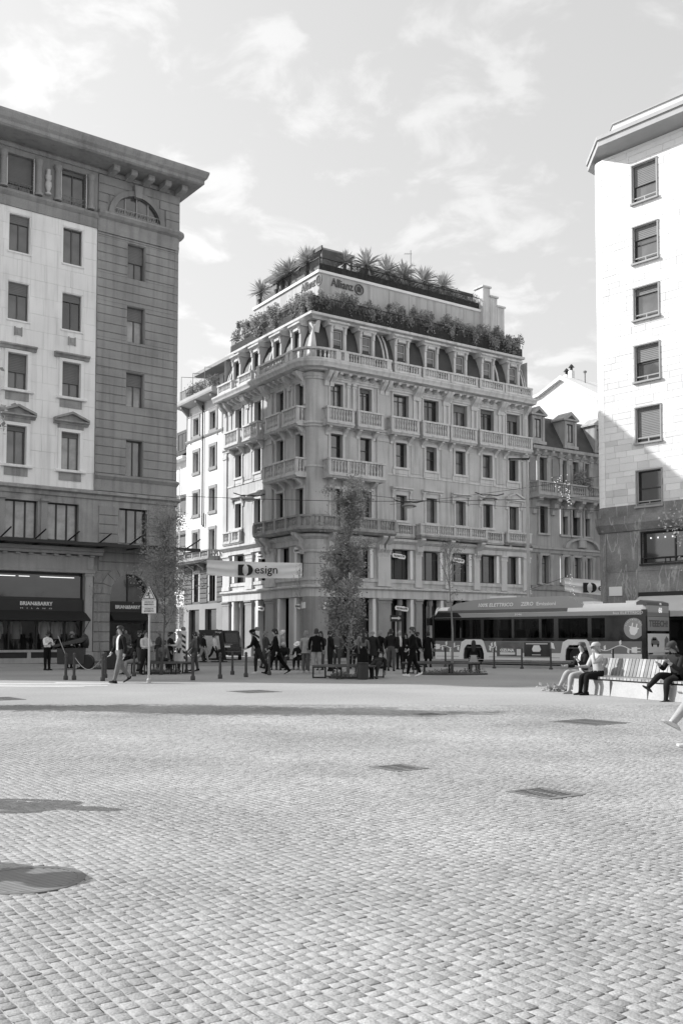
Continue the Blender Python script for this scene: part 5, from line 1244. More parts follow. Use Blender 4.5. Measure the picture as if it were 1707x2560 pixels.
# ---- wires and lamps slung across the street
wr = mat('cable', .04, .5, 0, 1, 0)
def span(name, lab, cat, a, b, sag, r=.018, base=None):
    o = thing(name, lab, cat, a); a = Vector(a); b = Vector(b)
    obj('wire', MB().tube([(b-a)*t + Vector((0,0,-sag*4*t*(1-t))) for t in [i/14 for i in range(15)]], r, 4), wr, o); return o
span('overhead_cable', 'thin span wire from the corner block towards the hanging lamps', 'cable', (-10.2,60.6,10.2), (24,66,11.4), .55)
span('overhead_cable', 'thin contact wire sagging over the street right of the corner', 'cable', (-1.2,67.6,11.6), (22,59,9.0), .4, .014)
span('overhead_cable', 'thin upper wire across the cream facade', 'cable', (3,61,9.7), (26,60,13.2), .3, .012)
for x, y, z, lab in ((4.26,62.2,9.98,'hanging street lamp before the middle of the cream facade'),(9.5,63,10.55,'hanging street lamp before the right of the cream facade'),(-5.78,61.5,10.3,'hanging street lamp before the sunlit side facade')):
    o = thing('hanging_lamp', 'dark ' + lab, 'lamp', (x,y,z), .3, 'lamps slung on street wires')
    obj('shade', MB().lathe([(.08,.02),(.2,-.05),(.5,-.22),(.46,-.26)], 0, 0, 14), GREYMETAL, o, smooth=40); obj('bulb', MB().lathe([(.3,-.26),(.22,-.33),(.05,-.36)], 0, 0, 12), SIGN_W, o, smooth=40)
    obj('yoke', MB().tube([(-1.0,0,.16),(-.5,0,.02),(0,0,.06),(.5,0,.02),(1.0,0,.16)], .035, 5), IRON, o)
# ---- banners
def banner(lab, a, b, h, sag, txt, fold, left_mark, tsize, tx):
    o = thing('banner', lab, 'banner', a); a = Vector(a); b = Vector(b); d = b-a; L = d.length; ax_ = d.normalized(); nrm = Vector((ax_.y,-ax_.x,0)).normalized()
    nx, nz = 60, 12; V = []
    for i in range(nx+1):
        for k in range(nz+1):
            u, w = i/nx, k/nz
            q = d*u + Vector((0,0,-h*w*(1-.0*u))) + Vector((0,0,-sag*4*u*(1-u)*(.3+.7*w)))
            amp = .05*math.sin(9*u+5*w*(1-u)*3)*(1-.6*abs(.5-u)) if fold else 0
            amp += .06*math.sin(14*(w-.6*u)+2)*max(0,1-u*3) + .06*math.sin(14*(w-.6*(1-u))+1)*max(0,1-(1-u)*3)
            V.append(q + nrm*amp)
    mb = MB(); mb.add(V, [(i*(nz+1)+k,(i+1)*(nz+1)+k,(i+1)*(nz+1)+k+1,i*(nz+1)+k+1) for i in range(nx) for k in range(nz)])
    c = obj('cloth', mb, mat('banner_cloth', .88, .8, .03, 2, .02, trans=.25), o); c.data.shade_smooth()
    ang_ = math.atan2(d.y, d.x); M_ = Matrix.Translation(d*tx + Vector((0,0,-h*.5-sag)) + nrm*.16) @ RZ(ang_)
    lt = obj('lettering', text_mesh(txt, tsize, INK, .004, .004, align='LEFT'), parent=o, M=M_ @ T(.30*tsize/.6,0,0))
    mk = MB(); s = tsize*.46
    mk.prism([(-1.9*s,-s),(-.7*s,-s),(-1.05*s,-.45*s),(-1.05*s,.45*s),(-.7*s,s),(-1.9*s,s)], -.01, .0)
    arc_ = [(-.55*s,-s)] + [(-.4*s+1.05*s*math.sin(math.pi*i/10), -s*math.cos(math.pi*i/10)) for i in range(1,10)] + [(-.55*s,s),(-.22*s,.45*s),(-.22*s,-.45*s)]
    mk.prism([(x+.2*s,z) for x,z in arc_], -.01, .0)
    obj('emblem', mk, INK, o, M_)
    obj('rope', MB().tube([(-d*.0), Vector((-2.6,.4,-.9))], .015, 4).tube([d, d+Vector((1.5,2,.1))], .015, 4), wr, o)
    return o
banner('pale cloth banner reading Design strung before the corner block', (-8.2,60.0,6.17), (-2.4,60.0,5.98), .92, .08, 'esign', True, True, .72, .44)
banner('pale cloth banner half hidden behind the white clad building', (14.92,66.0,5.46), (20.6,66.0,5.1), .9, .12, 'esign', True, True, .72, .32)
# ---- clusters of festoon bulbs
BULB = mat('festoon_bulb', .9, .4, 0, 1, 0, emit=.45)
def festoon(loc, n, w, h, lab, sx=1):
    o = thing('festoon_lights', lab, 'string lights', loc); bm_ = MB().lathe([(.01,-.024),(.024,-.012),(.024,.012),(.01,.024)], 0, 0, 6).mesh('bulb', BULB); prev = None; w_ = MB()
    for i in range(n):
        t = i/n; p = Vector((sx*t*w*.6+random.uniform(-.5,.5)*w*(1-t*.7), random.uniform(-.3,.3), -t*h)); obj('bulb', bm_, parent=o, M=T(*p))
        if prev is not None: w_.tube([prev, p], .006, 3)
        prev = p
    obj('wire', w_, wr, o)
festoon((13.6,61.5,11.6), 40, 1.1, 1.9, 'hanging cluster of tiny lit bulbs before the dark town house')
festoon((14.6,63.5,5.5), 14, .5, 1.4, 'short string of tiny lit bulbs beside the half hidden banner')
# ---- map board on an A-frame
ab = thing('map_board', 'black folding board with a pale map sheet standing by the van', 'sign', (-7.55,58.6,0), R(-8))
obj('panel', MB().prism([(-.72,.12),(.78,.12),(.5,1.9),(-.92,1.9)], -.06, .0), BLACKMETAL, ab)
obj('rear_panel', MB().prof([(.02,1.88),(.75,.1),(.8,.1),(.07,1.88)], -.9, .5), BLACKMETAL, ab)
obj('map_sheet', MB().prism([(-.48,.22),(.16,.22),(.14,.75),(.42,.75),(.30,1.55),(-.68,1.55)], -.068, -.061), mat('map_paper', .55, .7, .18, 7, .1, 30), ab)
obj('title', text_mesh('Design', .14, SIGN_W, .002, 0), parent=ab, M=T(.28,-.064,1.76)); obj('foot', MB().box(-1.2,.9,-.25,-.18,0,.06).box(-.6,-.5,-.22,-.02,0,.14).box(.5,.6,-.22,-.02,0,.14), BLACKMETAL, ab)
# ---- bus stop post and striped barrier posts
bs_ = thing('bus_stop_sign', 'bus stop flag on a grey pole in front of the gym entrance', 'sign', (2.6,47.2,0), 0)
obj('pole', MB().lathe([(.06,0),(.035,.05),(.035,2.2)], 0, 0, 8), POLE, bs_); fl = obj('flag', MB().box(-.28,.28,-.05,.0,2.2,2.5), BLACKMETAL, bs_)
obj('arrow', MB().prism([(-.22,2.32),(.1,2.32),(.1,2.27),(.24,2.36),(.1,2.45),(.1,2.40),(-.22,2.40)], -.06, -.051), SG, fl)
for x, y, lab in ((-9.75,61.0,'left of the stroller'),(-5.3,62.0,'right of the black van')):
    o = thing('striped_post', 'tall post with diagonal black and white stripes ' + lab, 'post', (x,y,0), 0, 'striped posts at the side street')
    obj('body', MB().box(-.17,.17,-.12,.12,0,1.85), SIGN_W, o); obj('knob', MB().lathe([(.12,1.86),(.16,1.95),(.12,2.08),(.02,2.12)], 0, 0, 10), GREYMETAL, o, smooth=40)
    for k in range(5): obj('stripe', MB().prism([(-.17,.3+k*.32),(.17,.08+k*.32),(.17,.24+k*.32),(-.17,.46+k*.32)], -.126, -.1205), BLACKMETAL, o)
# ---- shop dummies inside the windows
def dummy(x, z, cloth, lab, h=1.75, headless=True, arch=False):
    o = thing('shop_mannequin', lab, 'mannequin', tuple(LEF.matrix_basis @ Vector((x, .75, z))), R(36.75), 'dressed dummies in the shop windows'); s = h/1.75
    obj('coat', MB().lathe([(.20*s,.55*s),(.23*s,.75*s),(.19*s,1.0*s),(.22*s,1.25*s),(.16*s,1.42*s),(.06*s,1.48*s),(.05*s,1.56*s)], 0, 0, 12), cloth, o, smooth=50)
    for sx in (-1,1):
        obj('sleeve', MB().tube([(sx*.2*s,0,1.4*s),(sx*.26*s,-.02,1.1*s),(sx*.25*s,-.08,.8*s)], [.07*s,.06*s,.045*s], 8), cloth, o, smooth=50)
        obj('leg', MB().tube([(sx*.09*s,0,.6*s),(sx*.1*s,0,.05)], [.09*s,.06*s], 8), mat('dummy_trousers', .06, .8, .1, 3, 0), o, smooth=50)
    if not headless: obj('head', MB().lathe([(.02,1.54),(.075,1.6),(.09,1.7),(.07,1.8),(.02,1.84)], 0, 0, 10), SIGN_W, o, smooth=60)
    obj('stand', MB().lathe([(.2,0),(.2,.02),(.02,.03),(.02,.6)], 0, 0, 12), STEEL, o)
PALEC = mat('pale_coat', .6, .8, .1, 4, 0); MIDC = mat('mid_coat', .3, .8, .1, 4, 0)
for x, c, lab in ((-11.2,MIDC,'grey coated dummy at the left of the shop window'),(-10.75,PALEC,'pale jacketed dummy, second in the shop window'),(-9.7,MIDC,'dummy in a patterned grey top in the shop window'),(-8.1,PALEC,'pale coated dummy behind the man in the white vest'),(-7.35,PALEC,'pale coated dummy behind the dark cart'),(-6.5,MIDC,'grey dress dummy at the right of the shop window')): dummy(x, .75, c, lab, 1.95)
dummy(-3.6, .05, PALEC, 'white headed dummy in pale clothes in the arched doorway', 1.85, False); dummy(-3.05, .05, MIDC, 'white headed dummy in grey in the arched doorway', 1.95, False)
# ---- dark barrow with sacks
ct = thing('street_cart', 'dark wheeled refuse cart with a slanted lid before the shop', 'cart', (-12.3,45.0,0), R(10))
BIN = mat('cart_plastic', .06, .55, .15, 3, .05)
obj('tub', MB().prof([(-.45,.25),(.45,.2),(.6,1.0),(-.6,.95)], -.55, .62), BIN, ct); obj('lid', MB().prism([(-.72,1.0),(.55,1.22),(.75,1.42),(.6,1.45),(-.65,1.12)], -.62, .62), BIN, ct)
obj('sack', MB().lathe([(.16,.95),(.2,1.1),(.2,1.3),(.15,1.5),(.05,1.6)], .6, .1, 12), BLACKMETAL, ct, smooth=60)
for x, y in ((.72,-.35),(.72,.45)): obj('wheel', MB().lathe([(.08,-.06),(.3,-.06),(.33,0),(.3,.06),(.08,.06)], 0, 0, 18), BLACKMETAL, ct, T(x,y,.33) @ Matrix.Rotation(R(90),4,'X'), smooth=40)
obj('broom', MB().tube([(-.5,-.66,1.5),(-.1,-.66,.5)], .02, 6), POLE, ct); obj('handle', MB().tube([(-.5,-.4,.9),(-.95,-.4,1.15),(-.95,.4,1.15),(-.5,.4,.9)], .03, 6), STEEL, ct)
# ---- pushchair
pc = thing('pushchair', 'folding pushchair with a pale seat being pushed left', 'pushchair', (-9.0,57.6,0), R(5))
obj('seat', MB().prof([(-.2,.45),(.2,.45),(.2,.5),(-.2,.5)], -.35, .15).prism([(.05,.5),(.42,1.12),(.5,1.08),(.15,.45)], -.2, .2), mat('pale_padding', .55, .8, .1, 6, .1), pc)
obj('frame', MB().tube([(.62,-.22,1.18),(.1,-.22,.5),(-.45,-.22,.12)], .02, 5).tube([(.62,.22,1.18),(.1,.22,.5),(-.45,.22,.12)], .02, 5).tube([(.62,-.22,1.18),(.62,.22,1.18)], .02, 5).tube([(.1,-.22,.5),(.4,-.22,.12)], .02, 5).tube([(.1,.22,.5),(.4,.22,.12)], .02, 5), STEEL, pc)
for x in (-.45,.4):
    for y in (-.24,.24): obj('wheel', MB().lathe([(.03,-.02),(.12,-.02),(.12,.02),(.03,.02)], 0, 0, 14), BLACKMETAL, pc, T(x,y,.12) @ Matrix.Rotation(R(90),4,'X'))
# ================================================================ electric bus
bus = thing('city_bus', 'grey electric city bus with black window band, leafy cable decoration and route number sixty', 'bus', (5.03,54.2,0), R(-42))
BG = mat('bus_grey', .36, .3, .04, 1, .02, coat=.3); BL = mat('bus_light_grey', .82, .3, .04, 1, .02, coat=.3); BD = mat('bus_mid_grey', .21, .3, .04, 1, .02, coat=.3)
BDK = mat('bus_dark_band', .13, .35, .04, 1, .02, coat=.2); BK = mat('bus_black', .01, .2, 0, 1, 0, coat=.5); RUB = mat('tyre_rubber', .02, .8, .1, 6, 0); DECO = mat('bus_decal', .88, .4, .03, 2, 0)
BUSGLASS = mat('tinted_bus_glass', .2, .05, 0, 1, 0, alpha=.26, ior=1.18)
LB, WB = 12.27, 2.62
whx = (2.65, 8.72)
wh = [(x-.64, x+.64, .3, 1.05) for x in whx]
obj('skirt', wall_holes(MB(), .12, LB-.12, .28, .66, wh, .5), BL, bus)
obj('side_panel', wall_holes(MB(), .12, LB-.12, .66, 1.26, wh, .5), BD, bus)
obj('far_side', MB().quad((.1,WB,.28),(LB-.1,WB,.28),(LB-.1,WB,1.3),(.1,WB,1.3)).quad((.1,WB,2.45),(LB-.1,WB,2.45),(LB-.1,WB,2.7),(.1,WB,2.7)), BD, bus)
obj('underside', MB().box(.1,LB-.1,.55,WB-.05,.25,.4), BK, bus)
obj('floor', MB().box(.1,LB-.1,.05,WB-.05,.9,.95), BDK, bus)
for x in whx:
    fr = MB(); o_ = [(-.98,.28),(-.78,1.2),(-.5,1.34),(.5,1.34),(.62,1.25),(.86,.62),(.92,.28)]; i_ = [(-.68,.28),(-.6,.85),(-.42,1.07),(.42,1.07),(.54,.95),(.66,.6),(.66,.28)]
    for k in range(6): fr.prism([(x+o_[k][0],o_[k][1]),(x+o_[k+1][0],o_[k+1][1]),(x+i_[k+1][0],i_[k+1][1]),(x+i_[k][0],i_[k][1])], -.03, .03)
    obj('wheel_arch', fr, BL, bus)
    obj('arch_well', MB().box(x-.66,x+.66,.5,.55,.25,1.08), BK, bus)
    w_ = obj('wheel', MB().lathe([(.25,-.14),(.44,-.14),(.48,-.10),(.48,.10),(.44,.14),(.25,.14)], 0, 0, 24), RUB, bus, T(x,.2,.48) @ Matrix.Rotation(R(90),4,'X'), smooth=40)
    obj('rim', MB().lathe([(.27,.13),(.27,.06),(.12,.02),(.12,.12),(.05,.14)], 0, 0, 20), GREYMETAL, w_, smooth=40)
# glass band with pillars
gb_ = obj('window_band', MB().quad((.12,.0,1.26),(LB-.12,.0,1.26),(LB-.12,.0,2.5),(.12,.0,2.5)), BUSGLASS, bus)
for a_, b_ in ((1.35,1.5),(3.1,3.3),(5.0,5.15),(6.6,6.75),(7.45,7.7),(9.3,9.5),(10.2,12.15)): obj('pillar', MB().box(a_,b_,-.004,.06,1.27,2.5), BK, gb_)
obj('band_edge', MB().box(.12,LB-.12,-.006,.05,1.262,1.42).box(.12,LB-.12,-.006,.05,2.38,2.498), BK, gb_)
obj('far_window', MB().quad((.12,WB,1.3),(LB-.12,WB,1.3),(LB-.12,WB,2.45),(.12,WB,2.45)), mat('far_bus_glass', .04, .1, .3, 1, 0, alpha=.12, ior=1.2), bus)
for x in (3.6,4.6,5.6,6.9,7.8,8.9): obj('seat', MB().box(x,x+.45,.35,1.2,.95,1.4).box(x+.4,x+.48,.35,1.2,1.4,1.85), BDK, bus)
for x in (2.0,4.3,6.4,9.0): obj('grab_pole', MB().tube([(x,1.2,.95),(x,1.2,2.6)], .02, 6), GREYMETAL, bus)
# roof
shell = [(.12,0),(LB-.14,0),(LB,.16),(LB,WB-.16),(LB-.14,WB),(.12,WB),(.0,WB-.3),(.0,.3),(.12,0)]
obj('roof_edge', MB().sweep(shell, [(.0,2.5),(.0,2.7)], closed_prof=False), BG, bus)
obj('roof_cove', MB().sweep(shell, [(.0,2.702),(-.03,2.85),(-.12,3.0),(-.26,3.08)], closed_prof=False), BL, bus, smooth=40)
obj('roof', MB().plan([(.4,.26),(LB-.3,.26),(LB-.3,WB-.26),(.4,WB-.26)], 3.0, 3.085), BL, bus)
obj('roof_stripe', MB().prof([(-.006,2.72),(-.004,2.88),(.06,2.9)], .3, 8.2), BDK, bus)
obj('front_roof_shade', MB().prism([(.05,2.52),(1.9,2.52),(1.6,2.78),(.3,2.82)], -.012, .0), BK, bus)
pod = [(.95,3.0),(1.5,3.26),(2.6,3.42),(4.2,3.5),(8.0,3.5),(8.5,3.38),(9.0,3.06)]
obj('battery_pod', MB().prism(pod + [(9.0,2.9),(.95,2.9)], .05, WB-.05), BG, bus)
obj('roof_rack', MB().box(3.5,5.0,.3,.5,3.52,3.6).box(8.9,9.5,.3,1.2,3.09,3.2), SIGN_W, bus); obj('roof_vent', MB().box(11.0,11.9,.6,1.8,3.09,3.2), SIGN_W, bus)
WHT = mat('bus_white_letters', .92, .5, 0, 1, 0)
def lett(t_, x, z, w, sz, y=-.02, m=None, sh=0.0, b=0.0, nm='lettering', par=None, M=None): return obj(nm, text_mesh(t_, sz, m or WHT, .003, b, width=w, shear=sh), parent=par or bus, M=(M or T(x,y,z)))
lett('100% ELETTRICO', 3.98, 3.13, 2.15, .26, y=.03, sh=.2, b=.007); lett('ZERO', 5.9, 3.14, .75, .27, y=.03, sh=.15, b=.008); lett('Emissioni', 7.0, 3.13, 1.1, .25, y=.03, b=.005)
lett('3046', 5.4, 2.61, .42, .15); lett('bus ELETTRICO', 11.4, 2.6, 1.5, .17)
# vine with plug along the side
def vine(x0, x1, zc, amp, ph, plug, plug_left=False):
    n = 20; pts = [(x0+(x1-x0)*i/n, zc+amp*math.sin(ph+2.6*i/n*math.pi)) for i in range(n+1)]
    mb = MB()
    for (a,b) in zip(pts, pts[1:]): mb.prism([(a[0],a[1]-.02),(b[0],b[1]-.02),(b[0],b[1]+.02),(a[0],a[1]+.02)], -.008, -.003)
    v_ = obj('vine_decal', mb, DECO, bus)
    for i in range(2, n, 4):
        s = 1 if (i//4) % 2 else -1; x, z = pts[i]; obj('leaf_decal', MB().prism([(x,z),(x+.10,z+s*.08),(x+.08,z+s*.27),(x-.03,z+s*.2)], -.010, -.0085), DECO, v_)
    x, z = pts[0] if plug_left else pts[-1]; s = -1 if plug_left else 1
    obj('plug_decal', MB().prism([(x+s*.0,z-.12),(x+s*.28,z-.15),(x+s*.28,z+.15),(x,z+.12)], -.010, -.004).box(min(x+s*.28,x+s*.45),max(x+s*.28,x+s*.45),-.010,-.004,z+.06,z+.1).box(min(x+s*.28,x+s*.45),max(x+s*.28,x+s*.45),-.010,-.004,z-.1,z-.06), DECO, v_)
vine(.45, 1.75, .95, .06, 0, True, True); vine(3.6, 4.1, .95, .05, 1, False); vine(9.55, 11.55, .93, .12, 2.0, True)
obj('leaf_decal', MB().prism([(7.3,.9),(7.5,.86),(7.42,1.15),(7.28,1.2)], -.008, -.003), DECO, bus)
a1 = obj('poster', MB().box(4.1,5.62,-.02,-.004,.47,1.2), mat('poster_grey', .16, .5, .5, 1.4, .1), bus); lett('OZUNA', 4.72, .78, .85, .2, y=-.024, b=.008, par=a1); obj('poster_block', MB().box(4.3,5.2,-.026,-.021,.56,.68).box(5.3,5.55,-.026,-.021,.52,.85), BL, a1); obj('poster_shape', MB().prism([(4.3,1.05),(4.6,1.19),(4.9,1.05),(5.1,.9),(4.5,.92)], -.026, -.021), BDK, a1)
a2 = obj('poster', MB().box(5.74,7.22,-.02,-.004,.47,1.19), mat('poster_dark', .045, .4, .5, 1.5, 0), bus); obj('poster_jar', MB().prism([(6.25,.72),(6.65,.72),(6.72,.85),(6.62,1.05),(6.3,1.05),(6.2,.85)], -.026, -.021), DECO, a2); obj('poster_line', MB().box(5.85,7.1,-.026,-.021,1.10,1.14).box(6.2,6.7,-.026,-.021,.55,.58), DECO, a2)
cd_ = obj('round_decal', MB().prism([(11.68+.5*math.cos(2*math.pi*k/28), 1.86+.5*math.sin(2*math.pi*k/28)) for k in range(28)], -.016, -.007), BG, bus)
pl_ = MB(); 
def rot(pts, a=-.22, c=(11.68,1.83)): return [(c[0]+(x*math.cos(a)-z*math.sin(a)), c[1]+(x*math.sin(a)+z*math.cos(a))) for x, z in pts]
for q in ([(-.2,.05),(.2,.05),(.2,-.12),(.1,-.28),(-.1,-.28),(-.2,-.12)], [(-.25,.05),(.25,.05),(.25,.1),(-.25,.1)], [(-.14,.1),(-.08,.1),(-.08,.28),(-.14,.28)], [(.08,.1),(.14,.1),(.14,.28),(.08,.28)]): pl_.prism(rot(q), -.022, -.017)
obj('plug_decal', pl_, WHT, cd_)
for k, chx in enumerate('ELECTRIC BUS'):
    t = R(160-k*12.5); obj('letter', text_mesh(chx, .1, WHT, .002, 0), parent=cd_, M=T(11.68+.41*math.cos(t), -.02, 1.86+.41*math.sin(t)) @ Matrix.Rotation(R(90)-t, 4, 'Y')) if chx != ' ' else None
obj('panel_joint', MB().box(9.9,9.915,-.004,.0,.28,1.25), BK, bus); obj('skirt_line', MB().box(.2,1.95,-.006,.0,.42,.44).box(3.6,8.0,-.006,.0,.42,.44).box(9.7,12.1,-.006,.0,.42,.44), BD, bus)
# rear face
RM = T(LB,0,0) @ RZ(R(90))                      # local x runs across the rear, -y points backwards
WR = WB
obj('rear_lower', MB().box(.1,WR-.1,-.0,.05,.32,.72), BL, bus, RM); obj('rear_bumper', MB().bbox(.15,WR-.15,-.07,-.001,.36,.62,.03), BG, bus, RM)
obj('rear_pillar', MB().box(-.02,.14,-.02,.2,.28,2.75).box(WR-.14,WR+.02,-.02,.2,.28,2.75), BK, bus, RM)
obj('rear_panel', MB().box(.14,WR-.14,-.03,.05,.72,1.62), BL, bus, RM); obj('rear_ad', MB().box(.14,WR-.14,-.035,.05,1.75,2.42), BG, bus, RM)
obj('rear_gap', MB().box(.5,WR-.5,-.032,.05,1.63,1.74), BK, bus, RM); obj('rear_top', MB().box(.14,WR-.14,-.03,.05,2.44,2.95), BG, bus, RM); obj('rear_stripe', MB().box(.15,WR-.15,-.034,-.031,2.46,2.62), BD, bus, RM)
obj('rear_roof', MB().prof([(-.03,2.96),(-.01,3.1),(.3,3.2),(.5,3.1),(.5,2.9)], .1, WR-.1), BDK, bus, RM)
lett('TEEECH!', 0, 0, 2.05, .42, m=BDK, b=.012, M=RM @ T(WR/2,-.042,2.08)); lett('60', 0, 0, .36, .36, m=mat('lit_number', .9, .5, 0, 1, 0, emit=.25), b=.004, M=RM @ T(1.5,-.045,2.72), nm='route_number')
cr_ = obj('car_picture', MB().prism([(.45,1.1),(.5,1.35),(.68,1.46),(1.0,1.45),(1.2,1.3),(1.35,1.25),(1.36,1.08)], -.036, -.0305), BD, bus, RM)
obj('picture_wheels', MB().prism([(.6+.09*math.cos(k*math.pi/5),1.08+.09*math.sin(k*math.pi/5)) for k in range(10)], -.04, -.0365).prism([(1.2+.09*math.cos(k*math.pi/5),1.06+.09*math.sin(k*math.pi/5)) for k in range(10)], -.04, -.0365).prism([(.56,1.3),(.7,1.41),(.98,1.4),(1.05,1.3)], -.04, -.0365), BK, cr_)
obj('picture_block', MB().prism([(1.95,.85),(2.4,.85),(2.4,1.35),(2.18,1.5),(1.95,1.35)], -.036, -.0305), BD, bus, RM)
for x in (.2, WR-.62): obj('tail_lamp', MB().box(x,x+.42,-.05,-.031,.66,.72), BK, bus, RM)
obj('number_plate', MB().box(1.0,1.62,-.08,-.071,.42,.54), BD, bus, RM); obj('camera_pod', MB().lathe([(.06,-.02),(.06,.05),(.02,.08)], 1.5, -.05, 8), SIGN_W, bus, RM @ T(0,0,3.0))
# front face
obj('front_face', MB().box(-.02,.1,.25,WB-.25,.3,1.1), BD, bus); obj('windscreen', MB().quad((.0,.15,1.1),(.0,WB-.15,1.1),(.1,WB-.2,2.9),(.1,.2,2.9)), GLASS_A, bus); obj('mirror', MB().box(-.35,-.1,-.15,.05,2.1,2.5).tube([(-.2,0,2.5),(.1,.2,2.75)], .03, 5), BK, bus)
obj('mirror_far', MB().box(-.3,-.1,WB-.05,WB+.15,2.0,2.4), BK, bus)
# ================================================================ black van
van = thing('van', 'black people carrier parked in the side street behind the map board', 'van', (-7.35,63.2,0), R(6))
VB = mat('black_car_paint', .012, .2, 0, 1, 0, coat=.8)
obj('body', MB().prism([(-.93,.32),(.93,.32),(.97,.75),(.95,1.1),(.82,1.78),(.7,1.9),(-.7,1.9),(-.82,1.78),(-.95,1.1),(-.97,.75)], 0, 4.4), VB, van)
rw_ = obj('rear_window', MB().prism([(-.76,1.14),(.76,1.14),(.66,1.72),(-.66,1.72)], -.02, .02), GLASS_A, van)
obj('tailgate', MB().bbox(-.85,.85,-.05,.0,.62,1.1,.03), VB, van); obj('bumper', MB().bbox(-.95,.95,-.14,.02,.34,.6,.05), VB, van); obj('number_plate', MB().box(-.26,.26,-.065,-.051,.82,.93), SIGN_W, van)
for s in (-1,1):
    obj('tail_lamp', MB().box(min(s*.86,s*.95),max(s*.86,s*.95),-.04,.02,.85,1.35), GREYMETAL, van)
    obj('roof_rail', MB().tube([(s*.62,.3,1.97),(s*.62,3.4,1.97)], .03, 6), POLE, van); obj('side_window', MB().quad((s*.962,.4,1.12),(s*.962,3.3,1.12),(s*.86,3.0,1.72),(s*.86,.5,1.72)), GLASS_A, van)
    for y in (.75,3.6): obj('wheel', MB().lathe([(.18,-.11),(.33,-.11),(.33,.11),(.18,.11)], 0, 0, 20), RUB, van, T(s*.86,y,.33) @ Matrix.Rotation(R(90),4,'Y'), smooth=40)
obj('trim', MB().box(-.4,.4,-.062,-.051,1.0,1.03), POLE, van)
# ================================================================ trees and plants
LEAF = mat('leaf', .30, .6, .3, 2.5, 0, trans=.4); LEAF_D = mat('leaf_dark', .34, .6, .3, 2.5, 0, trans=.25); LEAF_P = mat('leaf_pale', .34, .6, .25, 3, 0, trans=.4)
BARK = mat('bark', .13, .85, .2, 6, .15, 30, bump=.4); BARK_P = mat('pale_bark', .22, .8, .2, 6, .12, 30, bump=.3)
def leaf_mesh(name, C, size, m, rg, flat=.5, fold=True):
    """many small folded leaves, one centre each"""
    n = len(C); d = rg.normal(size=(n,3)); d[:,2] = d[:,2]*flat-.15; d /= np.linalg.norm(d,axis=1)[:,None]
    w = np.cross(d, rg.normal(size=(n,3))); w /= np.linalg.norm(w,axis=1)[:,None]; up = np.cross(d,w)
    s = (size*rg.uniform(.6,1.25,n))[:,None]
    V = np.stack([C, C+d*s*.5+w*s*.34+up*s*.08, C+d*s, C+d*s*.5-w*s*.34+up*s*.08], 1).reshape(-1,3)
    me = bpy.data.meshes.new(name); me.from_pydata(V.tolist(), [], np.arange(4*n).reshape(-1,4).tolist()); me.materials.append(m); return me
def tree(lab, loc, h, r, base, seed, leaves=7000, size=.1, trunk=.05, m=LEAF, bark=BARK, nb=26, up=.75, dens=1.0, spread=.16, shape=None, rz=0, trunkname='trunk'):
    rg = np.random.default_rng(seed); o = thing('tree', lab, 'tree', loc, rz)
    def radius(t): return r*(shape(t) if shape else math.sin(math.pi*min(1,max(0,t*.86+.1)))**.7)
    lean = rg.normal(size=2)*.04
    tp = [(lean[0]*z+.03*math.sin(z*1.7+seed), lean[1]*z+.03*math.cos(z*1.3), z) for z in np.linspace(0,h*.97,10)]
    obj(trunkname, MB().tube(tp, [trunk*(1-.88*i/9) for i in range(10)], 8), bark, o, smooth=60)
    br = MB(); tips = []
    for i in range(nb):
        t = (i+rg.uniform(.1,.9))/nb; z0 = base+(h-base)*t*.9; az = rg.uniform(0,2*math.pi) if i % 2 else i*2.4; L = radius(t)*rg.uniform(.7,1.12)
        k = np.interp(z0, [q[2] for q in tp], range(10)); x0 = np.interp(k, range(10), [q[0] for q in tp]); y0 = np.interp(k, range(10), [q[1] for q in tp])
        dirv = np.array([math.cos(az), math.sin(az), up*rg.uniform(.7,1.5)])
        pts = [np.array([x0,y0,z0])]; 
        for s_ in range(5):
            dirv = dirv + np.array([0,0,.12]) + rg.normal(size=3)*.16; pts.append(pts[-1] + dirv/np.linalg.norm(dirv[:2])*L/5*rg.uniform(.8,1.1))
        br.tube([tuple(p) for p in pts], [trunk*.34*(1-.16*j) for j in range(6)], 5)
        for s_ in range(2,6):
            for q in range(3):
                e = pts[s_] + rg.normal(size=3)*spread*1.3; br.tube([tuple(pts[s_]), tuple(e)], [trunk*.1,trunk*.05], 3, cap=False); tips.append(e)
            tips.append(pts[s_])
    obj('branches', br, bark, o)
    if leaves:
        tips = np.array(tips); wgt = rg.uniform(.05,1.0,len(tips))**3.4; idx = rg.choice(len(tips), leaves, p=wgt/wgt.sum())
        C = tips[idx] + rg.normal(size=(leaves,3))*spread*np.array([1,1,.9])
        obj('crown', leaf_mesh('crown', C, size, m, rg), parent=o)
    return o
tree('tall columnar leafy tree growing through the bench in the middle', (.25,35.0,0), 7.0, 1.05, .6, 11, 10500, .10, .06, nb=34, up=1.2, spread=.115, shape=lambda t: (.95 if t < .22 else 1.0 if t < .7 else 1.0-(t-.7)*1.7)*(.8+.3*math.sin(t*19)))
tree('loose leafy tree before the granite corner at the left', (-7.1,39.3,0), 6.3, 1.0, 1.7, 23, 7500, .085, .05, nb=26, up=1.0, spread=.19, shape=lambda t: .9-.55*max(0,t-.4))
tree('thin nearly bare young tree standing before the bus', (4.32,38.4,0), 5.0, .75, 3.0, 5, 260, .07, .055, bark=BARK_P, nb=16, up=1.3, spread=.1)
tree('thin bare sapling left of the walking man before the shop pier', (-11.0,45.5,0), 4.6, .5, 2.4, 8, 60, .07, .035, bark=BARK_P, nb=12, up=1.5, spread=.08)
tree('thin bare sapling in front of the corner pier', (-1.82,45.6,0), 4.6, .42, 2.6, 9, 30, .06, .035, bark=BARK_P, nb=12, up=2.0, spread=.07)
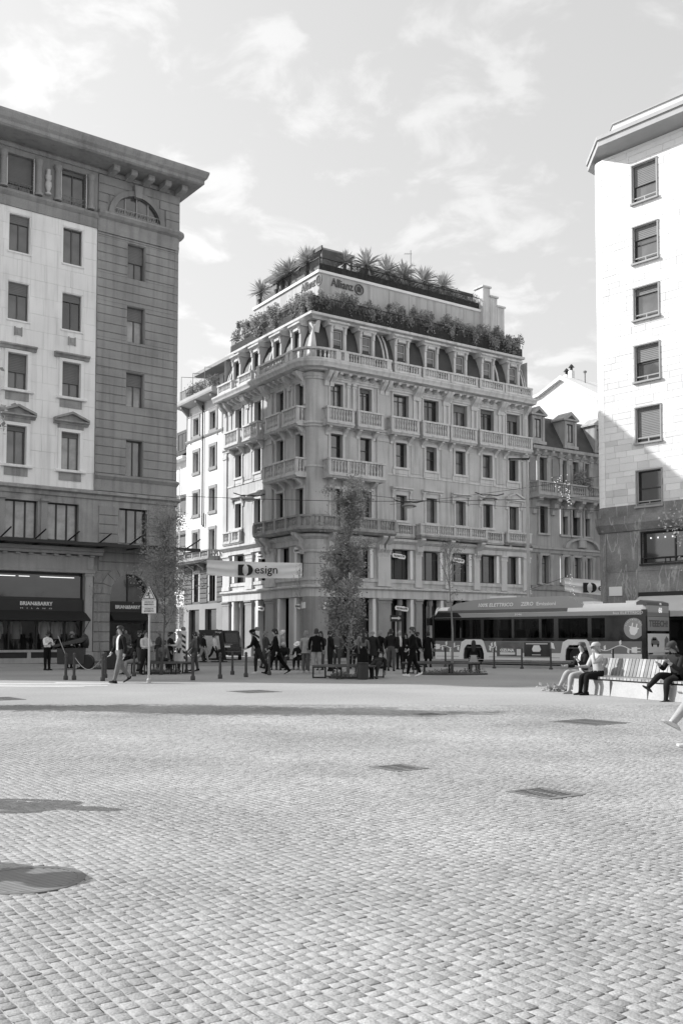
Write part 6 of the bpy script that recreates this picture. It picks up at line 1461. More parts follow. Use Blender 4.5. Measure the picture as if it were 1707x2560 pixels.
tree('sunlit pale leafed tree at the right picture edge', (9.9,25.6,0), 4.6, .95, 2.2, 31, 3800, .09, .05, m=LEAF, nb=22, up=.7, spread=.17)
tree('tree outside the left picture edge shading the paving', (-9.0,20.8,0), 7.2, .95, 1.2, 17, 20000, .15, .06, nb=40, up=1.0, spread=.2)
# planted ground rings
SOIL = mat('planting_soil', .07, .9, .2, 6, .1)
for x, y, a, b, lab in ((4.3,38.3,1.35,.75,'oval bed of low plants round the thin tree before the bus'),(-7.1,39.3,.7,.6,'small soil bed inside the left bench'),(.25,35.0,.7,.7,'small soil bed inside the middle bench'),(-11.2,45.3,.9,.5,'low planted bed beside the litter bin')):
    o = thing('planting_bed', lab, 'planting bed', (x,y,0), 0, 'beds round the young trees')
    obj('soil', MB().lathe([(1.0,0),(1.0,.05),(.9,.07)], 0, 0, 24), SOIL, o, Matrix.Diagonal((a,b,1,1)))
    rg = np.random.default_rng(int(abs(x)*10)); n = 500; t = rg.uniform(0,2*math.pi,n); q = np.sqrt(rg.uniform(0,1,n)); cl = .5+.5*np.sin(t*3+1)
    obj('low_plants', leaf_mesh('low_plants', np.stack([a*q*np.cos(t)*.95, b*q*np.sin(t)*.95, .06+rg.uniform(0,.16,n)*cl],1), .09, LEAF, rg, 1.2), parent=o, kind='stuff')
rg = np.random.default_rng(4); n = 220
obj('leaves', leaf_mesh('leaves', np.stack([rg.normal(size=n)*.22, rg.normal(size=n)*.18, rg.uniform(0,.16,n)],1), .11, LEAF_P, rg, 1.0), parent=gp); obj('stem', MB().tube([(0,0,0),(.05,0,.15)], .012, 5), BARK, gp)
# roof terrace shrubs and spiky plants
def cen(x, y, z, left=False):
    M_ = CEN.matrix_basis @ (CLR if left else I4); return tuple(M_ @ Vector((x,y,z)))
def shrub(lab, loc, rx, rz, n, size, m, seed, rotz, group):
    rg = np.random.default_rng(seed); o = thing('shrub', lab, 'shrub', loc, rotz, group)
    k = 13; cs = np.stack([rg.uniform(-1,1,k)*rx, rg.uniform(-.45,.4,k), .2*rz+rg.uniform(-.35,.75,k)*rz],1); rr = rg.uniform(.16,.46,k)
    idx = rg.integers(0,k,n); v = rg.normal(size=(n,3)); v /= np.linalg.norm(v,axis=1)[:,None]; C = cs[idx] + v*(rr[idx]*rg.uniform(.55,1.08,n))[:,None]
    C[:,1] -= np.maximum(0, .2-C[:,2])*.3; C[:,2] -= rg.uniform(0,1,n)**3*.7; C[:,2] = np.maximum(C[:,2], -.85)
    obj('foliage', leaf_mesh('foliage', C, size, m, rg, 1.0), parent=o)
    st = MB(); [st.tube([(c[0]*.3,0,0), tuple(c)], [.025,.012], 4) for c in cs]; obj('stems', st, BARK, o)
    pt = MB().prof([(-.25,-.98),(.25,-.98),(.28,-.45),(-.28,-.45)], -rx*.7, rx*.7); obj('planter', pt, BAMBOO, o)
GA = R(34.25); GL = R(34.25-91)
xs_ = [(1.3,.9,.7,LEAF),(3.2,1.1,.75,LEAF),(4.8,.7,.5,LEAF_P),(7.0,1.1,1.0,LEAF_D),(8.9,1.1,1.1,LEAF_D),(10.8,1.1,1.1,LEAF_D),(12.6,1.0,1.0,LEAF_D),(14.2,.9,.75,LEAF_D),(15.8,.9,.8,LEAF_D),(17.4,1.1,1.15,LEAF_D),(19.0,1.1,1.1,LEAF_D),(20.3,.8,.9,LEAF_D)]
ords = ['first','second','third','fourth','fifth','sixth','seventh','eighth','ninth','tenth','eleventh','twelfth']
for i, (x, rx, rz, m) in enumerate(xs_): shrub('leafy shrub on the lower roof terrace, %s from the corner along the shaded side' % ords[i], cen(x,.95,25.78), rx*1.2, rz*1.1, 2300, .15, m, 40+i, GA, 'shrubs on the lower roof terrace')
for i, (x, rx, rz) in enumerate(((-1.6,1.1,.9),(-3.6,1.1,1.0),(-5.6,1.1,1.0),(-7.6,1.1,1.1),(-9.6,1.1,1.1),(-11.6,1.1,1.3))): shrub('sunlit leafy shrub on the lower roof terrace, %s from the corner along the street side' % ords[i], cen(x,.95,25.72,True), rx*1.15, rz*1.15, 2300, .15, LEAF_P, 70+i, GL, 'shrubs on the lower roof terrace')
YUC = mat('spiky_leaf', .42, .55, .2, 3, 0, trans=.25)
def yucca(lab, loc, s, m, seed, group):
    rg = np.random.default_rng(seed); o = thing('spiky_plant', lab, 'plant', loc, 0, group); V = []; Fc = []
    for i in range(110):
        az = rg.uniform(0,2*math.pi); el = rg.uniform(-.35,1.45); L = s*rg.uniform(.7,1.1); d = np.array([math.cos(az)*math.cos(el), math.sin(az)*math.cos(el), math.sin(el)]); sd = np.array([-math.sin(az),math.cos(az),0])*.035*s*1.3
        p0 = np.array([0,0,.45*s]); p1 = p0+d*L*.55; p2 = p0+d*L+np.array([0,0,-.12*L]); b = len(V); V += [p0-sd*.6,p0+sd*.6,p1+sd,p1-sd,p2]; Fc += [(b,b+1,b+2,b+3),(b+3,b+2,b+4)]
    me = bpy.data.meshes.new('blades'); me.from_pydata([tuple(v) for v in V], [], Fc); me.materials.append(m); obj('blades', me, parent=o); obj('trunk', MB().tube([(0,0,-.3),(0,0,.5*s)], .09*s, 6), BARK, o); obj('pot', MB().lathe([(.22,-.55),(.3,-.1),(.28,-.1)], 0, 0, 12), BAMBOO, o)
for i, (x, s) in enumerate(((4.6,.9),(6.6,1.25),(8.6,1.15),(10.2,1.15),(12.2,1.15),(14.2,1.1))): yucca('spiky plant on the upper terrace, %s from the corner along the shaded side' % ords[i], cen(x,2.35,29.35), s*1.3, YUC, 90+i, 'spiky plants on the upper roof terrace')
for i, (x, s) in enumerate(((-4.0,1.2),(-6.7,1.3),(-7.7,1.2),(-8.6,1.0),(-11.4,1.05))): yucca('spiky plant on the upper terrace, %s from the corner along the street side' % ords[i], cen(x,2.2,29.25,True), s*1.2, YUC, 100+i, 'spiky plants on the upper roof terrace')
for i, (x, rx, rz) in enumerate(((15.8,.7,.6),(17.3,.7,.6))): shrub('small shrub at the far right of the upper terrace, %s one' % ('nearer','farther')[i], cen(x,2.6,29.3), rx, rz, 700, .13, LEAF, 110+i, GA, 'shrubs on the upper roof terrace')
for i, x in enumerate((-6.2,-4.6,-2.2)):
    M_ = WHB.matrix_basis @ Vector((x,.1,22.4)); shrub('potted plant on the roof of the white building, %s from the left' % ords[i], tuple(M_ + Vector((0,0,.55))), .6, .7, 500, .13, LEAF, 120+i, R(-56.75), 'plants on the white building roof')
M_ = DRK.matrix_basis @ Vector((6.1,-.6,14.4)); shrub('bushy plant on the balcony of the dark town house', tuple(M_), 1.0, 1.5, 1600, .13, LEAF_D, 130, GA, None)
# aerials
def aerial(lab, loc, h, arms):
    o = thing('aerial', lab, 'aerial', loc); obj('mast', MB().tube([(0,0,0),(0,0,h)], .03, 5), GREYMETAL, o)
    for z, w in arms:
        a_ = obj('arm', MB().tube([(-w*.2,0,z),(w,0,z)], .018, 4), GREYMETAL, o); [obj('element', MB().tube([(x,-.2,z),(x,.2,z)], .012, 4), GREYMETAL, a_) for x in np.linspace(0,w,4)]
aerial('tall thin aerial on the penthouse roof', cen(13.0,5,30.7), 2.9, ((1.0,.9),(1.6,.4),(2.6,-.5)))
aerial('thin aerial at the left end of the corner block roof', cen(-13.2,2,22.5,True), 4.2, ((2.4,.6),(4.0,.8)))
for i, x in enumerate((-5.4,-4.2,-3.0)): aerial('small aerial on the white building roof, %s from the left' % ords[i], tuple(WHB.matrix_basis @ Vector((x,4,24.6))), 1.8+.3*(i==2), ((1.1,.5),(1.5,.4)))
# ================================================================ people
def cloth(c): return mat('cloth_%03d' % int(c*1000), c, .9, .15, 5, .08, 60, bump=.15, spec=.08)
def skin(c=.36): return mat('skin_%02d' % int(c*100), c, .55, .05, 4, 0)
def hairm(c): return mat('hair_%03d' % int(c*1000), c, .6, .2, 30, 0)
EYE = mat('eye_dark', .02, .3, 0, 1, 0)
PEOPLE = []
def person(lab, loc, rz, top=.012, legs=.012, shoes=.02, hair=.02, h=1.75, lean=0, head=(0,0), LL=(0,0), RL=(0,0), LA=(8,10,12), RA=(8,10,12), spread=3, seat=None, shirt=None, bare=False, skirt=None, coat=None, hat=None, longhair=False, bald=False, sk=.36, wide=1.0, group='people around the square', shorts=False):
    s = h/1.75; st = {}
    V = []; E = []; RD = []; RG = []
    def add(p, r, reg, par=None):
        V.append(Vector(p)); RD.append(r if isinstance(r, tuple) else (r, r)); RG.append(reg)
        if par is not None: E.append((par, len(V)-1))
        return len(V)-1
    ln = R(lean)
    def tp(x, y, z):    # torso frame: lean forward about the hip axis
        return Vector((x, y*math.cos(ln)-z*math.sin(ln), z*math.cos(ln)+y*math.sin(ln)))
    W = wide
    P = add((0,0,0), (.172*W,.135*W), 2)
    A = add(tp(0,0,.14), (.17*W,.128*W), 1, P); B = add(tp(0,-.01,.30), (.185*W,.135*W), 1, A); C = add(tp(0,0,.43), (.178*W,.12*W), 1, B); N = add(tp(0,.01,.50), (.058,.058), 1, C)
    hp, ht = R(head[0]), R(head[1]); nb = V[N]; hl = ln*.55+hp
    def hd(x, y, z):
        v = Vector((x, y, z)); v = Matrix.Rotation(hl, 3, 'X') @ Matrix.Rotation(ht, 3, 'Z') @ v; return nb + v
    H0 = add(hd(0,-.005,.06), (.052,.055), 0, N); H1 = add(hd(0,-.03,.125), (.066,.076), 0, H0); H2 = add(hd(0,-.012,.205), (.079,.096), 0, H1); H3 = add(hd(0,0,.275), (.055,.068), 0, H2)
    hands = []
    for sx, (pt, ab, el) in ((1, LA), (-1, RA)):
        S = add(tp(sx*.15*W,.0,.43), .078, 1, C); S2 = add(tp(sx*.2*W,.0,.40), .076, 1, S)
        a, b = R(pt), R(ab); d1 = Vector((sx*math.sin(b), -math.sin(a)*math.cos(b), -math.cos(a)*math.cos(b)))
        if lean > 40 or lean < -40: d1 = Matrix.Rotation(ln*.8, 3, 'X') @ d1
        e = V[S2]+d1*.27; EL = add(V[S2].lerp(e,.5), .067, 1, S2); EL = add(e, .058, 1, EL)
        f = a+R(el); inn = -.35 if el > 60 else -.05; d2 = Vector((sx*inn, -math.sin(f), -math.cos(f))).normalized()
        w = e+d2*.24; FA = add(e.lerp(w,.5), .052 if not bare else .045, 0 if bare else 1, EL); WR_ = add(w, .034, 0, FA); add(w+d2*.05, (.036,.022), 0, WR_); hands.append((w+d2*.05, d2, sx))
    feet = []; shoe = []
    for sx, (hipp, kn) in ((1, LL), (-1, RL)):
        hj = Vector((sx*.085*W, 0, -.04)); a = R(hipp); sp = R(spread); d1 = Vector((sx*math.sin(sp), -math.sin(a)*math.cos(sp), -math.cos(a)*math.cos(sp)))
        HJ = add(hj, .112*W, 2, P); k = hj+d1*.43; m_ = add(hj.lerp(k,.5), .100*W, 2, HJ); K = add(k, .078, 2, m_)
        b = a-R(kn); d2 = Vector((sx*.02, -math.sin(b), -math.cos(b))).normalized(); an = k+d2*.41
        m_ = add(k.lerp(an,.4), .073, 0 if shorts else 2, K); AN = add(an, .055, 0 if shorts else 2, m_)
        fa = b*.6; fd = Vector((0, -math.cos(fa), math.sin(fa))) if seat is None or kn > 20 else Vector((0,-.85,.5))
        hl_ = add(an+Vector((0,.02,-.03)), .03, 3, AN); t1 = add(an+fd*.05+Vector((0,0,-.04)), (.03,.025), 3, AN); t2 = add(an+fd*.10+Vector((0,0,-.05)), (.02,.015), 3, t1); shoe.append((an.copy(), fd.copy())); feet.append(min(an.z-.085, (an+fd*.19).z-.085))
    base = -min(feet) if seat is None else seat/s
    V2 = [(v+Vector((0,0,base)))*s for v in V]
    me = bpy.data.meshes.new('body'); me.from_pydata([tuple(v) for v in V2], E, [])
    o = bpy.data.objects.new('person', me); col.objects.link(o); o.location = loc; o.rotation_euler = (0,0,rz)
    o['label'] = lab; o['category'] = 'person'; 
    if group: o['group'] = group
    sm = o.modifiers.new('skin', 'SKIN'); sm.use_smooth_shade = True; sm.branch_smoothing = .4
    for i, v in enumerate(me.skin_vertices[0].data): v.radius = (RD[i][0]*s, RD[i][1]*s); v.use_root = (i == 0)
    ss = o.modifiers.new('sub', 'SUBSURF'); ss.levels = 2; ss.render_levels = 2
    PEOPLE.append(dict(o=o, V=np.array([tuple(v) for v in V2]), E=E, RG=RG, RD=np.array([max(r) for r in RD])*s, mats=[skin(sk), cloth(top), cloth(legs), cloth(shoes), cloth(shirt if shirt is not None else top), EYE], shirt=shirt,
        hd=hd, tp=tp, s=s, base=base, hands=hands, shoe=shoe, shoem=cloth(shoes), hair=hair, hat=hat, longhair=longhair, bald=bald, skirt=skirt, coat=coat, lean=ln, LL=LL, RL=RL, seat=seat, wide=W))
    return o
def finish_people():
    dg = bpy.context.evaluated_depsgraph_get(); dg.update()
    new = [bpy.data.meshes.new_from_object(p['o'].evaluated_get(dg)) for p in PEOPLE]
    for p, me in zip(PEOPLE, new):
        o = p['o']; o.modifiers.clear(); o.data = me; me.name = 'body'
        n = len(me.polygons); C = np.empty(n*3); me.polygons.foreach_get('center', C); C = C.reshape(-1,3)
        best = np.full(n, 1e9); reg = np.zeros(n, int)
        for a, b in p['E']:
            A, B = p['V'][a], p['V'][b]; d = B-A; L2 = (d@d)+1e-9; t = np.clip(((C-A)@d)/L2, 0, 1); dist = np.linalg.norm(C-(A+t[:,None]*d), axis=1)-.5*(p['RD'][a]*(1-t)+p['RD'][b]*t)
            r = np.where(t < .5, p['RG'][a], p['RG'][b]) if p['RG'][a] != 0 or p['RG'][b] == 0 else p['RG'][b]
            if isinstance(r, int): r = np.full(n, r)
            k = dist < best; best[k] = dist[k]; reg[k] = r[k]
        if p['shirt'] is not None:
            N = np.empty(n*3); me.polygons.foreach_get('normal', N); N = N.reshape(-1,3); k = (reg == 1) & (N[:,1] < -.45) & (np.abs(C[:,0]) < .055); reg[k] = 4
        me.materials.clear()
        for m in p['mats']: me.materials.append(m)
        me.polygons.foreach_set('material_index', reg.astype('i'))
        # head details, fingers: joined into the one body mesh
        import bmesh
        s = p['s']; up = Vector((0,0,p['base'])); W = lambda x, y, z: (p['hd'](x,y,z)+up)*s
        ex = MB(); ex.m = 0
        ex.add([W(-.014,-.098,.135), W(.014,-.098,.135), W(0,-.128,.138), W(0,-.100,.195), W(0,-.1,.125)], [(0,2,3),(2,1,3),(0,4,2),(4,1,2)])
        for sx in (-1,1): ex.tube([W(sx*.078,.005,.13), W(sx*.092,.018,.165), W(sx*.082,.02,.2)], [.012*s,.016*s,.01*s], 5)
        for w, d, sx in p['hands']:
            side = d.cross(Vector((0,1,0))); side = side.normalized() if side.length > .2 else Vector((1,0,0)); cu = d.cross(side)
            for k in range(4):
                q = w+side*(k-1.5)*.019; L = (.075,.085,.08,.062)[k]; ex.tube([(q+up)*s, (q+d*L*.55+cu*.006+up)*s, (q+d*L+cu*.03+up)*s], [.0105*s,.0095*s,.006*s], 5)
            q = w-d*.03+side*.03*-sx; ex.tube([(q+up)*s, (q+d*.04+side*-.03*sx+up)*s, (q+d*.075+side*-.034*sx+up)*s], [.013*s,.011*s,.007*s], 5)
        ex.m = 5
        for sx in (-1,1): ex.add([W(sx*.03-.012,-.094,.172), W(sx*.03+.012,-.094,.172), W(sx*.03+.01,-.096,.182), W(sx*.03-.01,-.096,.182)], [(0,1,2,3)])
        ex.add([W(-.025,-.095,.098), W(.025,-.095,.098), W(.02,-.097,.106), W(-.02,-.097,.106)], [(0,1,2,3)])
        bm = bmesh.new(); bm.from_mesh(me); vs = [bm.verts.new(v) for v in ex.V]
        for f, mi in zip(ex.F, ex.M):
            try: q = bm.faces.new([vs[i] for i in f]); q.material_index = mi; q.smooth = True
            except ValueError: pass
        bm.to_mesh(me); bm.free()
        for an, fd in p['shoe']:
            dn = Vector((0, fd.z, -abs(fd.y))) if abs(fd.y) > .2 else Vector((0,0,-1)); dn.normalize(); sd = fd.cross(dn).normalized(); VV = []
            secs = ((-.075,.026,.075),(-.055,.038,.10),(.0,.043,.105),(.06,.046,.075),(.12,.05,.055),(.165,.046,.045),(.195,.03,.035))
            for t, w, hh in secs:
                c0 = an+fd*t+dn*.088
                VV += [(c0+sd*w+up)*s, (c0+sd*w*.92-dn*hh*.6+up)*s, (c0+sd*w*.5-dn*hh+up)*s, (c0-sd*w*.5-dn*hh+up)*s, (c0-sd*w*.92-dn*hh*.6+up)*s, (c0-sd*w+up)*s]
            k = len(secs); obj('shoe', MB().add(VV, [(i*6+j,(i+1)*6+j,(i+1)*6+(j+1)%6,i*6+(j+1)%6) for i in range(k-1) for j in range(6)] + [tuple(range(6)), tuple(range((k-1)*6,k*6))]), p['shoem'], o, smooth=50)
        # hair or hat as children
        def cap(name, m, r, z0, front, tail=0.0):
            mb = MB(); n_, k_ = 16, 6; VV = []
            for j in range(k_+1):
                ph = (math.pi/2)*j/k_
                for i in range(n_):
                    th = 2*math.pi*i/n_; fr = max(0, -math.sin(th)); low = z0+(front-z0)*fr**.8
                    if name == 'hair' and tail: low -= tail*max(0, math.sin(th))**.7
                    zz = low+(.305+.0-low)*math.sin(ph); rr = math.cos(ph)**.55 if j < k_ else .02
                    VV.append(W(.094*r*rr*math.cos(th), -.008+.115*r*rr*math.sin(th), zz))
            mb.add(VV, [(j*n_+i, j*n_+(i+1)%n_, (j+1)*n_+(i+1)%n_, (j+1)*n_+i) for j in range(k_) for i in range(n_)] + [tuple(range(k_*n_, (k_+1)*n_))])
            return obj(name, mb, m, o, smooth=60)
        if p['hat'] is not None:
            c_ = cap('hat', cloth(p['hat'][0]), 1.1, .2, .215)
            if p['hat'][1] == 'cap': obj('visor', MB().add([W(-.08,-.09,.22), W(.08,-.09,.22), W(.06,-.19,.2), W(0,-.21,.198), W(-.06,-.19,.2)], [(0,1,2,3,4)]), cloth(p['hat'][0]), c_)
            if p['hat'][1] == 'brim': obj('brim', MB().add([W(.19*math.cos(2*math.pi*i/16), -.01+.2*math.sin(2*math.pi*i/16), .205) for i in range(16)], [tuple(range(16))]), cloth(p['hat'][0]), c_)
            if not p['bald']: cap('hair', hairm(p['hair']), 1.04, .07, .2, .05 if not p['longhair'] else .25)
        elif not p['bald']: cap('hair', hairm(p['hair']), 1.08, .10 if not p['longhair'] else .03, .225, .02 if not p['longhair'] else .22)
        if p['coat'] is not None or p['skirt'] is not None:
            c_, ln_, fl = p['coat'] or p['skirt']; mb = MB(); n_ = 14; VV = []
            zs_ = [.16,.02,-.12,-ln_*.6,-ln_]
            for j, z in enumerate(zs_):
                rx, ry = [(.152,.118),(.165,.135),(.18,.15),(.18+fl*.6,.16+fl*.6),(.18+fl,.16+fl)][j]
                for i in range(n_):
                    th = 2*math.pi*i/n_; v = p['tp'](rx*p['wide']*math.cos(th), ry*p['wide']*math.sin(th), z) if z > 0 else Vector((rx*p['wide']*math.cos(th), ry*p['wide']*math.sin(th), z))
                    VV.append((v+up)*s)
            mb.add(VV, [(j*n_+i, j*n_+(i+1)%n_, (j+1)*n_+(i+1)%n_, (j+1)*n_+i) for j in range(4) for i in range(n_)])
            obj('coat_skirt' if p['coat'] else 'skirt', mb, cloth(c_), o, smooth=60)
G = 'people around the square'
person('man in open dark jacket, pale shirt and jeans striding left past the warning sign', (-6.93,31.03,0), R(-48), top=.018, legs=.16, shoes=.02, hair=.03, h=1.82, shirt=.55, LL=(20,6), RL=(-16,26), LA=(-8,8,18), RA=(10,8,28), wide=1.02, group=None)
person('worker in a white vest and black trousers looking at a phone before the shop', (-12.89,43.4,0), R(60), top=.7, legs=.012, hair=.012, h=1.72, LA=(24,5,105), RA=(18,8,95), head=(22,0), sk=.14, group=None)
person('man in a grey cap bending behind the refuse cart', (-12.75,46.4,0), R(50), top=.015, legs=.02, hat=(.2,'cap'), h=1.72, lean=18, LA=(40,8,40), RA=(40,8,40), group=None)
person('woman with pale jacket and dark trousers at the left bench', (-7.52,38.0,0), R(50), top=.5, legs=.02, hair=.015, h=1.68, LA=(20,8,85), RA=(15,8,70), LL=(6,8), RL=(-6,10), group=None)
person('person in dark clothes sitting on the left end of the left bench', (-8.05,38.75,0), R(-60), top=.03, legs=.28, hair=.02, h=1.68, lean=22, seat=.56, LL=(84,82), RL=(80,74), LA=(40,6,50), RA=(40,6,50), head=(20,0), group=None)
person('woman in a long pale trench coat facing left behind the left bench', (-6.72,41.0,0), R(-85), top=.52, legs=.02, hair=.3, h=1.70, coat=(.52,.50,.05), LA=(25,6,70), RA=(20,6,60), longhair=True, group=None)
person('dark haired person in black beside the trench coat woman', (-7.12,41.2,0), R(80), top=.02, legs=.02, hair=.012, h=1.66, LA=(20,6,60), group=None)
person('person in grey sitting on the far side of the left bench', (-7.3,40.35,0), R(150), top=.12, legs=.05, hair=.05, h=1.7, seat=.56, LL=(85,85), RL=(85,85), lean=10, group=None)
person('bald man in dark clothes pushing the pushchair', (-8.35,57.7,0), R(-80), top=.04, legs=.06, bald=True, h=1.8, LA=(45,8,30), RA=(45,8,30), LL=(18,8), RL=(-14,20), group=None)
person('woman in black jacket and pale trousers walking right behind the pushchair', (-7.85,56.4,0), R(80), top=.015, legs=.3, shoes=.25, hair=.015, h=1.7, LL=(20,5), RL=(-20,22), group=None)
person('person in a white shirt walking beside the black van', (-7.45,58.0,0), R(80), top=.62, legs=.02, hair=.02, h=1.7, LL=(24,8), RL=(-22,24), group=None)
person('stooping man in black cap and jacket with white shoes left of centre', (-3.28,39.0,0), R(-80), top=.010, legs=.03, shoes=.6, hat=(.01,'beanie'), h=1.78, lean=22, LL=(-24,14), RL=(12,14), LA=(30,8,30), RA=(24,8,40), wide=1.08, group=None)
person('man all in black taking a long stride left', (-2.5,38.2,0), R(-84), top=.008, legs=.008, shoes=.01, hair=.012, h=1.84, lean=6, LL=(30,4), RL=(-28,16), LA=(-12,8,20), RA=(16,8,30), coat=(.008,.2,.03), group=None)
person('white haired man in a grey top behind the striding man', (-2.75,46.3,0), R(100), top=.3, legs=.05, hair=.6, h=1.78, group=None)
person('old man in dark jacket hunched on the middle plank bench', (-2.46,44.0,0), R(-15), top=.02, legs=.07, hair=.35, h=1.72, seat=.56, lean=30, head=(24,0), LL=(86,88), RL=(80,78), LA=(35,4,40), RA=(35,4,40), group=None)
person('woman in a white hat sitting at the right of the plank bench', (-1.85,43.9,0), R(-20), top=.02, legs=.015, shoes=.15, hair=.1, hat=(.75,'brim'), h=1.64, seat=.56, lean=20, head=(20,0), LL=(86,86), RL=(84,80), LA=(30,6,60), RA=(30,6,60), group=None)
person('person in dark coat sitting at the left of the plank bench', (-3.05,44.1,0), R(10), top=.025, legs=.03, hair=.04, h=1.68, seat=.56, lean=14, LL=(86,84), RL=(86,90), LA=(30,6,50), RA=(30,6,50), group=None)
person('woman in a beige jacket and grey trousers seen from behind', (-1.43,39.95,0), R(150), top=.34, legs=.13, shoes=.4, hair=.22, h=1.70, coat=(.34,.14,.02), LA=(-4,12,45), RA=(-4,12,45), wide=1.05, group=None)
person('man in black jacket and pale trousers seen from behind', (-1.0,39.5,0), R(176), top=.010, legs=.38, shoes=.3, hair=.03, h=1.78, LA=(2,12,12), RA=(2,12,12), wide=1.12, coat=(.010,.10,.01), group=None)
person('person in black half hidden left of the middle tree', (-.48,42.0,0), R(110), top=.015, legs=.02, hair=.012, h=1.74, LA=(20,8,60), group=None)
person('woman in a brown top and black skirt seen from behind right of the tree', (.98,43.9,0), R(172), top=.16, legs=.02, hair=.02, h=1.62, skirt=(.012,.62,.06), longhair=True, group=None)
person('bald man in a dark coat seen from behind right of the tree', (1.4,44.5,0), R(165), top=.03, legs=.02, bald=True, h=1.76, coat=(.03,.35,.04), wide=1.1, group=None)
person('man in a black coat standing behind the bald man', (1.78,45.8,0), R(140), top=.012, legs=.04, hair=.25, h=1.76, coat=(.012,.3,.03), group=None)
person('man in dark sweater and grey jeans seen from behind by the bus stop', (2.12,42.35,0), R(172), top=.02, legs=.09, shoes=.03, hair=.02, h=1.78, LA=(2,10,10), RA=(6,10,20), LL=(3,4), RL=(-5,8), wide=1.05, group=None)
person('pale faced man in dark clothes facing the camera by the bus stop', (2.62,44.6,0), R(25), top=.02, legs=.02, bald=True, h=1.76, shirt=.6, group=None)
person('woman in black with long hair beside the bus stop pole', (3.0,46.0,0), R(-30), top=.012, legs=.012, hair=.012, longhair=True, h=1.62, skirt=(.012,.5,.05), LA=(20,6,80), group=None)
person('bearded man in black tracksuit and white shoes walking left', (2.6,36.2,0), R(-80), top=.010, legs=.010, shoes=.75, hair=.05, h=1.82, LL=(18,6), RL=(-16,14), LA=(10,8,40), RA=(-4,8,20), wide=1.1, group=None)
person('person in black standing left of the bus front', (3.7,48.3,0), R(120), top=.015, legs=.012, hair=.015, h=1.7, group=None)
person('person in a long black coat at the bus front', (4.2,48.0,0), R(160), top=.012, legs=.012, hair=.012, h=1.72, coat=(.012,.55,.05), group=None)
person('woman in black top and pale skirt sitting with her back turned by the thin tree', (5.25,39.35,0), R(172), top=.012, legs=.2, shoes=.1, hair=.012, longhair=True, h=1.66, seat=.57, lean=8, LL=(85,84), RL=(85,90), skirt=(.36,.18,.06), LA=(20,10,50), RA=(20,10,50), group=None)
person('person in dark clothes lying on the middle bench with feet hanging over', (1.25,34.75,0), R(-15), top=.02, legs=.03, shoes=.06, hair=.02, h=1.72, seat=.56, lean=-78, LL=(82,60), RL=(78,72), LA=(-20,10,10), RA=(-20,10,10), group=None)
person('woman in pale trousers and black cardigan sitting in the sun, left of the bench pair', (6.17,25.3,0), R(-72), top=.02, legs=.36, shoes=.3, hair=.06, shirt=.5, h=1.70, seat=.53, lean=4, LL=(86,76), RL=(96,66), LA=(20,4,125), RA=(30,4,60), head=(-4,0), group=None)
person('woman in a white top and pale cap in the sun, right of the bench pair', (6.40,24.7,0), R(-70), top=.42, legs=.012, shoes=.01, hair=.3, hat=(.4,'cap'), h=1.70, seat=.53, lean=6, LL=(88,84), RL=(86,80), LA=(62,4,128), RA=(30,4,60), bare=True, group=None)
person('man in dark cap and jacket sitting with crossed legs at the right of the bench', (7.55,22.25,0), R(-66), top=.03, legs=.02, shoes=.05, hair=.03, hat=(.06,'cap'), h=1.78, seat=.54, lean=10, LL=(84,80), RL=(100,50), LA=(30,4,100), RA=(30,4,90), head=(16,0), wide=1.08, group=None)
person('person with white sneakers sitting at the right picture edge, beyond the near one', (7.85,21.1,0), R(-66), top=.2, legs=.02, shoes=.5, h=1.72, seat=.54, LL=(90,56), RL=(84,74), LA=(30,4,60), RA=(30,4,60), group=None)
person('person in white trousers and white sneakers with crossed legs near right', (4.93,12.72,0), R(-76), top=.3, legs=.36, shoes=.6, h=1.76, wide=1.2, seat=.52, lean=5, LL=(84,54), RL=(110,66), LA=(30,4,60), RA=(30,4,60), group=None)
person('tall person outside the left edge casting a shadow on the paving, farther one', (-4.5,8.75,0), R(60), top=.05, legs=.05, h=1.85, coat=(.05,.55,.12), LA=(4,5,8), RA=(4,5,8), wide=1.35, group=None)
person('person outside the left edge whose shadow reaches the round drain', (-4.08,6.36,0), R(70), top=.05, legs=.05, h=1.8, hat=(.2,'brim'), coat=(.05,.5,.1), LA=(4,5,8), RA=(4,5,8), wide=1.3, group=None)
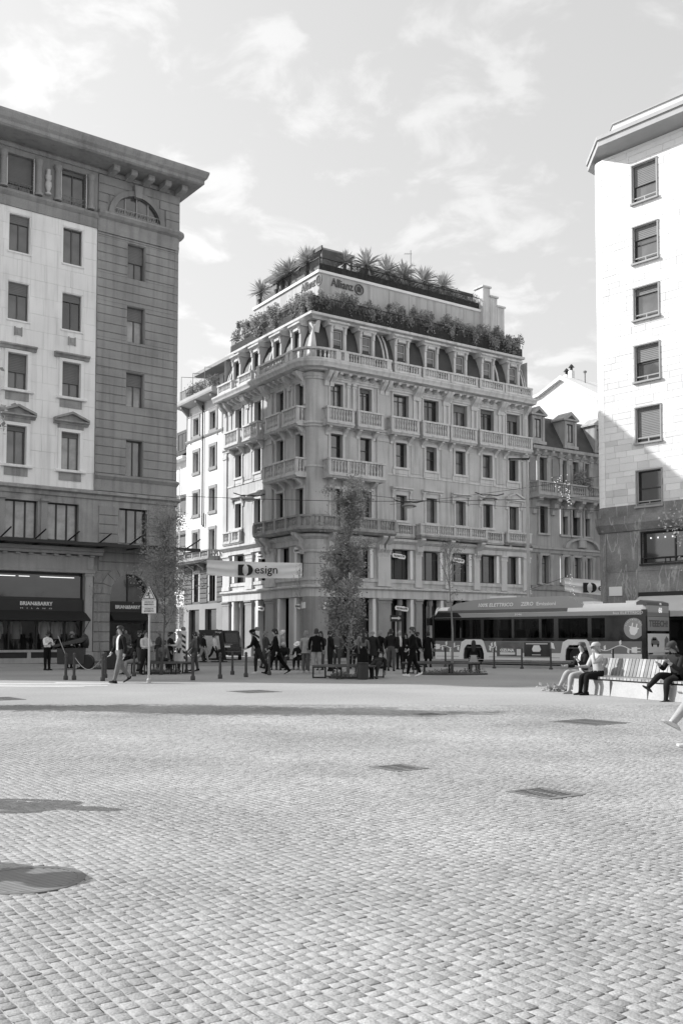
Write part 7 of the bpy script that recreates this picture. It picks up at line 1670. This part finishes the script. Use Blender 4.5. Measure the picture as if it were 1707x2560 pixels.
for x, y, rz, c, lab in ((5.9,.75,40,.22,'grey haired passenger behind the middle bus window'),(8.25,.7,60,.16,'passenger in grey behind the rear bus window'),(9.75,.7,-60,.2,'passenger at the rear of the bus window band')):
    q = bus.matrix_basis @ Vector((x,y,.95)); person(lab, tuple(q), R(-42+rz), top=c, legs=.05, hair=.3, h=1.7, seat=.52, LL=(86,86), RL=(86,86), group=None)
crowd = [(-8.5,41.6,90,.03,.05,1.7),(-7.8,42.3,-60,.06,.03,1.72),(-6.2,41.8,-100,.02,.02,1.66),(-.2,44.6,170,.02,.06,1.75),(.35,45.2,-150,.05,.02,1.68),(.7,47,160,.012,.03,1.8),(1.15,46.4,-40,.03,.02,1.72),(2.3,47.6,30,.015,.02,1.7),(3.2,44.0,60,.03,.02,1.66),(3.35,47.2,-60,.02,.015,1.74),(-3.5,45.6,70,.06,.04,1.72),(-.9,43.6,-20,.03,.03,1.7)]
where = ['behind the left end of the left bench','behind the middle of the left bench','just right of the trench coat woman','left of the middle tree, back turned','directly behind the middle tree','tall behind the bald man','right behind the middle tree facing left','left of the bus stop pole','right of the pale faced man','behind the long haired woman','left behind the plank bench','behind the man in pale trousers']
for (x,y,a,t_,l_,hh), w_ in zip(crowd, where):
    person('bystander in dark clothes standing ' + w_, (x,y,0), R(a), top=random.choice([t_,t_,.12,.26]), legs=random.choice([l_,.08]), hair=random.choice([.012,.03,.15]), h=hh, LA=(random.uniform(0,30),8,random.uniform(10,90)), RA=(random.uniform(0,20),8,random.uniform(10,60)), LL=(random.uniform(-8,10),5), RL=(random.uniform(-10,8),8), longhair=random.random() < .3, group='dark clad bystanders')
finish_people()
pb = thing('plank_bench', 'straight plank bench with people sitting left of the middle tree', 'bench', (-2.45,44.25,0))
for k in range(3): obj('plank', MB().box(-1.1,1.1,-.22+k*.16,-.08+k*.16,.41,.46), PLANK, pb)
for x in (-.9,.9): obj('leg', MB().box(x-.04,x+.04,-.2,.24,0,.405), STEEL, pb)
cbk = thing('concrete_seat', 'concrete block seat just outside the right picture edge', 'bench', (5.2,12.8,0), R(-76)); obj('block', MB().bbox(-.6,.6,-.25,.4,0,.42,.03), CONC, cbk)
